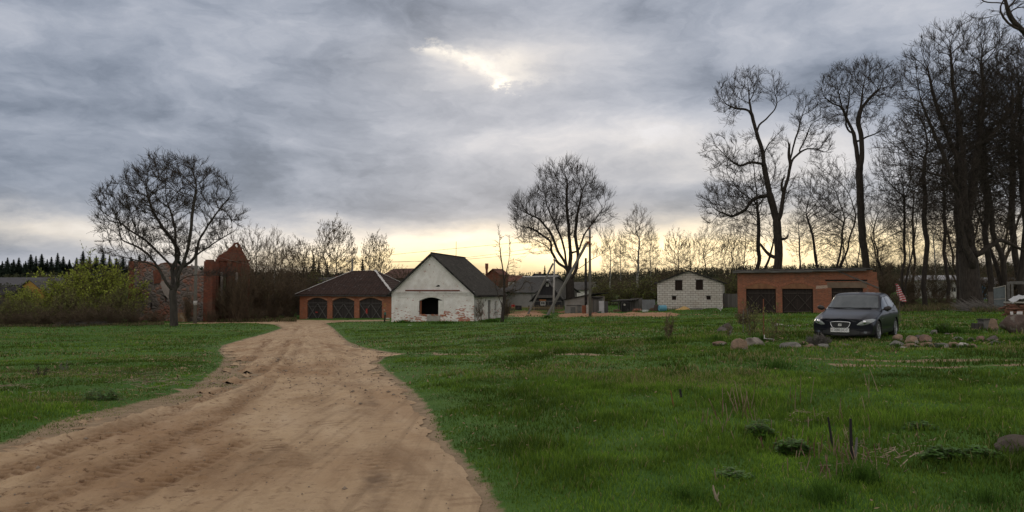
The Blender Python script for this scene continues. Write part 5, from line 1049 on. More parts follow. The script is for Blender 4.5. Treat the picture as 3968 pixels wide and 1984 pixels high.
# ---- yard --------------------------------------------------------------------
def fence(name, label, pxl, dl, pxr, dr, h, mt, kind='picket', cat='fence', top_rag=0.1, seed=1):
    f = Frame(pxl, dl, pxr, dr); T = thing(name, label, cat, (f.o.x, f.o.y, f.z-0.05), f.yaw); r = random.Random(seed); m = MB()
    zf = lambda u: gz(f.o.x+f.c*u, f.o.y+f.s*u)-f.z+0.05
    if kind == 'picket':
        u = 0
        while u < f.W: hh2 = h*r.uniform(0.88, 1.08); m.beam((u, 0, zf(u)+0.04), (u+r.uniform(-.03, .03), 0, zf(u)+hh2), 0.055, 0.025); u += 0.155
        m.build('picket', mt, T); m = MB(); [m.box(0, f.W, 0.02, 0.06, z, z+0.06) for z in (0.3+zf(f.W/2)*0.5, h*0.75+zf(f.W/2)*0.5)]; m.build('fence_rail', mt, T)
    else:
        u = 0
        while u < f.W: w = r.uniform(0.11, 0.19); m.box(u, min(u+w-0.012, f.W), r.uniform(0, 0.03), 0.04+r.uniform(0, .02), zf(u)+0.02, zf(u)+h*r.uniform(1-top_rag, 1)); u += w
        m.build('board_panel', mt, T)
    for u in np.arange(0.05, f.W, 2.4):
        m = MB(); m.box(u, u+0.12, 0.065, 0.19, zf(u)-0.1, zf(u)+h*1.02); m.build('fence_post', OLDW, T)
    return T, f
PICK = mat('picket_wood', (0.34, 0.26, 0.13), (0.24, 0.18, 0.095), 5, 0.9)
fence('picket_fence', 'yellowish picket fence in front of the dark wooden house', 1972, 95.5, 2183, 94, 0.98, PICK)
fence('board_fence', 'short dark board fence left of the picket fence', 1935, 96, 1973, 95.6, 1.0, OLDW, 'board')
fence('plank_fence', 'tall grey plank fence between the block house and the brick garage', 2800, 91, 2856, 90, 1.75, GREYW, 'board', top_rag=0.05)
fence('plank_fence', 'grey weathered plank wall behind the pile of bricks', 2442, 93, 2488, 93, 1.55, GREYW, 'board', top_rag=0.06, seed=4)
# shed of grey panels
f = Frame(2188, 92.5, 2285, 90); T = thing('panel_shed', 'low lean-to shed of patched grey panels right of the picket fence', 'shed', (f.o.x, f.o.y, f.z-0.1), f.yaw); zl, zr = hh(f, 1163), hh(f, 1143, 3)
m = MB(); m.wall([(0, 0), (f.W, 0), (f.W, zr), (0, zl)], [], 0, 0.12); m.box(f.W-0.1, f.W, 0.12, 3, 0, zr-0.15); m.build('wall', mat('grey_panel', (0.27, 0.25, 0.23), (0.18, 0.165, 0.15), 1.2, 0.9, 0.3, c3=(0.22, 0.18, 0.15), s3=0.9), T)
m = MB(); m.slab([(-0.3, -0.25, zl+0.05), (f.W+0.5, -0.25, zr+0.16), (f.W+0.5, 3.2, zr+0.3), (-0.3, 3.2, zl+0.2)], 0.08); m.build('roof', TAR, T)
m = MB(); m.box(0.3, f.W-0.2, -0.05, -0.004, zl*0.62, zl*0.62+0.05); m.build('batten', TAR, T); m = MB(); m.box(0.9, 1.6, -0.03, -0.005, 0.1, 0.9); m.box(1.9, 2.4, -0.02, -0.005, 0.2, 1.2); m.build('patch_panel', mat('dark_panel', (0.16, 0.15, 0.14), None, 3), T)
f = Frame(2293, 90, 2345, 89.5); T = thing('tin_shed', 'small dark tin roofed shed just right of the utility pole', 'shed', (f.o.x, f.o.y, f.z-0.1), f.yaw); m = MB(); m.box(0, f.W*0.5, 0.4, 2, 0, hh(f, 1160)); m.build('wall', GREYW, T); m = MB(); m.slab([(-0.3, 0.1, hh(f, 1150)), (f.W*0.52, 0.1, hh(f, 1155)), (f.W*0.52, 2.4, hh(f, 1152)), (-0.3, 2.4, hh(f, 1148))], 0.1); m.build('roof', TAR, T)
def sheet(name, label, cat, px0, px1, pt, pb, d, mt, wave=0.02, pitch=0.09, tilt=0.15, amp_top=0.0):
    """leaning corrugated or flat sheet"""
    b = at((px0+px1)/2, d); w = (px1-px0)/F*d; h = zat(pt, d)-b.z; n = max(4, int(w/pitch*4)); vs = []; fs = []
    for k in range(n+1):
        u = -w/2+w*k/n; y = wave*math.sin(2*math.pi*u/pitch)
        vs += [(u, y, 0.0), (u, y+tilt, h*(1+amp_top*math.sin(k))), (u, y+0.03, 0.0), (u, y+tilt+0.03, h*(1+amp_top*math.sin(k)))]
    for k in range(n): a = k*4; fs += [(a, a+4, a+5, a+1), (a+2, a+3, a+7, a+6), (a+1, a+5, a+7, a+3), (a, a+2, a+6, a+4)]
    fs += [(0, 1, 3, 2), (n*4, n*4+2, n*4+3, n*4+1)]
    m = MB(); m.add(vs, fs); o = m.build(name, mt); o.location = b; tag(o, label, cat); return o
GALV = mat('galvanised_sheet', (0.46, 0.47, 0.48), (0.34, 0.345, 0.35), 2, 0.6, 0.1); DSH = mat('dark_sheet', (0.075, 0.072, 0.07), (0.04, 0.038, 0.037), 2, 0.8)
sheet('corrugated_sheet', 'pale corrugated metal sheet leaning upright right of the utility pole', 'metal sheet', 2321, 2341, 1166, 1205, 88, GALV); sheet('dark_sheet', 'dark board leaning at the right of the pale corrugated sheet', 'board', 2341, 2356, 1167, 1206, 88.4, DSH, 0.0); sheet('stone_slab', 'pale grey slab propped just left of the foot of the utility pole', 'slab', 2271, 2290, 1181, 1206, 86.5, CONC, 0.0, tilt=0.05)
sheet('rusty_panel', 'rusty brown panel leaning beside the black post', 'metal sheet', 2255, 2270, 1183, 1206, 87, RUST, 0.0); sheet('metal_sheet', 'large bluish grey metal sheet leaning left of the block house', 'metal sheet', 2488, 2538, 1161, 1198, 91, mat('bluish_metal', (0.17, 0.175, 0.18), (0.11, 0.11, 0.115), 1.5, 0.6), 0.015, 0.2)
def barrel(name, label, cat, px, d, r, L, mt, upright=False, z0=0.0, rz=0.0, ribs=2):
    b = at(px, d); T = thing(name, label, cat, (b.x, b.y, b.z+z0), rz); m = MB(); prof = [(0, r*0.9), (0.03*L, r)]
    for k in range(ribs): c = (k+1)/(ribs+1); prof += [((c-.03)*L, r), (c*L, r*1.05), ((c+.03)*L, r)]
    prof += [(0.97*L, r), (L, r*0.9)]
    m.tube([((0, 0, p[0]) if upright else (p[0]-L/2, 0, r)) for p in prof], [p[1] for p in prof], 18); m.build('shell', mt, T, smooth=False)
    m = MB(); m.tube([(0.1, 0, L-0.01), (0.1, 0, L+0.06)] if upright else [(L/2-0.01, 0, r*1.3), (L/2+0.05, 0, r*1.3)], 0.06, 8); m.build('bung', DSH, T); return T
barrel('blue_barrel', 'pale blue barrel lying on its side by the left corner of the block house', 'barrel', 2566, 87.5, 0.36, 0.85, mat('sky_blue_plastic', (0.13, 0.33, 0.42), (0.09, 0.25, 0.34), 3, 0.5), rz=0.15); barrel('oil_drum', 'dark rusty drum beside the blue barrel', 'barrel', 2543, 88, 0.28, 0.75, mat('brown_drum', (0.09, 0.055, 0.04), (0.05, 0.04, 0.035), 4, 0.8), True)
f = Frame(2317, 88, 2330, 88); m = MB(); m.box(0, f.W, 0, 0.35, 0.0, 0.32); T = thing('green_crate', 'small dark green crate in front of the pale corrugated sheet', 'crate', f.loc); m.build('box', mat('green_paint', (0.02, 0.10, 0.06), None, 4, 0.6), T, bevel=0.02); m = MB(); m.box(-0.03, f.W+0.03, -0.03, 0.38, 0.323, 0.36); m.build('lid', PALEP, T)
# carport with stacked wood
f = Frame(2376, 92, 2443, 91); T = thing('lean_to', 'dark flat roofed lean-to sheltering junk right of the green gap', 'shed', (f.o.x, f.o.y, f.z-0.1), f.yaw); z = hh(f, 1165)
m = MB(); m.slab([(-0.2, -0.4, z), (f.W+0.2, -0.4, z+0.08), (f.W+0.2, 2.6, z+0.2), (-0.2, 2.6, z+0.12)], 0.14); m.build('roof', TAR, T)
for u in (0.62, 0.95, f.W-0.1): m = MB(); m.box(u, u+0.1, -0.1, 0.0, 0, z-0.13); m.build('post', BRACE, T)
m = MB(); m.box(0, f.W, 2.3, 2.4, 0, z-0.1); m.build('rear_wall', OLDW, T)
b = at(2424, 90.4); T = thing('black_container', 'tall black container with a white dial under the lean-to roof', 'container', b); m = MB(); m.tube([(0, 0, 0), (0, 0, 0.1), (0, 0, 1.15), (0, 0, 1.22)], [.46, .5, .5, .42], 16); m.build('body', TAR, T); m = MB(); m.tube([(-.22, -.50, .88), (-.22, -.53, .88)], .13, 14); m.build('dial', CONC, T)
def block_pile(name, label, cat, px, d, n, size, W_, H_, mt, seed, flat=0.6):
    r = random.Random(seed); b = at(px, d); m = MB(); k = 0; z = 0.0
    while k < n:
        w = W_*(1-z/H_*0.75)
        for _ in range(max(1, int(n*size[0]*1.3/max(w, .2)/3))):
            x = r.uniform(-w/2, w/2); y = r.uniform(-0.35, 0.35); a = r.uniform(-0.6, 0.6); t = r.uniform(-0.25, 0.25); dx_ = Vector((math.cos(a)*math.cos(t), math.sin(a)*math.cos(t), math.sin(t)))*size[0]/2
            m.beam(Vector((x, y, z+size[2]/2))-dx_, Vector((x, y, z+size[2]/2))+dx_, size[1], size[2]); k += 1
        z += size[2]*flat
        if z > H_: z = 0
    o = m.build(name, mt); o.location = b; o['kind'] = 'stuff'; tag(o, label, cat); return o
PBR = mat('pile_brick', (0.34, 0.14, 0.08), (0.22, 0.085, 0.055), 8, 0.9, 0.3, c3=(0.33, 0.27, 0.22), s3=2.5)
block_pile('brick_pile', 'untidy pile of old red bricks in front of the plank wall', 'brick pile', 2468, 89.5, 130, (.25, .12, .07), 1.0, 0.72, PBR, 1); block_pile('brick_pile', 'heap of bricks and planks under the left end of the lean-to', 'brick pile', 2391, 91, 60, (.3, .12, .08), .8, 0.55, mat('junk_wood', (0.24, 0.16, 0.11), (0.13, 0.09, 0.065), 5, 0.9), 2)
block_pile('brick_heap', 'brown heap of rubble right of the leaning metal sheet', 'rubble', 2533, 88.5, 60, (.3, .15, .1), .9, 0.6, mat('brown_rubble', (0.17, 0.11, 0.075), (0.10, 0.07, 0.05), 4, 0.95), 3); block_pile('brick_heap', 'small heap of bricks at the foot of the pale grey slab', 'rubble', 2298, 86.5, 40, (.25, .12, .07), .7, 0.45, PBR, 4)
# bathtub
b = at(2500, 87); T = thing('bathtub', 'white enamel bathtub lying in the grass before the plank wall', 'bathtub', b, 0.1); m = MB(); n = 16; vs = []; fs = []
for ring, (a_, b2, z) in enumerate(((.30, .14, .02), (.38, .20, .12), (.42, .24, .28), (.45, .27, .29), (.39, .21, .27), (.30, .13, .08))):
    for k in range(n): t = 2*math.pi*k/n; vs.append((a_*math.cos(t), b2*math.sin(t), z))
for r_ in range(5):
    for k in range(n): fs.append((r_*n+k, r_*n+(k+1) % n, (r_+1)*n+(k+1) % n, (r_+1)*n+k))
fs += [tuple(range(n)), tuple(range(5*n, 6*n))]; m.add(vs, fs); m.build('tub', mat('enamel', (0.72, 0.72, 0.70), (0.6, 0.6, 0.58), 3, 0.3), T, smooth=False); m = MB(); m.tube([(.40, 0, .26), (.40, 0, .35)], .02, 6); m.build('drain_pipe', DSH, T)
def mound(name, label, cat, px, d, w, dp, h, mt, seed):
    b = at(px, d); n = 28; vs = []; fs = []
    for i in range(n):
        for j in range(n):
            u = -1+2*i/(n-1); v = -1+2*j/(n-1); r_ = math.hypot(u, v); x, y = u*w/2, v*dp/2
            vs.append((x, y, gz(b.x+x, b.y+y)-b.z-0.03+h*max(0, 1-r_)**0.9*(0.85+0.3*float(vnoise(u*2, v*2, 1.5, seed)))))
    for i in range(n-1):
        for j in range(n-1): fs.append((i*n+j, (i+1)*n+j, (i+1)*n+j+1, i*n+j+1))
    m = MB(); m.add(vs, fs); o = m.build(name, mt, smooth=True); o.location = b; tag(o, label, cat); return o
mound('sand_pile', 'pile of yellow sand against the wall of the block house', 'sand pile', 2648, 88.2, 2.4, 1.2, 0.5, mat('yellow_sand', (0.50, 0.33, 0.13), (0.40, 0.26, 0.10), 4, 0.95), 2)
for k, (px, lab) in enumerate(((2672, 'nearest grey slate sheet lying by the sand pile'), (2694, 'grey slate sheet lying below the right window of the block house'))):
    b = at(px, 88.4-k*0.3); m = MB(); n = 14
    for q_ in range(4): z = 0.06+q_*0.05; m.slab([(-0.75, -0.3, z), (0.75, -0.32, z+.02), (0.8, 0.4, z+.05), (-0.7, 0.42, z+.03)], 0.03)
    o = m.build('slate_sheet', CONC); o.location = b; tag(o, lab, 'slate sheet')
# person behind the picket fence
def person_yard():
    b = at(1987, 97.2); T = thing('person', 'person in a red top and dark cap stooping behind the picket fence', 'person', b, 0.3)
    J = {'pel': (0, 0, .62), 'wst': (0, -.05, .76), 'chs': (0, -.14, .98), 'nck': (0, -.20, 1.10), 'hd': (0, -.24, 1.20), 'tp': (0, -.24, 1.29), 'sl': (-.17, -.14, 1.04), 'el': (-.22, -.26, .84), 'wl': (-.14, -.42, .74), 'hl': (-.12, -.48, .71), 'sr': (.17, -.14, 1.04), 'er': (.22, -.26, .84), 'wr': (.14, -.42, .74), 'hr': (.12, -.48, .71), 'tl': (-.10, -.02, .58), 'kl': (-.12, -.10, .36), 'al': (-.12, .0, .06), 'fl': (-.12, -.14, .03), 'tr': (.10, -.02, .58), 'kr': (.12, -.10, .36), 'ar': (.12, .0, .06), 'fr': (.12, -.14, .03)}
    Rr_ = {'pel': .14, 'wst': .13, 'chs': .155, 'nck': .055, 'hd': .09, 'tp': .06, 'sl': .065, 'el': .045, 'wl': .03, 'hl': .028, 'sr': .065, 'er': .045, 'wr': .03, 'hr': .028, 'tl': .09, 'kl': .06, 'al': .04, 'fl': .035, 'tr': .09, 'kr': .06, 'ar': .04, 'fr': .035}
    E_ = [('pel','wst'),('wst','chs'),('chs','nck'),('nck','hd'),('hd','tp'),('chs','sl'),('sl','el'),('el','wl'),('wl','hl'),('chs','sr'),('sr','er'),('er','wr'),('wr','hr'),('pel','tl'),('tl','kl'),('kl','al'),('al','fl'),('pel','tr'),('tr','kr'),('kr','ar'),('ar','fr')]
    ks = list(J); me = bpy.data.meshes.new('body'); me.from_pydata([J[k] for k in ks], [(ks.index(a), ks.index(c)) for a, c in E_], []); o = link('body', me, mat('skin', (0.36, 0.22, 0.16), None, 5, 0.6), T)
    mo = o.modifiers.new('s', 'SKIN'); sv = me.skin_vertices[0].data
    for i, k in enumerate(ks): sv[i].radius = (Rr_[k], Rr_[k]); sv[i].use_root = (k == 'pel')
    o.modifiers.new('d', 'SUBSURF').levels = 2; o.modifiers['d'].render_levels = 2
    dg = bpy.context.evaluated_depsgraph_get(); m2 = bpy.data.meshes.new_from_object(o.evaluated_get(dg)); o.modifiers.clear(); o.data = m2; m2.materials.clear(); m2.materials.append(_mats['skin'])
    def cloth(nm, f_, mt_):
        bm = bmesh.new(); bm.from_mesh(m2); bmesh.ops.delete(bm, geom=[v for v in bm.verts if not f_(v.co)], context='VERTS'); bm.normal_update()
        for v in bm.verts: v.co += v.normal*0.014
        me_ = bpy.data.meshes.new(nm); bm.to_mesh(me_); bm.free(); link(nm, me_, mt_, T)
    cloth('red_top', lambda c: c.z > .70 and c.z < 1.10 and not (c.y < -.40), mat('red_cloth', (0.36, 0.03, 0.03), (0.22, 0.02, 0.02), 8, 0.9)); cloth('trousers', lambda c: c.z <= .72 and c.z > .08 and c.y > -.3, mat('dark_cloth', (0.03, 0.03, 0.035), None, 8, 0.9)); cloth('cap', lambda c: c.z > 1.22, _mats['dark_cloth'])
person_yard()
f = Frame(1996, 94.6, 2021, 94.5); m = MB(); vs = []; n = 10
m.wall([(0, .52), (f.W, .50), (f.W, 1.03), (0, 1.05)], [], -0.02, 0.0); m.box(0, f.W, -0.02, 0.10, 1.053, 1.07); o = m.build('black_cloth', TAR); o.location = f.loc; tag(o, 'black cloth hung over the left end of the picket fence', 'cloth')
# goose
b = at(2790, 80); T = thing('goose', 'white goose standing alone in the grass before the block house', 'goose', b, R(-20)); me = bpy.data.meshes.new('body')
Jg = [(0,0,.34),(-.14,0,.36),(-.28,0,.40),(.14,0,.36),(.21,0,.46),(.23,0,.62),(.25,0,.74),(.29,0,.755),(.02,.07,.18),(.03,.07,.03),(.09,.07,.02),(.02,-.07,.18),(.03,-.07,.03),(.09,-.07,.02)]
Rg = [.15,.12,.04,.11,.06,.042,.05,.03,.03,.018,.015,.03,.018,.015]; Eg = [(0,1),(1,2),(0,3),(3,4),(4,5),(5,6),(6,7),(0,8),(8,9),(9,10),(0,11),(11,12),(12,13)]
me.from_pydata(Jg, Eg, []); o = link('body', me, mat('goose_white', (0.75, 0.74, 0.71), (0.6, 0.58, 0.54), 8, 0.8), T); o.modifiers.new('s', 'SKIN')
for i, r_ in enumerate(Rg): me.skin_vertices[0].data[i].radius = (r_, r_*0.9); me.skin_vertices[0].data[i].use_root = i == 0
o.modifiers.new('d', 'SUBSURF').levels = 2; o.modifiers['d'].render_levels = 2; dg = bpy.context.evaluated_depsgraph_get(); m2 = bpy.data.meshes.new_from_object(o.evaluated_get(dg)); o.modifiers.clear(); o.data = m2; m2.materials.clear(); m2.materials.append(_mats['goose_white'])
m = MB(); m.tube([(.31, 0, .75), (.37, 0, .738), (.40, 0, .73)], [.022, .016, .008], 6); m.build('beak', mat('orange_beak', (0.5, 0.2, 0.04), None, 3), T)
for s_ in (1, -1): m = MB(); m.add([(.08, s_*.145, .42), (-.28, s_*.10, .47), (-.38, s_*.05, .42), (-.20, s_*.14, .30), (.06, s_*.15, .30)], [(0, 1, 2, 3, 4)]); m.build('wing', mat('grey_wing', (0.30, 0.28, 0.26), (0.5, 0.48, 0.45), 6), T)
# teal capped post by the white house
b = at(1491, 79.5); T = thing('capped_post', 'leaning black post with a teal cap beside the left corner of the white house', 'post', b); m = MB(); m.tube([(0, 0, -.1), (.06, 0, .78)], [.085, .07], 8); m.build('shaft', TAR, T); m = MB(); m.tube([(.06, 0, .77), (.07, 0, 1.03)], [.095, .09], 8); m.build('cap', mat('teal', (0.02, 0.17, 0.14), None, 4, 0.6), T)
for k, (px, py, lab) in enumerate(((1504, 1236, 'white litter bag on the grass by the capped post'), (1512, 1232, 'pale rubble lump against the hipped garage right pier'), (1590, 1262, 'scrap of white paper in the grass before the white house'))):
    p = hit(px, py); bm = bmesh.new(); bmesh.ops.create_icosphere(bm, subdivisions=2, radius=0.16)
    for v in bm.verts: v.co = Vector((v.co.x*1.5, v.co.y, v.co.z*(0.6 if k < 2 else 0.2)))*(0.8+0.5*random.Random(v.index+k*99).random())
    me = bpy.data.meshes.new('litter'); bm.to_mesh(me); bm.free(); o = link('litter', me, WHITEP); o.location = p+Vector((0, 0, .04)); tag(o, lab, 'litter')
# ---- stones -------------------------------------------------------------------
def stone_material(name, c1, c2, c3):
    return mat(name, c1, c2, 7.0, 0.95, 1.0, 22, detail=8, c3=c3, s3=3.5, spec=0.1)
SM = {'g': stone_material('grey_granite', (0.21, 0.20, 0.18), (0.11, 0.105, 0.095), (0.29, 0.27, 0.24)), 'p': stone_material('pink_granite', (0.25, 0.16, 0.125), (0.13, 0.09, 0.072), (0.22, 0.20, 0.175)), 'o': stone_material('ochre_granite', (0.29, 0.20, 0.14), (0.15, 0.11, 0.085), (0.24, 0.22, 0.195)), 'd': stone_material('dark_stone', (0.13, 0.11, 0.10), (0.08, 0.07, 0.065), (0.17, 0.15, 0.13)), 'l': stone_material('pale_stone', (0.50, 0.47, 0.43), (0.36, 0.33, 0.30), (0.42, 0.38, 0.34))}
STONE_AT = []
def stone(label, px, py, wpx, hpx, c, seed, name='stone', angular=0.6, cat='stone', flat=0.0, sink=0.16):
    STONE_AT.append((px, py, wpx))
    p = hit(px, py); d = p.y; w = wpx/F*d*0.95; h = hpx/F*d*1.08; r = random.Random(seed); bm = bmesh.new(); bmesh.ops.create_icosphere(bm, subdivisions=4, radius=1.0)
    planes = [(Vector((r.gauss(0, 1), r.gauss(0, 1), r.gauss(0, 0.8))).normalized(), r.uniform(0.50, 0.85)) for _ in range(12)]
    for v in bm.verts:
        c0 = v.co.copy(); k = 1.0
        for n_, q_ in planes:
            t = c0.dot(n_)
            if t > q_: c0 -= n_*(t-q_)*(0.8+0.2*angular)
        nz = float(vnoise(c0.x*2+seed, c0.y*2+c0.z*1.7, 1.2, seed, 3)); c0 *= 0.98+0.30*nz
        v.co = Vector((c0.x*w/2*1.05, c0.y*w/2*r.uniform(0.999, 1.0)*0.8, (c0.z+1)*h/2*1.08-h*sink))
    for f_ in bm.faces: f_.smooth = True
    me = bpy.data.meshes.new(name); bm.to_mesh(me); bm.free(); o = link(name, me, SM[c]); o.location = p; o.rotation_euler = (0, 0, r.uniform(-.4, .4)); tag(o, label, cat); return o
ST_ = [('pointed brown-grey boulder left of the broken stump', 2862, 1362, 62, 50, 'o', 1), ('flat reddish stone left of the pointed boulder', 2787, 1342, 58, 20, 'p', 2), ('long lichened grey boulder, leftmost of the row before the car', 3062, 1356, 78, 32, 'g', 3), ('pinkish rounded stone under the grey shrub', 3128, 1357, 46, 26, 'p', 4), ('grey rounded boulder right of the pinkish stone before the car', 3188, 1357, 50, 30, 'g', 5),
 ('small stone half hidden behind the lichened boulder', 3105, 1338, 36, 16, 'p', 6), ('small whitish stone in the grass under the car front', 3264, 1345, 24, 15, 'g', 7), ('small rounded grey stone right of the small whitish stone', 3290, 1348, 32, 17, 'g', 8), ('flat small stone, rightmost of the little row before the car', 3318, 1350, 34, 11, 'g', 9), ('thin flat slab at the foot of the little stone row', 3285, 1354, 60, 6, 'g', 29),
 ('orange-grey boulder at the rear wheel of the car', 3474, 1325, 42, 30, 'o', 10), ('largest orange boulder of the heap right of the car', 3524, 1335, 64, 34, 'o', 11), ('dark boulder tucked between the orange and the red boulder', 3556, 1322, 36, 24, 'd', 12), ('reddish angular boulder on the heap right of the car', 3580, 1332, 54, 34, 'p', 13),
 ('grey rounded stone at the lower left of the heap', 3472, 1344, 50, 26, 'g', 14), ('brown flat stone at the foot of the heap, left side', 3470, 1352, 40, 12, 'p', 30), ('pale ochre flat stone at the foot of the heap', 3532, 1348, 60, 18, 'o', 15), ('brown low stone at the right foot of the heap', 3586, 1344, 46, 20, 'o', 16), ('tiny white stone in front of the heap', 3490, 1350, 20, 8, 'l', 17), ('second tiny white stone in front of the heap', 3505, 1349, 12, 7, 'l', 31),
 ('dark grey stone right of the heap', 3640, 1347, 54, 22, 'g', 18), ('ochre-grey flat stone, second right of the heap', 3690, 1344, 46, 20, 'o', 19), ('pale angular stone, third right of the heap', 3732, 1346, 40, 22, 'l', 20), ('ochre stone ending the front row right of the heap', 3756, 1348, 34, 18, 'o', 21), ('flat stone below the pale angular stone', 3715, 1352, 44, 9, 'g', 32),
 ('lichened grey stone in the back row behind the pale stone', 3706, 1318, 40, 17, 'g', 22), ('small brown stone in the middle of the back row', 3757, 1322, 30, 16, 'd', 23), ('rounded reddish stone in the back row', 3794, 1326, 34, 24, 'p', 24), ('dark large round stone in the back row', 3836, 1326, 52, 28, 'd', 25), ('pale grey stone before the dark round stone', 3850, 1334, 38, 18, 'g', 26), ('flat grey stone near the right end of the back row', 3876, 1336, 36, 14, 'g', 27), ('small grey stone at the right picture edge of the back row', 3948, 1334, 40, 10, 'g', 28),
 ('grey stone by the tall grass tuft right of the car', 3616, 1297, 30, 18, 'g', 33), ('small flat stone right of the grass tuft', 3664, 1298, 24, 8, 'd', 34), ('small reddish stone right of the grass tuft', 3694, 1300, 32, 10, 'p', 35), ('flat pale stone at the foot of the wooden log seat', 3772, 1288, 32, 8, 'l', 36), ('small pinkish stone left of the big stone block', 3890, 1283, 24, 18, 'p', 37),
 ('flat pale slab left of the row of slabs by the garage', 3018, 1264, 40, 12, 'l', 38), ('long thin pale slab, middle of the row by the garage', 3076, 1264, 64, 5, 'l', 39), ('short pale slab nearest the left front of the car', 3134, 1262, 26, 6, 'l', 40)]
for lab, px, py, w_, h_, c, sd_ in ST_: stone(lab, px, py, w_, h_, c, sd_)
stone('big brown boulder cut by the right picture edge in the foreground', 3925, 1765, 215, 80, 'd', 50, 'boulder', 0.6, 'boulder'); o = stone('massive reddish stone block at the right edge, like a broken wall piece', 3932, 1296, 110, 78, 'd', 51, 'stone_block', 1.0, 'stone block', sink=0.02)
bpy.data.objects['stone_block'].data.materials[0] = stone_material('block_stone', (0.115, 0.082, 0.070), (0.06, 0.046, 0.040), (0.17, 0.15, 0.13))
bpy.data.objects['boulder'].data.materials[0] = stone_material('brown_boulder', (0.098, 0.080, 0.066), (0.05, 0.042, 0.036), (0.14, 0.12, 0.10))
stone('pointed brown stone beside the wooden log seat', 3840, 1290, 46, 52, 'o', 52, 'stone', 0.9)
# stump like broken wall piece near pointed boulder
stone('broken weathered stump lying right of the pointed boulder', 2925, 1348, 84, 42, 'd', 53, 'tree_stump', 0.9, 'stump'); bpy.data.objects['tree_stump'].data.materials[0] = mat('stump_wood', (0.27, 0.235, 0.20), (0.09, 0.075, 0.065), 5, 0.95, 1.0, 12)
stone('dark clod of roots behind the flat reddish stone', 2792, 1290, 46, 24, 'd', 54, 'root_clod', 0.5, 'clod'); stone('brown dead grass tussock behind the flat reddish stone', 2815, 1288, 40, 36, 'd', 55, 'root_clod', 0.4, 'clod')
p = hit(3795, 1284); T = thing('log_seat', 'dark wooden seat of planks on a stump, left of the pointed brown stone', 'bench', p); m = MB(); m.box(-.26, -.02, -.15, .15, 0, .30); m.build('seat_base', OLDW, T); m = MB(); m.box(.0, .26, -.18, .18, 0, .42); m.build('block', BRACE, T); m = MB(); m.box(-.05, .5, -.2, .2, .423, .46); m.build('seat_board', OLDW, T)
# ---- striped flag ---------------------------------------------------------------
p = at(3484, 38); T = thing('striped_flag', 'red and white striped cloth hanging on a thin stick behind the car', 'flag', p)
zt = zat(1100, 38)-p.z; m = MB(); m.tube([(0, 0, 0), (-.02, 0, zt*0.6), (-.13, 0, zt+.05)], .018, 6); m.build('stick', WPOLE, T)
me_m = bpy.data.materials.new('striped_cloth'); me_m.use_nodes = True; nt = me_m.node_tree; b_ = nt.nodes['Principled BSDF']; b_.inputs['Roughness'].default_value = 0.9; s = nd(nt, 'ShaderNodeSeparateXYZ'); lk(nt, nd(nt, 'ShaderNodeTexCoord').outputs['Object'], s.inputs[0])
fr = M(nt, 'FRACT', M(nt, 'MULTIPLY', M(nt, 'ADD', s.outputs[2], M(nt, 'MULTIPLY', s.outputs[0], -0.25)), 8.5)); lk(nt, MIX(nt, M(nt, 'GREATER_THAN', fr, 0.52), (0.40, 0.035, 0.045), (0.55, 0.45, 0.46)), b_.inputs['Base Color'])
vs = []; fs = []; nx, nz = 9, 18; zb = zat(1166, 38)-p.z
for j in range(nz+1):
    t = j/nz; wid = 0.12+0.17*min(1, t*1.6); x0 = -.20+.20*t+0.02*math.sin(t*9)
    for i in range(nx+1): u = i/nx; vs.append((x0+wid*u, 0.05*math.sin(u*9+t*3)*(0.4+t), zt+(zb-zt)*t-0.05*u+(0.05*u*(1-t))))
for j in range(nz):
    for i in range(nx): a = j*(nx+1)+i; fs.append((a, a+1, a+nx+2, a+nx+1))
m = MB(); m.add(vs, fs); m.build('cloth', me_m, T, smooth=True)
# ---- saplings, stakes, shrub ------------------------------------------------------
def stake(label, px, py, ptop, r, mt, lean=0.0, name='wooden_stake'):
    p = hit(px, py); h = (py-ptop)/F*p.y; m = MB(); k = random.Random(px); m.tube([(0, 0, -.05), (lean*.5+k.uniform(-.01, .01), 0, h*.5), (lean, 0, h)], [r, r*.9, r*.7], 7); o = m.build(name, mt); o.location = p; tag(o, label, 'stake'); return o
stake('thin grey stake left in the thorny shrub', 2878, 1300, 1196, .016, BRACE); stake('thin grey stake leaning left in the thorny shrub', 2905, 1298, 1190, .018, BRACE, -.12); stake('tall stake with a red upper half in the thorny shrub', 2957, 1312, 1158, .022, RUST); stake('dark charred stake upright in the right foreground, left one of the pair', 3219, 1745, 1612, .013, TAR, -.05); stake('dark charred stake upright in the right foreground, right one of the pair', 3294, 1790, 1618, .016, TAR, -.02); stake('pale broken post beside the right charred stake', 3304, 1800, 1690, .013, BRACE, .01)
stake('small dark stub standing in the middle of the right meadow', 2636, 1550, 1505, .02, TAR, -.02); stake('thin bent stick left of the dark stub in the right meadow', 2612, 1585, 1510, .008, RUST, -.06)
m = MB(); m.beam((-.17, 0, .12), (.14, 0, .10), .03, .02); m.beam((.13, 0, .11), (.10, 0, -.02), .03, .02); m.beam((-.15, 0, .12), (-.12, .1, .22), .03, .02); o = m.build('plastic_frame', PALEP); o.location = hit(2978, 1326); tag(o, 'little white plastic frame in the grass right of the stump', 'frame')
m = MB(); m.beam((0, 0, 0), (.02, 0, .25), .03, .01); m.beam((.02, 0, .12), (.08, 0, .30), .03, .01); o = m.build('tied_rag', mat('lilac_rag', (0.45, 0.38, 0.48), None, 6)); o.location = hit(2824, 1310); tag(o, 'small lilac rag tied to a stem left of the pointed boulder', 'rag')
SHB = mat('grey_shrub', (0.17, 0.155, 0.14), (0.11, 0.10, 0.09), 4, 0.9)
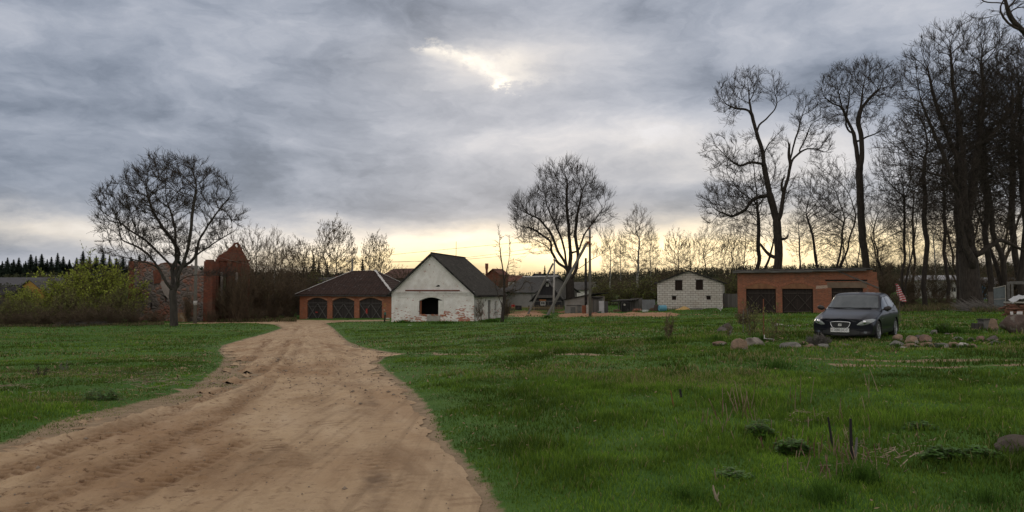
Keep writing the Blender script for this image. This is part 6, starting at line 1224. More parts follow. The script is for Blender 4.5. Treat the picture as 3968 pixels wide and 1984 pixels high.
# ================================================================== TREES
BARK = mat('bark', (0.050, 0.040, 0.032), (0.018, 0.014, 0.012), 9, 0.95, 1.0, 14, stretch=(1, 1, 0.3))
BARKG = mat('bark_grey', (0.060, 0.052, 0.044), (0.028, 0.024, 0.020), 5, 0.95, 0.8, 14, stretch=(1, 1, 0.3))
TWIG = mat('twig', (0.050, 0.038, 0.030), (0.030, 0.023, 0.018), 3, 0.9)
TWIGB = mat('twig_brown', (0.13, 0.092, 0.058), (0.065, 0.048, 0.032), 3, 0.9)
BIRCH = mat('birch_bark', (0.42, 0.40, 0.36), (0.26, 0.245, 0.22), 4, 0.8, 0.3, c3=(0.05, 0.045, 0.04), s3=3.5, stretch=(1, 1, 2.5))
BUD = mat('young_leaf', (0.20, 0.21, 0.05), (0.11, 0.14, 0.03), 2, 0.7)
BUDY = mat('spring_leaf_yellow', (0.34, 0.38, 0.05), (0.19, 0.24, 0.03), 1.2, 0.7)
BUDB = mat('brown_bud', (0.13, 0.09, 0.045), (0.08, 0.06, 0.03), 2, 0.8)
def prisms(P0, P1, r0, r1):
    """many three-sided open prisms"""
    P0 = np.asarray(P0); P1 = np.asarray(P1); n = len(P0); d = P1-P0; d /= np.linalg.norm(d, axis=1)[:, None]+1e-9
    ref = np.where(np.abs(d[:, 2:3]) > 0.9, np.array([[1.0, 0, 0]]), np.array([[0, 0, 1.0]])); a = np.cross(d, ref); a /= np.linalg.norm(a, axis=1)[:, None]+1e-9; b = np.cross(d, a)
    V = np.zeros((n, 6, 3))
    for k in range(3):
        t = 2*math.pi*k/3; o = a*math.cos(t)+b*math.sin(t)
        V[:, k] = P0+o*np.reshape(r0, (-1, 1)); V[:, 3+k] = P1+o*np.reshape(r1, (-1, 1))
    i = np.arange(n)[:, None]*6
    q = np.concatenate([i+np.array([[0, 1, 4, 3]]), i+np.array([[1, 2, 5, 4]]), i+np.array([[2, 0, 3, 5]])])
    return V.reshape(-1, 3), q
def unit(v): return v/(np.linalg.norm(v, axis=1)[:, None]+1e-9)
class Acc:
    def __init__(s): s.V = []; s.Q = []; s.T = []; s.n = 0
    def add(s, V, Q=None, T=None):
        s.V.append(V)
        if Q is not None and len(Q): s.Q.append(Q+s.n)
        if T is not None and len(T): s.T.append(T+s.n)
        s.n += len(V)
    def mesh(s, name, smooth=False):
        if not s.V: return None
        return np_mesh(name, np.concatenate(s.V), np.concatenate(s.Q) if s.Q else None, np.concatenate(s.T) if s.T else None, smooth)
def chain_tube(acc, pts, rad, n):
    pts = np.asarray(pts); m = len(pts)
    d = np.zeros_like(pts); d[1:-1] = pts[2:]-pts[:-2]; d[0] = pts[1]-pts[0]; d[-1] = pts[-1]-pts[-2]; d = unit(d)
    ref = np.cross(d[0], [0.3, 0.9, 0.1]); V = np.zeros((m, n, 3)); t = np.arange(n)*2*math.pi/n; ct, st = np.cos(t), np.sin(t)
    for i in range(m):
        ref = ref-d[i]*np.dot(ref, d[i]); ref /= np.linalg.norm(ref)+1e-9; c = np.cross(d[i], ref)
        V[i] = pts[i]+(np.outer(ct, ref)+np.outer(st, c))*rad[i]
    i, k = np.meshgrid(np.arange(m-1), np.arange(n), indexing='ij'); k2 = (k+1) % n
    q = np.stack([i*n+k, i*n+k2, (i+1)*n+k2, (i+1)*n+k], -1).reshape(-1, 4)
    acc.add(V.reshape(-1, 3), q)
def colonize(rng, skel, attr, D, di=None, dk=None, up=0.10, iters=90, cap=9000):
    """skel: list of polylines (first is the trunk); returns node positions, parents"""
    P = []; par = []; smin = []
    def addpoly(pl, w0=0, w1=0):
        pl = [np.array(p, float) for p in pl]
        if P:
            A = np.array(P); j = int(np.argmin(((A-pl[0])**2).sum(1)))
        else: P.append(pl[0]); par.append(-1); smin.append(w0); j = 0
        L = sum(np.linalg.norm(b-a) for a, b in zip(pl, pl[1:])); acc = 0
        for a, b in zip(pl, pl[1:]):
            n = max(1, int(np.linalg.norm(b-a)/D)); l = np.linalg.norm(b-a)
            for k in range(1, n+1):
                t = k/n; q = a+(b-a)*t+rng.normal(0, D*0.07, 3); P.append(q); par.append(j); j = len(P)-1
                f = (acc+l*t)/L; smin.append(w0+(w1-w0)*f)
            acc += l
    for s in skel:
        if isinstance(s, dict): addpoly(s['p'], s['r'][0], s['r'][1])
        else: addpoly(s)
    P = list(P); attr = np.array(attr); alive = np.ones(len(attr), bool)
    di = di or D*1e3; dk = dk or D*2.0
    A = np.array(P); near = np.zeros(len(attr), int); nd2 = np.full(len(attr), 1e18)
    start = 0; nch = {}
    for it in range(iters):
        new = np.array(P[start:])
        if len(new):
            for c0 in range(0, len(new), 2000):
                blk = new[c0:c0+2000]; dd = ((attr[:, None]-blk[None])**2).sum(-1); j = dd.argmin(1); v = dd[np.arange(len(attr)), j]; m = v < nd2
                nd2 = np.where(m, v, nd2); near = np.where(m, j+start+c0, near)
        start = len(P)
        alive &= nd2 > dk*dk
        if not alive.any() or len(P) > cap: break
        idx = np.where(alive & (nd2 < di*di))[0]
        if len(idx) == 0: break
        A = np.array(P); dirs = unit(attr[idx]-A[near[idx]]); S = np.zeros((len(P), 3)); np.add.at(S, near[idx], dirs)
        ns = np.unique(near[idx]); v = S[ns]; pa = np.array(par)[ns]; inr = np.where((pa >= 0)[:, None], A[ns]-A[np.maximum(pa, 0)], 0.0); v = unit(v)+0.75*unit(inr)+np.array([0, 0, up])+rng.normal(0, 0.09, (len(ns), 3)); v = unit(v)
        for k, nidx in enumerate(ns):
            nch[nidx] = nch.get(nidx, 0)+1
            if nch[nidx] > 3: alive[near == nidx] = False; continue
            P.append(A[nidx]+v[k]*D); par.append(int(nidx)); smin.append(0)
    return np.array(P), np.array(par), np.array(smin)
def build_tree(seed, skel, attr, D=0.45, R0=0.4, rt=0.016, dk=None, di=None, up=0.1, twigs=3, tl=0.7, droop=0.15, leaf=None, leafn=0, leafs=0.05, thin=3, flare=1.35, cap=9000, sub=2, twr=0.012):
    """geometry only: returns (trunk Acc, crown Acc, leaf Acc)"""
    rng = np.random.default_rng(seed)
    P, par, smin = colonize(rng, skel, attr, D, di, dk, up, cap=cap)
    n = len(P); tips = np.zeros(n); ch = [[] for _ in range(n)]
    for i in range(1, n): ch[par[i]].append(i)
    order = np.arange(n)[::-1]
    for i in order:
        if not ch[i]: tips[i] = 1
        if par[i] >= 0: tips[par[i]] += tips[i]
    ex = math.log(R0/rt)/math.log(max(tips[0], 3)); rad = rt*tips**ex; rad = np.maximum(rad, smin)
    base = P[0][2]; H = P[:, 2].max()-base
    rad = rad*(1+(flare-1)*np.exp(-np.maximum(P[:, 2]-base, 0)/(R0*2.2)))
    tr, cr, lf = Acc(), Acc(), Acc()
    # walk chains
    stack = [(-1, 0)]
    while stack:
        p, i = stack.pop(); pts = []; rr = []
        if p >= 0: pts.append(P[p]); rr.append(min(rad[p], rad[i]*1.25))
        j = i
        while True:
            pts.append(P[j]); rr.append(rad[j])
            if not ch[j]: break
            k = max(ch[j], key=lambda c: rad[c]+tips[c]*1e-4)
            for c in ch[j]:
                if c != k: stack.append((j, c))
            j = k
        if len(pts) < 2: continue
        pts = np.array(pts); rr = np.array(rr)
        if len(pts) > 3:
            s = pts.copy(); s[1:-1] = (pts[:-2]+2*pts[1:-1]+pts[2:])/4; pts = s
        big = rr[0] > R0*0.22
        chain_tube(tr if big else cr, pts, rr, 10 if rr[0] > R0*0.5 else (7 if big else (5 if rr[0] > 0.05 else 4)))
    # twigs
    dirs = np.zeros((n, 3)); m = par >= 0; dirs[m] = P[m]-P[par[m]]; dirs = unit(dirs)
    cand = np.where((tips <= thin) & m)[0]
    if twigs and len(cand):
        c = np.repeat(cand, twigs); k = len(c); t = rng.random((k, 1))
        S = P[c]-(P[c]-P[par[c]])*t
        L = tl*rng.uniform(0.5, 1.3, (k, 1))
        cen = P[cand].mean(0); ow = unit(P[c]-cen)
        d = unit(dirs[c]*0.85+ow*0.15+rng.normal(0, 0.42, (k, 3))+np.array([0, 0, droop*1.3]))
        E1 = S+d*L; r = np.minimum(rad[c], twr*1.3)
        V, q = prisms(S, E1, r, r*0.5); cr.add(V, q)
        if sub:
            c2 = np.repeat(np.arange(k), sub); k2 = len(c2); t = rng.uniform(0.25, 1.0, (k2, 1)); S2 = S[c2]+(E1-S)[c2]*t
            d2 = unit(d[c2]*0.9+rng.normal(0, 0.38, (k2, 3))+np.array([0, 0, droop])); E2 = S2+d2*L[c2]*rng.uniform(0.35, 0.75, (k2, 1))
            V, q = prisms(S2, E2, np.full(k2, twr*0.75), np.full(k2, twr*0.45)); cr.add(V, q); tipsP = E2; tipS = S2
        else: tipsP = E1; tipS = S
        if leafn:
            c3 = rng.integers(0, len(tipsP), leafn); t = rng.uniform(0.2, 1.05, (leafn, 1)); c = tipS[c3]+(tipsP-tipS)[c3]*t
            add_leaves(lf, rng, c, leafs)
    return tr, cr, lf
def add_leaves(acc, rng, c, s):
    n = len(c); a = unit(rng.normal(0, 1, (n, 3))); b = unit(np.cross(a, unit(rng.normal(0, 1, (n, 3))))); sz = (s*rng.uniform(0.5, 1.4, (n, 1)))
    V = np.stack([c-a*sz, c+b*sz*0.6, c+a*sz, c-b*sz*0.6], 1).reshape(-1, 3); i = np.arange(n)[:, None]*4
    acc.add(V, i+np.array([[0, 1, 2, 3]]))
def tree_obj(name, label, cat, base, geo, tm=BARK, cm=TWIG, lm=None, group=None, local=True):
    """geo in world coordinates unless local"""
    o = thing(name, label, cat, base, 0, group)
    for nm, acc, mm in (('trunk', geo[0], tm), ('crown', geo[1], cm), ('foliage', geo[2], lm or BUD)):
        me = acc.mesh(nm, smooth=(nm == 'trunk'))
        if me: link(nm, me, mm, o)
    return o
# ---- shapes from the photograph: pixels to a tree-local frame (x across, z up), at the tree's own distance
def loc2(px, py, d, b, dep=0.0): return ((px-CX)/F*d-b[0], dep, zat(py, d)-b[2])
def pts_poly(rng, poly, n, d, b, depth=0.8):
    poly = np.array(poly, float); mn, mx = poly.min(0), poly.max(0); out = []
    while len(out) < n:
        c = mn+(mx-mn)*rng.random((n*3, 2)); c = c[inside(c[:, 0], c[:, 1], poly)]
        for x, y in c:
            # local chord
            xs = []
            for i in range(len(poly)):
                a, e = poly[i], poly[(i+1) % len(poly)]
                if (a[1] > y) != (e[1] > y): xs.append(a[0]+(y-a[1])/(e[1]-a[1])*(e[0]-a[0]))
            if len(xs) < 2: continue
            mid = (min(xs)+max(xs))/2; hw = (max(xs)-min(xs))/2+1e-6; k = math.sqrt(max(0, 1-((x-mid)/hw)**2))
            out.append(loc2(x, y, d, b, rng.uniform(-1, 1)*k*hw*d/F*depth))
            if len(out) >= n: break
    return out
def clump(rng, att, sc=1.0, thr=0.36):
    """keep attraction points only in irregular masses so that gaps stay between the limbs"""
    A = np.array(att); k = 0.5*vnoise(A[:, 0]+7, A[:, 2]+3, 0.55*sc, 5, 2)+0.5*vnoise(A[:, 1]+11, A[:, 2]+A[:, 0]*0.6, 0.8*sc, 9, 2)
    return [tuple(p) for p in A[k+rng.normal(0, 0.03, len(A)) > thr]]
def pts_ell(rng, e, n, d, b, depth=0.8, dep0=0.0):
    cx, cy, rx, ry = e; v = unit(rng.normal(0, 1, (n, 3))); v = v*(rng.random((n, 1))**(1/2.2))*(0.72+0.55*vnoise(np.arctan2(v[:, 2], v[:, 0])*1.6+9, v[:, 1]*1.5, 1.4, int(cx) % 97, 2))[:, None]; s = d/F
    return [loc2(cx+p[0]*rx, cy-p[2]*ry, d, b, dep0+p[1]*rx*s*depth) for p in v]
def limb(d, b, pts, r=None, dep=0.0):
    """pts (px,py[,depth])"""
    L = [loc2(p[0], p[1], d, b, p[2] if len(p) > 2 else dep) for p in pts]
    return {'p': L, 'r': r} if r else L
# 1. lone tree on the left ------------------------------------------------
rng = np.random.default_rng(11)
d = 68; b = at(678, d)
poly = [(367,859),(364,767),(384,722),(420,760),(459,722),(470,670),(551,615),(591,590),(620,625),(649,610),(689,596),(740,625),(787,590),(821,620),(838,663),(907,712),(916,760),(900,810),(948,830),(930,880),(850,935),(800,985),(735,1010),(600,1020),(465,1068),(400,1020),(373,916)]
poly = [(650+(x-650)*0.94, 830+(y-830)*0.96) for x, y in poly]; att = pts_poly(rng, poly, 3600, d, b, 0.85)+pts_poly(rng, [(780,1045),(915,1050),(925,1085),(790,1090)], 40, d, b)+pts_poly(rng, [(440,1010),(600,1040),(560,1085),(450,1060)], 70, d, b)
sk = [limb(d, b, [(678,1262),(676,1200),(674,1160),(668,1122)]),
 limb(d, b, [(668,1122),(650,1080),(620,1030),(585,985),(540,955),(480,932),(478,915)], dep=-0.6), limb(d, b, [(655,1085),(645,1030),(600,985),(545,930),(480,890),(430,850)], dep=1.0),
 limb(d, b, [(668,1130),(690,1105),(694,1060)]), limb(d, b, [(690,1100),(676,1050),(674,980),(672,900),(660,840),(640,790)], dep=0.3),
 limb(d, b, [(694,1090),(715,1030),(735,970),(745,900),(752,820),(765,720)], dep=-0.5), limb(d, b, [(715,1035),(755,985),(800,955),(860,915),(905,890)], dep=0.4),
 limb(d, b, [(692,1105),(730,1075),(765,1066),(830,1068),(890,1068)], dep=-0.8), limb(d, b, [(640,1040),(600,1022),(530,1005),(470,990)], dep=-1.2),
 limb(d, b, [(676,1000),(640,930),(600,880),(560,820),(530,740)], dep=1.5), limb(d, b, [(735,950),(780,870),(830,800),(870,750)], dep=1.2)]
att = clump(rng, att, 0.75, 0.45)
g = build_tree(1, sk, att, D=0.27, R0=0.31, rt=0.012, flare=1.15, dk=0.40, up=0.30, twigs=3, tl=0.62, droop=0.4, thin=2, cap=26000, twr=0.016, sub=2)
tree_obj('bare_tree', 'lone leafless tree with a wide round crown standing in front of the brick ruin', 'tree', b, g, BARKG, TWIG)
# 2. big spreading tree behind the wooden house ---------------------------
rng = np.random.default_rng(12); d = 112; b = at(2212, d)
poly = [(1977,821),(1982,782),(1998,752),(2030,790),(2083,724),(2090,675),(2131,632),(2170,660),(2189,625),(2218,608),(2242,622),(2262,665),(2295,660),(2310,715),(2352,734),(2375,800),(2372,850),(2348,907),(2285,940),(2200,930),(2140,946),(2070,930),(2044,985),(2006,927),(1991,878)]
att = pts_poly(rng, poly, 4200, d, b, 0.8)+pts_poly(rng, [(2040,930),(2150,940),(2140,1000),(2060,1000)], 60, d, b)+pts_poly(rng, [(2280,960),(2370,960),(2370,985),(2290,1000)], 30, d, b)
sk = [limb(d, b, [(2212,1192),(2210,1140),(2208,1085),(2204,1050)]),
 limb(d, b, [(2206,1070),(2196,1025),(2192,985),(2180,930),(2150,860),(2120,800)], dep=0.6), limb(d, b, [(2196,1030),(2160,975),(2135,905),(2090,850),(2030,822)], dep=-0.8),
 limb(d, b, [(2208,1060),(2212,980),(2205,890),(2198,800),(2200,700)], dep=0.4), limb(d, b, [(2210,1085),(2232,1045),(2240,990),(2228,910),(2238,820),(2260,730)], dep=-0.5),
 limb(d, b, [(2240,985),(2265,910),(2300,860),(2345,800)], dep=0.8), limb(d, b, [(2238,1048),(2285,1008),(2320,990),(2350,975)], dep=-1.0), limb(d, b, [(2196,1040),(2160,1015),(2140,975),(2120,950),(2080,930)], dep=1.2),
 limb(d, b, [(2150,960),(2130,925),(2060,880),(2010,870)], dep=1.6)]
att = clump(rng, att, 0.55, 0.41)
g = build_tree(2, sk, att, D=0.40, R0=0.60, rt=0.013, dk=0.62, up=0.28, twigs=3, tl=1.1, droop=0.5, thin=2, cap=26000, twr=0.018, sub=2)
tree_obj('bare_tree', 'tall broad leafless tree behind the dark wooden house, left of the utility pole', 'tree', b, g, BARK, TWIG)
# 3. tall forked tree behind the garage -----------------------------------
rng = np.random.default_rng(13); d = 84; b = at(3010, d)
att = []
for pl, n in (([(2776,350),(2800,306),(2830,300),(2860,278),(2908,260),(2945,270),(2971,280),(2968,330),(2950,395),(2905,400),(2880,440),(2850,480),(2800,490),(2815,440),(2770,425)], 620), ([(2985,350),(2998,288),(3030,285),(3060,335),(3052,385),(3010,410),(2985,395)], 200),
 ([(3075,480),(3085,380),(3105,340),(3130,352),(3165,385),(3200,430),(3248,470),(3245,560),(3215,610),(3160,615),(3110,570)], 520), ([(2715,610),(2738,545),(2790,515),(2850,545),(2890,520),(2950,560),(2960,625),(2880,665),(2820,650),(2740,665)], 520), ([(2708,810),(2730,735),(2800,700),(2880,720),(2965,690),(2975,770),(2900,850),(2850,835),(2790,890),(2725,860)], 620), ([(2975,560),(3010,490),(3050,500),(3045,560),(2990,600)], 110)):
    att += pts_poly(rng, pl, n, d, b, 0.85)
sk = [limb(d, b, [(3010,1188),(3012,1100),(3014,1040),(3020,980),(3016,926),(3013,850)], (0.45, 0.38)),
 limb(d, b, [(3013,850),(3002,800),(2990,755),(2978,690),(2970,647),(2964,584),(2944,520),(2934,480),(2922,430),(2915,375)], (0.27, 0.05), 0.2),
 limb(d, b, [(3016,860),(3028,812),(3037,745),(3055,690),(3066,640),(3074,615),(3104,588),(3132,574),(3165,575),(3195,590)], (0.26, 0.05), -0.3),
 limb(d, b, [(3068,640),(3060,600),(3062,556)], (0.2, 0.12), -0.3), limb(d, b, [(3035,750),(3025,725),(3030,700),(3040,688)], (0.16, 0.09), -0.5),
 limb(d, b, [(3018,930),(3048,925),(3052,912)], (0.2, 0.08), -0.3), limb(d, b, [(3013,1000),(2985,985),(2960,955),(2945,935)], (0.22, 0.1), 0.5),
 limb(d, b, [(2943,515),(2955,475),(2985,451),(3018,415),(3030,385),(3020,350)], (0.12, 0.04), 0.6), limb(d, b, [(2922,430),(2895,420),(2855,415),(2820,400)], (0.1, 0.04), -0.2),
 limb(d, b, [(2966,635),(2940,632),(2905,628),(2870,645),(2830,620)], (0.13, 0.05), -0.4), limb(d, b, [(2985,755),(2950,760),(2915,778),(2894,815),(2840,838),(2800,820)], (0.12, 0.05), 0.4),
 limb(d, b, [(3066,640),(3085,560),(3105,500),(3120,440)], (0.06, 0.03), 0.2), limb(d, b, [(3104,588),(3130,540),(3155,480)], (0.07, 0.03), 0.4), limb(d, b, [(2966,600),(2985,560),(3010,530)], (0.09, 0.04), 0.4)]
att = clump(rng, att, 0.9, 0.40)
g = build_tree(3, sk, att, D=0.28, R0=0.44, rt=0.010, dk=0.42, up=0.18, twigs=3, tl=0.62, droop=0.3, thin=2, cap=20000, twr=0.016, sub=2)
tree_obj('forked_tree', 'towering bare tree forked into two stems with a broken stub, behind the brick garage', 'tree', b, g, BARK, TWIG)
# 4. tall slender tree right of it ----------------------------------------
rng = np.random.default_rng(14); d = 80; b = at(3358, d)
poly = [(3173,360),(3206,285),(3271,238),(3310,255),(3364,215),(3439,252),(3485,285),(3495,345),(3430,410),(3374,480),(3243,485),(3187,395)]
att = pts_poly(rng, poly, 2200, d, b, 0.9)+pts_ell(rng, (3440,490,50,40), 120, d, b)
sk = [limb(d, b, [(3364,1195),(3362,1100),(3358,1039),(3346,930),(3341,839),(3339,740),(3336,652),(3328,580),(3318,513),(3290,450),(3271,401),(3262,350)], (0.36, 0.06)),
 limb(d, b, [(3340,650),(3344,600),(3342,522),(3330,470),(3345,400),(3352,340)], (0.18, 0.05), -0.3), limb(d, b, [(3343,545),(3370,525),(3402,515),(3439,498)], (0.11, 0.04), 0.4),
 limb(d, b, [(3318,513),(3300,470),(3310,400),(3320,340)], (0.1, 0.04), 0.8), limb(d, b, [(3350,420),(3390,370),(3430,330)], (0.08, 0.04), 0.4), limb(d, b, [(3275,410),(3235,400),(3200,370)], (0.08, 0.04), -0.3)]
att = clump(rng, att, 0.8, 0.38)
g = build_tree(4, sk, att, D=0.28, R0=0.36, rt=0.009, dk=0.42, up=0.2, twigs=3, tl=0.62, droop=0.3, thin=2, cap=16000, twr=0.016, sub=2)
tree_obj('slender_tree', 'tall slender bare tree with high mushroom crown at the right end of the brick garage', 'tree', b, g, BARK, TWIG)
# 5. the giant in the right-hand grove ------------------------------------
rng = np.random.default_rng(15); d = 62; b = at(3762, d)
poly = [(3495,300),(3551,186),(3616,121),(3681,78),(3784,56),(3877,90),(3923,149),(3990,250),(4040,450),(4020,700),(3940,900),(3850,960),(3700,1000),(3590,880),(3540,700),(3530,560),(3513,420)]
att = pts_poly(rng, poly, 6500, d, b, 0.8)
sk = [limb(d, b, [(3762,1190),(3758,1100),(3752,980),(3748,860)], (0.72, 0.5)), limb(d, b, [(3748,860),(3746,700),(3746,559),(3730,420),(3715,300),(3710,180)], (0.30, 0.05), 0.2),
 limb(d, b, [(3752,960),(3720,860),(3690,720),(3650,600),(3610,500),(3570,400)], (0.27, 0.04), -0.6), limb(d, b, [(3752,900),(3790,760),(3810,620),(3830,500),(3850,360),(3840,220)], (0.27, 0.04), 0.6),
 limb(d, b, [(3746,600),(3700,480),(3660,360),(3640,240)], (0.2, 0.05), 1.0), limb(d, b, [(3752,1000),(3800,960),(3850,930),(3910,960),(3968,985)], (0.24, 0.08), -1.0), limb(d, b, [(3700,760),(3640,690),(3590,680),(3540,660)], (0.16, 0.05), -1.2),
 limb(d, b, [(3758,1040),(3715,960),(3700,880),(3695,780)], (0.3, 0.1), -1.0), limb(d, b, [(3820,560),(3880,480),(3930,400),(3968,330)], (0.2, 0.05), -0.4)]
att = clump(rng, att, 0.7, 0.34)
g = build_tree(5, sk, att, D=0.30, R0=0.70, rt=0.009, dk=0.46, up=0.22, twigs=3, tl=0.62, droop=0.35, thin=2, cap=34000, twr=0.014, sub=2)
tree_obj('giant_tree', 'huge thick-trunked bare tree with the highest crown of the right-hand grove', 'tree', b, g, BARK, TWIG)
# ---- generic kinds, each built once and copied ---------------------------
def gen_kind(seed, H, Wd, cb, R0, n, D, kind='oval', stems=1, **kw):
    """tree H tall, crown Wd wide, crown starts at cb*H"""
    rng = np.random.default_rng(seed); v = unit(rng.normal(0, 1, (n, 3)))*rng.random((n, 1))**(1/2.5)
    hz = H*(1-cb)/2; v = v*(0.75+0.5*vnoise(np.arctan2(v[:, 1], v[:, 0])*1.5+9, v[:, 2]*2+4, 1.5, seed, 2))[:, None]; att = v*np.array([Wd/2, Wd/2, hz])+np.array([0, 0, H*cb+hz])
    if kind == 'vase': k = (att[:, 2]-H*cb)/(2*hz); att[:, :2] *= (0.45+0.75*k)[:, None]
    if kind == 'birch': k = (att[:, 2]-H*cb)/(2*hz); att[:, :2] *= (1.15-0.75*k)[:, None]
    att = np.array(clump(rng, att, 0.8, 0.38)); sk = []
    for s in range(stems):
        a = rng.uniform(0, 2*math.pi); sp = 0.0 if stems == 1 else Wd*0.3*rng.uniform(0.5, 1.1); x = 0 if s == 0 else rng.normal(0, 0.25); y = 0 if s == 0 else rng.normal(0, 0.25)
        pl = [(x, y, -0.15)]; top = H*(0.72 if stems == 1 else rng.uniform(0.45, 0.7)); m = 7
        for k in range(1, m+1):
            t = k/m; pl.append((x+math.cos(a)*sp*t**1.2+rng.normal(0, H*0.008), y+math.sin(a)*sp*t**1.2+rng.normal(0, H*0.008), top*t))
        sk.append({'p': pl, 'r': (R0*(1 if s == 0 else 0.8), R0*0.2)})
    return build_tree(seed, sk, att, D=D, R0=R0, **kw)
K = {}
def kind(key, name, label, cat, geo, tm, cm, lm, px, d, s=1.0, rz=0.0, group=None):
    """first call builds, later calls copy the thing and its parts"""
    b = at(px, d)
    if key not in K:
        K[key] = tree_obj(name, label, cat, b, geo(), tm, cm, lm, group=group); o = K[key]
    else:
        o = copy_tree(K[key]); o.location = b
    o['label'] = label; o['category'] = cat
    if group: o['group'] = group
    o.scale = (s, s, s) if not hasattr(s, '__len__') else s; o.rotation_euler = (0, 0, rz)
    return o
GEN = {
 'tallA': (lambda: gen_kind(21, 20, 8, 0.38, 0.21, 2200, 0.36, rt=0.011, dk=0.55, twigs=2, tl=0.7, thin=2, twr=0.015, droop=0.2, sub=2), 'bare_tree', BARK, TWIG, None),
 'tallB': (lambda: gen_kind(22, 18, 9, 0.30, 0.19, 2200, 0.36, 'vase', 2, rt=0.011, dk=0.55, twigs=2, tl=0.7, thin=2, twr=0.015, droop=0.25, sub=2), 'bare_tree', BARK, TWIG, None),
 'lean': (lambda: gen_kind(23, 16, 9, 0.25, 0.15, 1800, 0.36, 'vase', 3, rt=0.011, dk=0.55, twigs=2, tl=0.7, thin=2, twr=0.016, droop=0.1, sub=2), 'bare_tree', BARK, TWIG, None),
 'birch': (lambda: gen_kind(24, 16, 6, 0.22, 0.15, 1600, 0.36, 'birch', 1, rt=0.010, dk=0.5, twigs=2, tl=0.8, thin=2, twr=0.015, droop=0.45, up=0.35, sub=2), 'birch_tree', BIRCH, TWIGB, None),
 'budded': (lambda: gen_kind(25, 13, 7.5, 0.22, 0.16, 1600, 0.36, 'oval', 3, rt=0.011, dk=0.5, twigs=2, tl=0.7, thin=2, twr=0.015, droop=0.5, up=0.35, leafn=9000, leafs=0.075), 'budding_tree', BARKG, TWIGB, BUDB),
 'alder': (lambda: gen_kind(26, 13, 6.5, 0.12, 0.14, 1700, 0.36, 'oval', 4, rt=0.011, dk=0.5, twigs=2, tl=0.7, thin=2, twr=0.016, droop=0.5, up=0.35, leafn=5000, leafs=0.06), 'bare_tree', BARKG, TWIGB, BUDB),
}
def put(key, label, px, d, top, rz=0.0, cat='tree', wide=1.0, group=None):
    H = {'tallA': 20.3, 'tallB': 18.3, 'lean': 16.3, 'birch': 16.4, 'budded': 13.4, 'alder': 13.4}[key]
    b = at(px, d); s = (zat(top, d)-b.z)/H; g = GEN[key]
    return kind(key, g[1], label, cat, g[0], g[2], g[3], g[4], px, d, (s*wide, s*wide, s), rz, group)
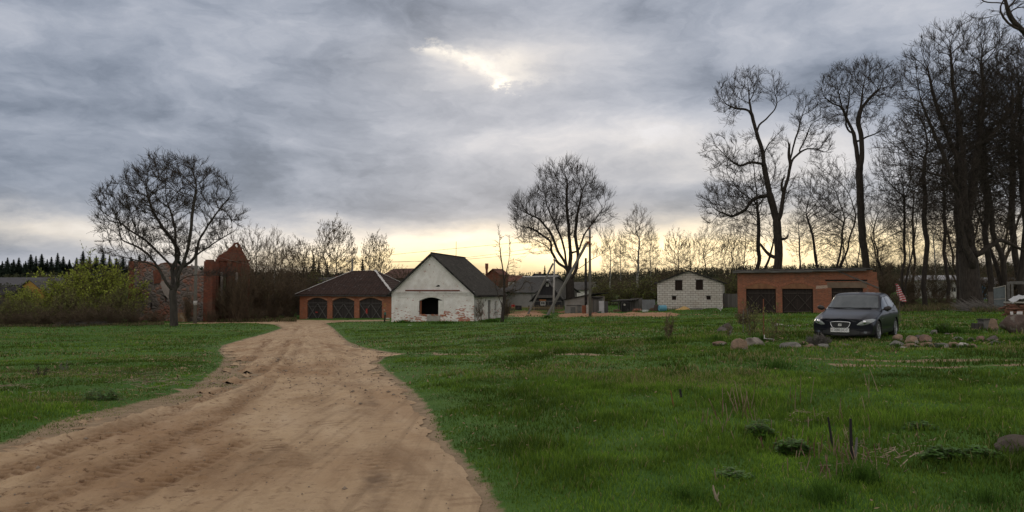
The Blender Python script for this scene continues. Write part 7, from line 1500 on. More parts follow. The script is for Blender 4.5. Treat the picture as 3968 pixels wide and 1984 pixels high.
T2 = [
 # behind the ruin and the left garage
 ('alder', 'bare thicket tree rising just right of the ruined gable', 900, 112, 905, 0.3, 1.0), ('alder', 'bushy bare tree between the ruined gable and the white birch', 985, 116, 880, 1.3, 1.0),
 ('birch', 'white-barked birch behind the ruin, the tallest tip between ruin and garage', 1062, 112, 862, 0.5, 1.0), ('alder', 'budding multi-stemmed tree just right of the white birch', 1110, 108, 925, 2.3, 1.0),
 ('budded', 'yellowish budding tree left of the dark gap above the hip roofed garage', 1158, 110, 925, 4.1, 0.9), ('budded', 'taller of the two budding trees behind the hip roofed garage', 1297, 128, 848, 0.0, 0.86),
 ('budded', 'smaller budding tree behind the right end of the hip roofed garage', 1455, 132, 902, 2.0, 0.8), ('alder', 'low bare tree behind the white house roof left slope', 1555, 140, 1030, 1.0, 1.4),
 # centre right
 ('birch', 'thin pale birch just right of the utility pole', 2365, 130, 860, 1.0, 0.8), ('birch', 'thin pale birch with a curved lower trunk, second right of the utility pole', 2405, 134, 880, 2.2, 0.7),
 ('birch', 'tall airy birch left of the block house, highest between pole and block house', 2472, 128, 772, 0.1, 1.25), ('birch', 'slim bare birch leaning over the plank fence', 2522, 132, 850, 3.0, 0.8),
 ('alder', 'dense brush-topped bare tree behind the left half of the block house', 2625, 138, 892, 0.8, 1.0), ('lean', 'fan-shaped bare tree behind the ridge of the block house', 2690, 138, 905, 2.0, 0.8),
 ('lean', 'loose yellow-lit bare tree behind the right half of the block house', 2752, 140, 862, 4.0, 0.9), ('alder', 'low bare tree in the gap between block house and brick garage', 2830, 128, 905, 2.6, 0.9),
 # behind the brick garage and the grove
 ('tallB', 'bare two-stemmed tree close behind the left stem of the forked tree', 2925, 96, 560, 1.2, 1.25), ('lean', 'thin bare tree behind the left corner of the brick garage', 2868, 108, 830, 5.0, 0.9),
 ('tallA', 'thin straight bare tree between the forked tree and the slender tree, farther back', 3100, 120, 800, 0.4, 0.8),
 ('lean', 'leaning bare tree above the right half of the brick garage', 3235, 98, 600, 0.35, 1.0), ('tallB', 'bare tree leaning left just before the slender tree', 3185, 104, 640, 2.7, 0.9), ('lean', 'short bare tree low behind the slender tree', 3300, 118, 800, 1.9, 0.9),
 ('tallB', 'dark bare tree rising beside the striped flag', 3492, 76, 520, 0.9, 0.75), ('tallA', 'bare tree with a kinked trunk between the flag and the giant tree', 3585, 74, 350, 2.1, 1.05),
 ('lean', 'thin bare tree behind the flag', 3430, 100, 720, 3.9, 1.0), ('tallA', 'thin dark tree halfway between the kinked tree and the giant trunk', 3668, 92, 500, 4.6, 0.9),
 ('tallA', 'straight dark trunk just right of the giant tree', 3832, 66, 200, 5.3, 1.0), ('tallB', 'dark bare tree behind the metal gate', 3905, 72, 230, 3.3, 1.0), ('tallA', 'bare tree with heavy trunk at the right edge of the picture', 3968, 64, 140, 0.9, 1.1),
 ('tallB', 'tall bare tree just beyond the right edge behind the wood heap', 4060, 74, 90, 1.9, 1.1), ('lean', 'thin bare tree far back between giant trunk and metal gate', 3870, 105, 520, 0.2, 1.0), ('tallA', 'thin far tree left of the kinked tree', 3540, 108, 640, 1.5, 0.9),
 ('tallA', 'dark bare tree close left of the giant trunk', 3715, 70, 260, 2.9, 1.0), ('tallA', 'dark bare tree between the metal gate and the right edge', 3935, 80, 190, 3.6, 1.1), ('lean', 'low dark bare tree behind the white barracks', 3720, 116, 620, 5.2, 1.1), ('alder', 'brushy dark tree low behind the giant trunk', 3800, 98, 760, 2.2, 1.2),
 ('birch', 'pale thin birch seen low between the flag and the kinked tree', 3525, 96, 820, 0.9, 0.8), ('birch', 'pale thin birch seen low left of the giant trunk', 3625, 104, 760, 2.9, 0.8), ('alder', 'low brushy tree behind the right end of the brick garage', 3395, 104, 900, 0.7, 1.0),
]
for k_, l_, px_, d_, top_, rz_, w_ in T2: put(k_, l_, px_, d_, top_, rz_, wide=w_)
# near tree outside the frame whose branch hangs into the top right corner
rng = np.random.default_rng(16); d = 30; b = at(4230, d)
att = [tuple(np.array(loc2(x, y, d, b, rng.uniform(-1.5, 1.5)))) for x, y in zip(rng.uniform(3860, 4300, 500), rng.uniform(-260, 140, 500)) if (y < 70 or x > 3925)]
att += pts_ell(rng, (4200, -100, 260, 300), 350, d, b)
sk = [limb(d, b, [(4230,1230),(4225,800),(4190,420),(4150,120),(4120,-50)], (0.35, 0.15)), limb(d, b, [(4170,260),(4060,170),(3990,110),(3945,60),(3925,0)], (0.15, 0.03)), limb(d, b, [(4000,120),(3960,115),(3910,90),(3880,40)], (0.06, 0.02), -0.3)]
g = build_tree(6, sk, att, D=0.2, R0=0.38, rt=0.010, dk=0.36, up=0.05, twigs=2, tl=0.28, droop=0.1, thin=2, cap=6000, twr=0.007)
tree_obj('overhanging_tree', 'near tree whose bare branches hang into the top right corner of the picture', 'tree', b, g, BARK, TWIG)
# ---- spruces along the left skyline ---------------------------------------
def spruce_geo(seed, H=14, Wd=4.6):
    rng = np.random.default_rng(seed); tr, fo = Acc(), Acc()
    chain_tube(tr, [(0, 0, -0.2), (0, 0, H*0.5), (0, 0, H*0.97)], [H*0.015, H*0.009, 0.03], 6)
    n = 2600; t = rng.random(n)**0.75; z = H*(1-t*0.95); rad = Wd/2*t*(0.75+0.35*np.sin(z*9+rng.normal(0, 0.4, n)))*rng.uniform(0.9, 1.1, n)
    a = rng.uniform(0, 2*math.pi, n); q = rng.random(n)**0.5; o = np.stack([np.cos(a), np.sin(a), 0*a], 1); c = o*(rad*q)[:, None]; c[:, 2] = z-rad*q*0.35
    L = 0.28+0.5*rad; dr = unit(o+np.array([0, 0, -0.45])+rng.normal(0, 0.25, (n, 3))); s = np.cross(dr, [0, 0, 1.0]); s = unit(s)
    V = np.stack([c-s*(L*0.33)[:, None], c+s*(L*0.33)[:, None], c+dr*L[:, None], c+np.array([0, 0, -0.16])*L[:, None]], 1).reshape(-1, 3); i = np.arange(n)[:, None]*4
    fo.add(V, None, np.concatenate([i+np.array([[0, 1, 2]]), i+np.array([[0, 3, 2]]), i+np.array([[1, 2, 3]])]))
    return tr, Acc(), fo
NEEDLE = mat('spruce_needle', (0.022, 0.040, 0.020), (0.012, 0.024, 0.014), 0.8, 0.9)
SPR = [(8,1016),(28,1002),(52,1010),(72,1003),(98,1016),(118,990),(138,996),(160,988),(182,1008),(198,1000),(222,984),(244,998),(268,1010),(296,1002),(320,976),(346,1000),(372,996),(398,982),(424,994),(450,1004),(476,998),(508,1000),(540,990),(562,1002),(690,985),(714,1000)]
sp_protos = [tree_obj('spruce_tree', 'x', 'spruce', (0, 0, 0), spruce_geo(31+i), BARK, TWIG, NEEDLE, 'spruces along the left skyline') for i in range(3)]
rngp = random.Random(4)
for i, (px, top) in enumerate(SPR):
    dd = 290+rngp.uniform(-15, 15); bb = at(px, dd); o = sp_protos[i] if i < 3 else copy_tree(sp_protos[i % 3])
    s = (zat(top, dd)-bb.z+1.5)/14.0; o.location = (bb.x, bb.y, bb.z-1.0); w = s*rngp.uniform(1.35, 2.1); o.scale = (w, w, s); o.rotation_euler = (0, 0, rngp.uniform(0, 6))
    o['label'] = 'dark spruce on the left skyline, %s of the row' % nth(i)
for px, dd, top, lab in ((1215, 150, 985, 'dark spruce in the gap left of the taller budding tree'), (1235, 158, 1005, 'small dark spruce just right of the spruce in the gap'), (1405, 165, 1000, 'small spruce between the two budding trees'), (2111, 150, 1028, 'small lone spruce above the dark wooden house roof'), (1268, 160, 1012, 'small spruce behind the lower trunk of the taller budding tree')):
    bb = at(px, dd); o = copy_tree(sp_protos[px % 3]); o.location = bb; s = (zat(top, dd)-bb.z)/14.0; o.scale = (s*0.9, s*0.9, s); o.rotation_euler = (0, 0, px); o['label'] = lab
    if 'group' in o: del o['group']
# ---- bushes ---------------------------------------------------------------
def bush_geo(seed, H, Wd, stems=26, leafn=1500, leafs=0.05, tw=5, r=0.022, up=0.5):
    rng = np.random.default_rng(seed); cr, lf = Acc(), Acc(); S = []; E = []
    for s in range(stems):
        a = rng.uniform(0, 2*math.pi); reach = Wd/2*rng.random()**0.6; h = H*rng.uniform(0.5, 1.0)*(1-0.35*(reach/(Wd/2))**2); b = np.array([math.cos(a), math.sin(a), 0])*reach*0.25
        pts = [b+np.array([0, 0, -0.1])]; m = 7
        for k in range(1, m+1):
            t = k/m; pts.append(np.array([math.cos(a), math.sin(a), 0])*(reach*(0.25+0.75*t**1.1))+np.array([0, 0, h*t])+rng.normal(0, 0.035*H, 3)*np.array([1, 1, 0.3]))
        pts = np.array(pts); chain_tube(cr, pts, np.linspace(r, r*0.3, m+1), 4)
        for k in range(1, m):
            for _ in range(tw): t = rng.random(); S.append(pts[k]*(1-t)+pts[k+1]*t); E.append(unit((pts[k+1]-pts[k])[None])[0])
    S = np.array(S); E = np.array(E); k = len(S); d = unit(E*0.7+rng.normal(0, 0.5, (k, 3))+np.array([0, 0, up])); L = H*0.13*rng.uniform(0.5, 1.5, (k, 1)); P1 = S+d*L
    V, q = prisms(S, P1, np.full(k, r*0.42), np.full(k, r*0.2)); cr.add(V, q)
    c2 = np.repeat(np.arange(k), 3); k2 = len(c2); S2 = S[c2]+(P1-S)[c2]*rng.uniform(0.2, 1, (k2, 1)); d2 = unit(d[c2]*0.7+rng.normal(0, 0.55, (k2, 3))+np.array([0, 0, up*0.6])); E2 = S2+d2*L[c2]*0.7
    V, q = prisms(S2, E2, np.full(k2, r*0.3), np.full(k2, r*0.15)); cr.add(V, q)
    if leafn: c3 = rng.integers(0, k2, leafn); add_leaves(lf, rng, S2[c3]+(E2-S2)[c3]*rng.uniform(0.1, 1.1, (leafn, 1)), leafs)
    return Acc(), cr, lf
BK = {'willow': (lambda: bush_geo(41, 5, 6, 30, 13000, 0.07, 6, 0.03), 'willow_bush', TWIGB, BUDY), 'brown': (lambda: bush_geo(42, 4, 6, 34, 1600, 0.05, 6, 0.024, 0.3), 'bare_bush', TWIGB, BUDB),
 'olive': (lambda: bush_geo(43, 4, 5, 30, 5200, 0.055, 6, 0.024, 0.4), 'leafing_bush', TWIGB, BUD), 'thicket': (lambda: bush_geo(44, 6, 5, 24, 1500, 0.06, 6, 0.028, 0.7), 'bare_thicket', TWIGB, BUDB)}
BH = {'willow': 5.2, 'brown': 4.1, 'olive': 4.1, 'thicket': 6.3}
def bush(key, label, px, d, top, rz, wide=1.0, cat='bush', dz=0.0):
    g = BK[key]; b = at(px, d); s = (zat(top, d)-b.z)/BH[key]
    return kind(key, g[1], label, cat, g[0], None, g[2], g[3], px, d, (s*wide, s*wide, s), rz)
BUSHES = [('willow', 'bright yellow-green willow bush, the tallest of the left thicket', 335, 84, 978, 0.0, 1.05), ('willow', 'yellow-green willow bush just left of the brick ruin', 432, 88, 1020, 1.4, 1.0), ('willow', 'small yellow-green willow beside the yellow house gable', 105, 96, 1095, 2.0, 1.0), ('willow', 'yellow-green bush right of the yellow house', 245, 86, 1075, 3.0, 1.1),
 ('olive', 'greenish bush at the left edge of the picture', 20, 78, 1145, 0.0, 1.3), ('olive', 'greenish low bush in front of the yellow house', 110, 80, 1150, 0.9, 1.3), ('olive', 'olive bush in front of the tall willow', 310, 78, 1120, 2.1, 1.3), ('olive', 'olive bush half hiding the left corner of the ruin', 470, 80, 1110, 3.2, 1.1), ('olive', 'olive bush between the two front brown bushes', 205, 77, 1140, 4.2, 1.2),
 ('brown', 'brown leafless bush at the left edge, at the foot of the thicket', 60, 74, 1200, 0.4, 1.6), ('brown', 'brown leafless bush low under the olive bushes', 160, 74, 1190, 1.4, 1.6), ('brown', 'dark brown bush below the tall willow', 260, 73, 1180, 2.4, 1.6), ('brown', 'dark brown bush beside the heap of branches', 360, 73, 1185, 3.4, 1.5), ('brown', 'brown tangled bush in front of the ruin left corner', 440, 74, 1170, 4.4, 1.4), ('brown', 'brown bush in front of the stone wall of the ruin', 530, 78, 1190, 5.4, 1.2), ('brown', 'low brown bush left of the lone tree trunk', 600, 80, 1205, 0.8, 1.2),
 ('thicket', 'bare thicket just right of the brick pier of the ruin', 865, 92, 1080, 0.3, 0.8), ('thicket', 'tall bare thicket in front of the ruined gable', 940, 93, 1030, 1.3, 0.9), ('thicket', 'tall bare thicket right of the ruined gable', 1005, 96, 1000, 2.3, 1.1), ('thicket', 'bare thicket around the foot of the white birch', 1065, 98, 1010, 3.3, 1.1), ('thicket', 'bare thicket left of the hip roofed garage', 1120, 103, 1040, 4.3, 1.1),
 ('brown', 'brown undergrowth between the ruin and the road bend', 975, 91, 1185, 1.1, 1.4), ('brown', 'brown undergrowth beside the road bend', 1050, 96, 1180, 2.1, 1.3), ('brown', 'brown undergrowth against the left wall of the hip roofed garage', 1125, 99, 1190, 3.1, 1.1),
 ('thicket', 'dark thicket behind the left slope of the hip roof', 1180, 116, 1020, 0.9, 1.4), ('olive', 'dark green thicket above the ridge of the hip roof', 1260, 122, 1040, 1.9, 1.8), ('thicket', 'brown thicket behind the ridge of the hip roof', 1370, 118, 1055, 2.9, 1.8), ('thicket', 'brown thicket between the hip roof and the white house', 1480, 120, 1070, 3.9, 1.8),
 ('olive', 'olive bush behind the wooden sheds', 2370, 112, 1080, 0.6, 1.6), ('thicket', 'brown thicket right of the utility pole', 2330, 118, 1075, 1.0, 1.8), ('thicket', 'brown thicket behind the plank fence', 2430, 116, 1070, 2.0, 1.8), ('olive', 'olive thicket left of the block house', 2500, 110, 1060, 3.0, 1.6), ('thicket', 'dark thicket directly behind the block house left wall', 2560, 114, 1050, 4.0, 1.4), ('olive', 'green thicket seen through the gap beside the block house right wall', 2835, 104, 1050, 5.0, 1.2),
 ('thicket', 'dark thicket behind the broken right end of the brick garage', 3440, 92, 1010, 0.5, 1.4), ('thicket', 'dark thicket behind the flag', 3530, 94, 1030, 1.5, 1.4), ('brown', 'brown undergrowth at the foot of the tree by the flag', 3500, 80, 1120, 2.5, 1.6), ('brown', 'brown undergrowth left of the giant trunk', 3650, 80, 1130, 3.5, 1.6), ('brown', 'brown undergrowth between the kinked tree and the giant trunk', 3700, 76, 1150, 4.5, 1.2), ('thicket', 'dark thicket right of the giant trunk', 3860, 84, 1000, 5.5, 1.4), ('thicket', 'dark thicket at the right edge of the picture', 3960, 80, 990, 0.1, 1.4), ('thicket', 'dark thicket in front of the white barracks', 3620, 98, 1020, 2.8, 1.4), ('brown', 'brown brush in front of the metal gate fence', 3860, 66, 1160, 0.9, 0.9),
 ('thicket', 'bare brown thicket against the ruined gable wall', 890, 90.5, 1090, 0.7, 0.8), ('thicket', 'bare brown bush against the stone wall of the ruin, right of the lone tree', 735, 88, 1120, 1.9, 0.7), ('thicket', 'tall thin bare thicket veiling the ruined gable', 925, 89.5, 985, 5.1, 0.8), ('brown', 'bare brush hiding the foot of the small red brick house', 1918, 135, 1060, 1.1, 0.9), ('brown', 'brown bush at the foot of the brick pier', 815, 88, 1195, 2.9, 0.9),
 ('brown', 'leafless tangle at the right corner of the white house', 1958, 82, 1140, 0.9, 0.35)]
for a in BUSHES: bush(*a)
# ---- distant wooded hills ---------------------------------------------------
def far_wood(name, label, pxr, dr, Hr, n, seed, mt, tri=46, conic=0.3):
    rng = np.random.default_rng(seed); px = rng.uniform(*pxr, n); dd = rng.uniform(*dr, n); x = (px-CX)/F*dd; z = ground_z(x, dd); H = rng.uniform(*Hr, n)
    c = np.repeat(np.stack([x, dd, z], 1), tri, 0); h = np.repeat(H, tri); t = rng.random(n*tri); con = np.repeat(rng.random(n) < conic, tri)
    wr = np.where(con, (1-t)*0.20, 0.30*np.sqrt(np.clip(1-(2*t-1.05)**2, 0.02, 1)))*h; a = rng.uniform(0, 2*math.pi, n*tri); q = rng.random(n*tri)**0.5
    ctr = c+np.stack([np.cos(a)*wr*q, np.sin(a)*wr*q, t*h], 1); sz = (h*0.038)[:, None]*rng.uniform(0.5, 1.4, (n*tri, 1))
    u = unit(rng.normal(0, 1, (n*tri, 3))); v = unit(np.cross(u, rng.normal(0, 1, (n*tri, 3))))
    V = np.stack([ctr+u*sz, ctr-u*sz*0.5+v*sz, ctr-u*sz*0.5-v*sz], 1).reshape(-1, 3); T = np.arange(len(V)).reshape(-1, 3)
    o = link(name, np_mesh(name, V, None, T), mt); tag(o, label, 'forest', kind='stuff'); return o
WOOD = mat('far_wood', (0.055, 0.050, 0.026), (0.030, 0.034, 0.018), 0.03, 0.95, c3=(0.030, 0.042, 0.020), s3=0.015)
far_wood('distant_forest', 'dark wooded ridge along the horizon behind the houses and garages', (1500, 6500), (430, 640), (6, 10.5), 5400, 51, WOOD, 100)
far_wood('distant_forest', 'dark conifer forest on the left horizon behind the spruce row', (-500, 1500), (310, 420), (4.5, 8.0), 3000, 52, mat('far_conifer', (0.022, 0.034, 0.018), (0.012, 0.02, 0.012), 0.05, 0.95), 110, 0.8)
far_wood('hillside_scrub', 'brown scrub covering the slope between the village and the ridge', (1900, 5600), (170, 420), (1.8, 4.0), 4200, 53, mat('far_scrub', (0.085, 0.070, 0.036), (0.045, 0.040, 0.022), 0.06, 0.95, c3=(0.06, 0.075, 0.025), s3=0.02), 120, 0.1)
far_wood('village_scrub', 'brown-green scrub between the left garages and the far forest', (-300, 1900), (140, 280), (2, 4), 1100, 54, mat('near_scrub', (0.07, 0.075, 0.03), (0.045, 0.045, 0.022), 0.06, 0.95), 130, 0.1)
# ================================================================== NEAR PLANTS AND GATE
def shrub(label, px, py, ptop, wpx, cm, lm, seed, name='garden_shrub', stems=30, leafn=600, leafs=0.02, tw=5, r=0.006, up=0.5):
    p = hit(px, py); h = (py-ptop)/F*p.y; w = wpx/F*p.y; g = bush_geo(seed, h, w, stems, leafn, leafs, tw, r, up); return tree_obj(name, label, 'shrub', p, g, None, cm, lm)
shrub('dense grey leafless shrub among the stones before the car', 3165, 1345, 1292, 95, SHB, BUD, 61, stems=70, leafn=0, tw=8, r=0.006)
shrub('thorny tall shrub with sparse green leaves between the stakes, left part', 2905, 1310, 1130, 110, TWIGB, BUD, 62, 'thorny_shrub', 8, 500, 0.022, 3, 0.008, 0.5)
shrub('thorny tall shrub with sparse green leaves beside the red stake, right part', 2985, 1325, 1150, 110, TWIGB, BUD, 63, 'thorny_shrub', 8, 500, 0.022, 3, 0.008, 0.5)
shrub('low reddish bramble at the foot of the garage corner', 2880, 1262, 1180, 70, TWIGB, BUDB, 64, 'bramble', 16, 700, 0.03, 5, 0.008, 0.3)
shrub('slender bundle of bare sapling stems in the middle of the meadow', 2588, 1318, 1200, 42, TWIGB, BUD, 65, 'sapling_cluster', 9, 60, 0.02, 3, 0.010, 0.7)
shrub('thin crooked sapling left of the pointed boulder', 2815, 1315, 1190, 40, TWIGB, BUD, 66, 'sapling_cluster', 3, 30, 0.02, 3, 0.008, 0.7)
shrub('dry twigs standing on the left verge beside the road', 165, 1465, 1400, 70, TWIG, BUD, 67, 'dry_twigs', 7, 0, 0.02, 3, 0.006, 0.4)
shrub('second clump of dry twigs on the left verge', 265, 1440, 1390, 60, SHB, BUD, 68, 'dry_twigs', 7, 0, 0.02, 2, 0.006, 0.4)
shrub('bare shoots growing against the side wall of the white house', 1864, 1244, 1140, 45, TWIGB, BUD, 69, 'wall_shoots', 6, 0, 0.02, 4, 0.025, 0.8)
p = hit(1945, 1247)
sk = [[(0, 0, -.1), (.1, 0, 1), (.25, 0, 2.2), (.2, 0, 3.6), (.1, 0, 5), (-.1, 0, 6.2), (-.25, 0, 7.6)], [(.2, 0, 3.6), (.45, .1, 4.8), (.7, .1, 6.0), (.75, .1, 7.0)], [(.2, 0, 2.3), (.9, .2, 2.8), (1.6, .2, 3.0)], [(.1, 0, 1.4), (-.4, 0, 2.6), (-.6, 0, 3.4)]]
rng = np.random.default_rng(70); att = np.concatenate([rng.normal(0, 1, (60, 3))*np.array([.3, .3, .9])+np.array([-.2, 0, 7.0]), rng.normal(0, 1, (40, 3))*np.array([.2, .2, .8])+np.array([.7, 0, 6.5]), rng.normal(0, 1, (120, 3))*np.array([.7, .5, .8])+np.array([.9, 0, 3.6])])
tree_obj('young_tree', 'thin young tree with two long bare shoots at the right corner of the white house', 'tree', p, build_tree(71, sk, att, D=.25, R0=.16, rt=.012, dk=.4, twigs=2, tl=.35, twr=.012), BARK, TWIGB)
# nettle clumps: broad toothed leaves on short stems
def nettle(label, px, py, wpx, hpx, seed, n=420, name='nettle_clump', c=(0.036, 0.088, 0.008)):
    p = hit(px, py); rng = np.random.default_rng(seed); w = wpx/F*p.y; h = hpx/F*p.y*1.6; st, lf = Acc(), Acc(); m = 34
    n = int(n*2.6); m = 60; a = rng.uniform(0, 6.28, m); r_ = w/2*np.sqrt(rng.random(m))*rng.uniform(.6, 1.25, m); B = np.stack([np.cos(a)*r_, np.sin(a)*r_*0.8, 0*a], 1); T_ = B+np.stack([np.cos(a)*.03, np.sin(a)*.03, h*rng.uniform(.55, 1.0, m)*(1-.4*(r_/(w/2))**2)], 1); V, q = prisms(B, T_, np.full(m, .003), np.full(m, .002)); st.add(V, q)
    k = rng.integers(0, m, n); t = rng.uniform(.25, 1.05, (n, 1)); c_ = B[k]+(T_-B)[k]*t; al = rng.uniform(0, 6.28, n); o_ = np.stack([np.cos(al), np.sin(al), rng.uniform(-.35, .35, n)], 1); L = .042*rng.uniform(.6, 1.4, (n, 1)); s_ = np.stack([-np.sin(al), np.cos(al), 0*al], 1)
    V = np.stack([c_, c_+o_*L*.5+s_*L*.33, c_+o_*L, c_+o_*L*.5-s_*L*.33], 1).reshape(-1, 3); i = np.arange(n)[:, None]*4; lf.add(V, i+np.array([[0, 1, 2, 3]]))
    T = thing(name, label, 'plant', p); link('stem', st.mesh('stem'), TWIGB, T); link('leaf', lf.mesh('leaf'), mat('nettle_leaf', c, tuple(x*1.7 for x in c), 9, 0.7), T)
nettle('bright nettle clump left of the charred stakes', 2935, 1712, 95, 52, 81, 700); nettle('low nettle clump behind the bright one', 2955, 1665, 80, 30, 82); nettle('nettle clump in the lower middle of the right meadow', 2830, 1880, 130, 46, 83, 700); nettle('nettle clump near the brown foreground boulder', 3640, 1790, 130, 46, 85, 700); nettle('nettle clump below the brown foreground boulder', 3790, 1800, 120, 50, 86, 700); nettle('nettle clump behind the pair of charred stakes', 3060, 1770, 110, 50, 87, 600, c=(0.022, 0.07, 0.016)); nettle('nettle clump in the upper right meadow', 3560, 1680, 100, 34, 88); 
nettle('dark weed clump in the meadow before the white house, left one', 1865, 1333, 60, 22, 90, 240); nettle('dark weed clump in the meadow before the white house, right one', 1992, 1323, 40, 16, 91, 200); nettle('leafy weed clump on the left verge', 400, 1560, 130, 40, 92, 500)
nettle('bright tuft of iris leaves right of the car', 3650, 1290, 60, 32, 93, 300, 'iris_tuft')
# dead standing stalks and straw
rng = np.random.default_rng(95); S = []; E = []
for cx, cy, sx, sy, n, hmin, hmax in ((3010, 1720, 90, 45, 26, .10, .28), (3120, 1820, 70, 50, 20, .12, .3), (3290, 1810, 60, 40, 30, .15, .38), (2800, 1640, 70, 35, 22, .12, .34), (2860, 1590, 30, 15, 8, .2, .4), (3370, 1720, 60, 50, 12, .1, .3), (2720, 1720, 80, 50, 10, .06, .2), (3500, 1700, 100, 60, 8, .06, .2), (3230, 1760, 50, 40, 16, .12, .3), (3170, 1580, 60, 30, 6, .2, .5), (3365, 1530, 30, 10, 3, .2, .35), (2790, 1900, 30, 40, 4, .15, .3)):
    for _ in range(n):
        p = hit(rng.normal(cx, sx), max(1440, rng.normal(cy, sy))); h = rng.uniform(hmin, hmax)*p.y/9.5; S.append(p); E.append(p+Vector((rng.normal(0, .18)*h, rng.normal(0, .18)*h, h)))
V, q = prisms(np.array([list(v) for v in S]), np.array([list(v) for v in E]), np.full(len(S), .0055), np.full(len(S), .004)); o = link('dead_stalks', np_mesh('dead_stalks', V, q), mat('dead_stalk', (0.34, 0.26, 0.18), (0.16, 0.10, 0.07), 5, 0.9, c3=(0.12, 0.06, 0.045), s3=2.0)); tag(o, 'dry broken stalks standing in the right foreground meadow', 'stalks', kind='stuff')
S = []; E = []
for cx, cy, sx, sy, n in ((3160, 1625, 60, 16, 60), (3430, 1760, 70, 30, 110), (3240, 1740, 60, 30, 40), (2650, 1830, 60, 25, 18), (3050, 1830, 110, 40, 24), (2650, 1710, 40, 20, 10), (3560, 1700, 80, 30, 20), (560, 1485, 130, 14, 160), (90, 1500, 120, 18, 120), (330, 1450, 80, 14, 60)):
    for _ in range(n):
        p = hit(rng.normal(cx, sx), max(1420, rng.normal(cy, sy))); a = rng.uniform(0, 6.28); L = rng.uniform(.05, .22)*p.y/10; p = p+Vector((0, 0, .04)); S.append(p); E.append(p+Vector((math.cos(a)*L, math.sin(a)*L, rng.uniform(-.02, .05))))
V, q = prisms(np.array([list(v) for v in S]), np.array([list(v) for v in E]), np.full(len(S), .006), np.full(len(S), .004)); o = link('fallen_straw', np_mesh('fallen_straw', V, q), mat('straw', (0.42, 0.35, 0.25), (0.20, 0.13, 0.09), 7, 0.9)); tag(o, 'fallen straw and dry twigs lying in the grass', 'straw', kind='stuff')
m = MB(); p = hit(2795, 1975); m.tube([(0, 0, -.02), (-.02, 0, .05), (-.05, .02, .10), (-.07, 0, .155), (-.075, 0, .19)], [.012, .010, .011, .008, .005], 7); m.tube([(-.045, .02, .09), (-.03, .02, .14)], [.006, .003], 5); o = m.build('broken_stalk', mat('pale_stalk', (0.40, 0.33, 0.25), (0.25, 0.19, 0.14), 20, 0.9)); o.location = p; tag(o, 'thick pale broken stalk at the bottom edge of the meadow', 'stalk')
# tall tufts of dark grass
rng = np.random.default_rng(97); Vs, Qs, Ts, Cs, off = [], [], [], [], 0
for cx, cy, w_, n, h in tuple(((3330, 1890, .20, 300, .22), (3180, 1960, .26, 350, .20), (3800, 1960, .5, 300, .15), (2350, 1640, .6, 300, .12), (3640, 1290, .35, 260, .28), (3700, 1292, .45, 260, .24), (3760, 1300, .35, 160, .2), (3960, 1326, .5, 260, .2), (2650, 1960, .3, 300, .16), (3000, 1430, .8, 300, .2), (2770, 1325, .5, 160, .25), (2560, 1325, .4, 200, .22), (2950, 1322, .5, 160, .22), (2120, 1236, .5, 220, .4), (1560, 1253, 1.2, 260, .35), (1900, 1250, 1.2, 400, .4), (1720, 1254, 1.4, 260, .3))) + tuple((sx_, sy_+2, sw_/F*hit(sx_, sy_).y*0.42, 46, .11) for sx_, sy_, sw_ in STONE_AT if sw_ > 25):
    p = hit(cx, cy); a = rng.uniform(0, 6.28, n); r_ = w_*np.abs(rng.normal(0, .5, n)); P_2 = np.stack([p.x+np.cos(a)*r_, p.y+np.sin(a)*r_, 0*a], 1); P_2[:, 2] = ground_z(P_2[:, 0], P_2[:, 1])+.03; wd = max(.006, p.y*.0007)
    C = np.array([.042, .09, .011])*rng.uniform(.7, 1.6, (n, 1)); bl = blades(rng, P_2, h*rng.uniform(.5, 1.15, n), np.full(n, wd), rng.uniform(.2, .8, n), C); Vs.append(bl[0]); Qs.append(bl[1]+off); Ts.append(bl[2]+off); Cs.append(bl[3]); off += len(bl[0])
me = np_mesh('grass_tufts', np.concatenate(Vs), np.concatenate(Qs), np.concatenate(Ts)); set_attr(me, 'tint', np.concatenate(Cs)); o = link('grass_tufts', me, _mats['grass_blade']); tag(o, 'taller dark tufts of grass scattered in the meadow and at walls', 'grass', kind='stuff')
# ---- gate, fence and wood heap on the right edge -----------------------------------
GM = mat('gate_metal', (0.12, 0.14, 0.145), (0.075, 0.085, 0.09), 2.5, 0.6, 0.1)
f = Frame(3828, 58, 3896, 57.5); T = thing('metal_gate', 'dark grey sheet metal gate between wooden posts at the right edge', 'gate', (f.o.x, f.o.y, f.z-.05), f.yaw); z1 = hh(f, 1110)
m = MB(); m.box(f.W*.3, f.W*.96, 0, .03, .05, z1-.1); m.build('gate_panel', GM, T); m = MB(); m.beam((f.W*.28, -.02, z1-.18), (f.W, -.02, z1+.02), .05, .06); m.beam((f.W*.3, -.025, z1*.5), (f.W*.96, -.025, z1*.52), .04, .04); m.beam((f.W*.97, -.02, 0), (f.W*.97, -.02, z1+.02), .05, .05); m.build('gate_frame', CONC, T)
m = MB(); m.box(0, f.W*.27, -.05, .2, 0, z1-.45); m.build('gate_post', WPOLE, T); m = MB(); m.box(f.W+.08, f.W+.26, -.05, .12, 0, z1+.3); m.build('gate_post', BRACE, T)
f = Frame(3904, 57, 3990, 56); T = thing('rail_fence', 'sparse grey rail fence right of the metal gate', 'fence', (f.o.x, f.o.y, f.z-.05), f.yaw); m = MB(); m.box(.1, f.W, .02, .08, hh(f, 1104), hh(f, 1092)); m.build('fence_rail', BRACE, T); m = MB(); m.box(f.W-.3, f.W-.15, 0, .15, 0, hh(f, 1085)); m.build('fence_post', BRACE, T); m = MB(); m.box(.2, .32, 0, .12, 0, hh(f, 1100)); m.build('fence_post', BRACE, T)
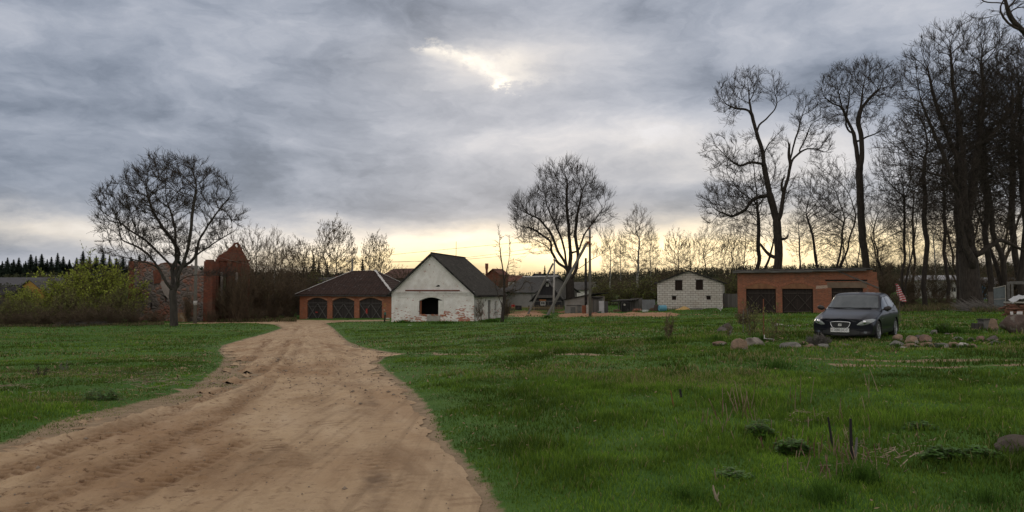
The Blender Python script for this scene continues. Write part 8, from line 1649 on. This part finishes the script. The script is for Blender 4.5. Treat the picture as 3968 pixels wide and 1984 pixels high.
# covered boat-like heap: pale sheet over stacked wood
p = at(3952, 46); T = thing('covered_wood_heap', 'firewood heap under a pale humped cover behind the rail fence gap', 'wood heap', p); m = MB(); r = random.Random(9)
for _ in range(70): x = r.uniform(-.9, .9); y = r.uniform(-.3, .3); z = r.uniform(.05, .75); m.tube([(x-.25, y, z), (x+.25, y+r.uniform(-.1, .1), z+r.uniform(-.05, .05))], r.uniform(.03, .07), 6)
m.build('firewood', mat('firewood', (0.20, 0.09, 0.06), (0.10, 0.055, 0.04), 5, 0.9), T); vs = []; fs = []; n = 14
for i in range(n+1):
    for j in range(5): t = i/n; vs.append((-.75+1.5*t, -.4+.2*j, .98+.30*math.sin(math.pi*min(1, t*1.05))-.10*abs(j-2)+.03*math.sin(i*2+j)))
for i in range(n):
    for j in range(4): a = i*5+j; fs.append((a, a+1, a+6, a+5))
m = MB(); m.add(vs, fs); m.build('cover', GALV, T, smooth=True); m = MB(); m.box(-.8, .8, -.35, .35, .80, .88); m.build('board', CONC, T)
for k, (px, py, l, lab) in enumerate(((3905, 1205, .8, 'pale plank end lying left of the wood heap'), (3925, 1208, 1.1, 'pale plank leaning at the foot of the wood heap'), (3938, 1206, 1.0, 'second pale plank right beside the leaning plank'))):
    p = at(px, 44); m = MB(); m.beam((0, -.3, .05), (l*.35, .2, .32), .14, .04); o = m.build('plank', PALEP); o.location = p; tag(o, lab, 'plank')
# brushwood pile by the gate
rng = np.random.default_rng(99); p = at(3800, 58); n = 260; a = rng.uniform(-.9, .9, n); S_p = np.stack([rng.uniform(-1.2, 1.4, n), rng.uniform(-.6, .6, n), rng.uniform(.02, .5, n)], 1); L = rng.uniform(.5, 1.6, n); E_p = S_p+np.stack([-np.cos(a)*L, rng.normal(0, .2, n), np.sin(np.abs(a))*L*.7], 1); V, q = prisms(S_p, E_p, np.full(n, .02), np.full(n, .008)); o = link('brushwood_pile', np_mesh('brushwood_pile', V, q), SHB); o.location = p; tag(o, 'tangled pile of cut branches left of the metal gate', 'brushwood')
rng = np.random.default_rng(100); p = at(290, 73); n = 200; a = rng.uniform(-.4, .4, n); S_p = np.stack([rng.uniform(-1.8, 1.8, n), rng.uniform(-.5, .5, n), rng.uniform(.02, .35, n)], 1); L = rng.uniform(.6, 2.0, n); E_p = S_p+np.stack([np.cos(a)*L, rng.normal(0, .2, n), np.abs(np.sin(a))*L*.6], 1); V, q = prisms(S_p, E_p, np.full(n, .035), np.full(n, .015)); o = link('brushwood_pile', np_mesh('brushwood_pile', V, q), SHB); o.location = p; tag(o, 'heap of fallen branches at the foot of the left thicket', 'brushwood')
# brown dead grass edge under the grove and thickets
rng = np.random.default_rng(101); Vs, Qs, Ts, Cs, off = [], [], [], [], 0
for x0, x1, d0, d1, n, h in ((3400, 4000, 60, 84, 9000, .55), (-60, 640, 70, 84, 9000, .35), (840, 1150, 88, 100, 3500, .5), (2480, 2860, 90, 96, 800, .4), (3760, 4000, 55, 62, 1800, .5), (0, 620, 16, 21, 1800, .14)):
    px = rng.uniform(x0, x1, n); dd = rng.uniform(d0, d1, n); x = (px-CX)/F*dd; k_ = vnoise(x, dd, .5, 5) > .38; x, dd = x[k_], dd[k_]; n = len(x); P_2 = np.stack([x, dd, ground_z(x, dd)], 1); C = np.where(rng.random((n, 1)) < .75, np.array([[.16, .125, .07]]), np.array([[.05, .09, .02]]))*rng.uniform(.5, 1.2, (n, 1))
    bl = blades(rng, P_2, h*rng.uniform(.4, 1.2, n), np.maximum(.008, dd*.0006), rng.uniform(.1, .7, n), C); Vs.append(bl[0]); Qs.append(bl[1]+off); Ts.append(bl[2]+off); Cs.append(bl[3]); off += len(bl[0])
me = np_mesh('dead_grass', np.concatenate(Vs), np.concatenate(Qs), np.concatenate(Ts)); set_attr(me, 'tint', np.concatenate(Cs)); o = link('dead_grass', me, _mats['grass_blade']); tag(o, 'brown dead grass along the foot of the thickets and under the grove', 'dry grass', kind='stuff')
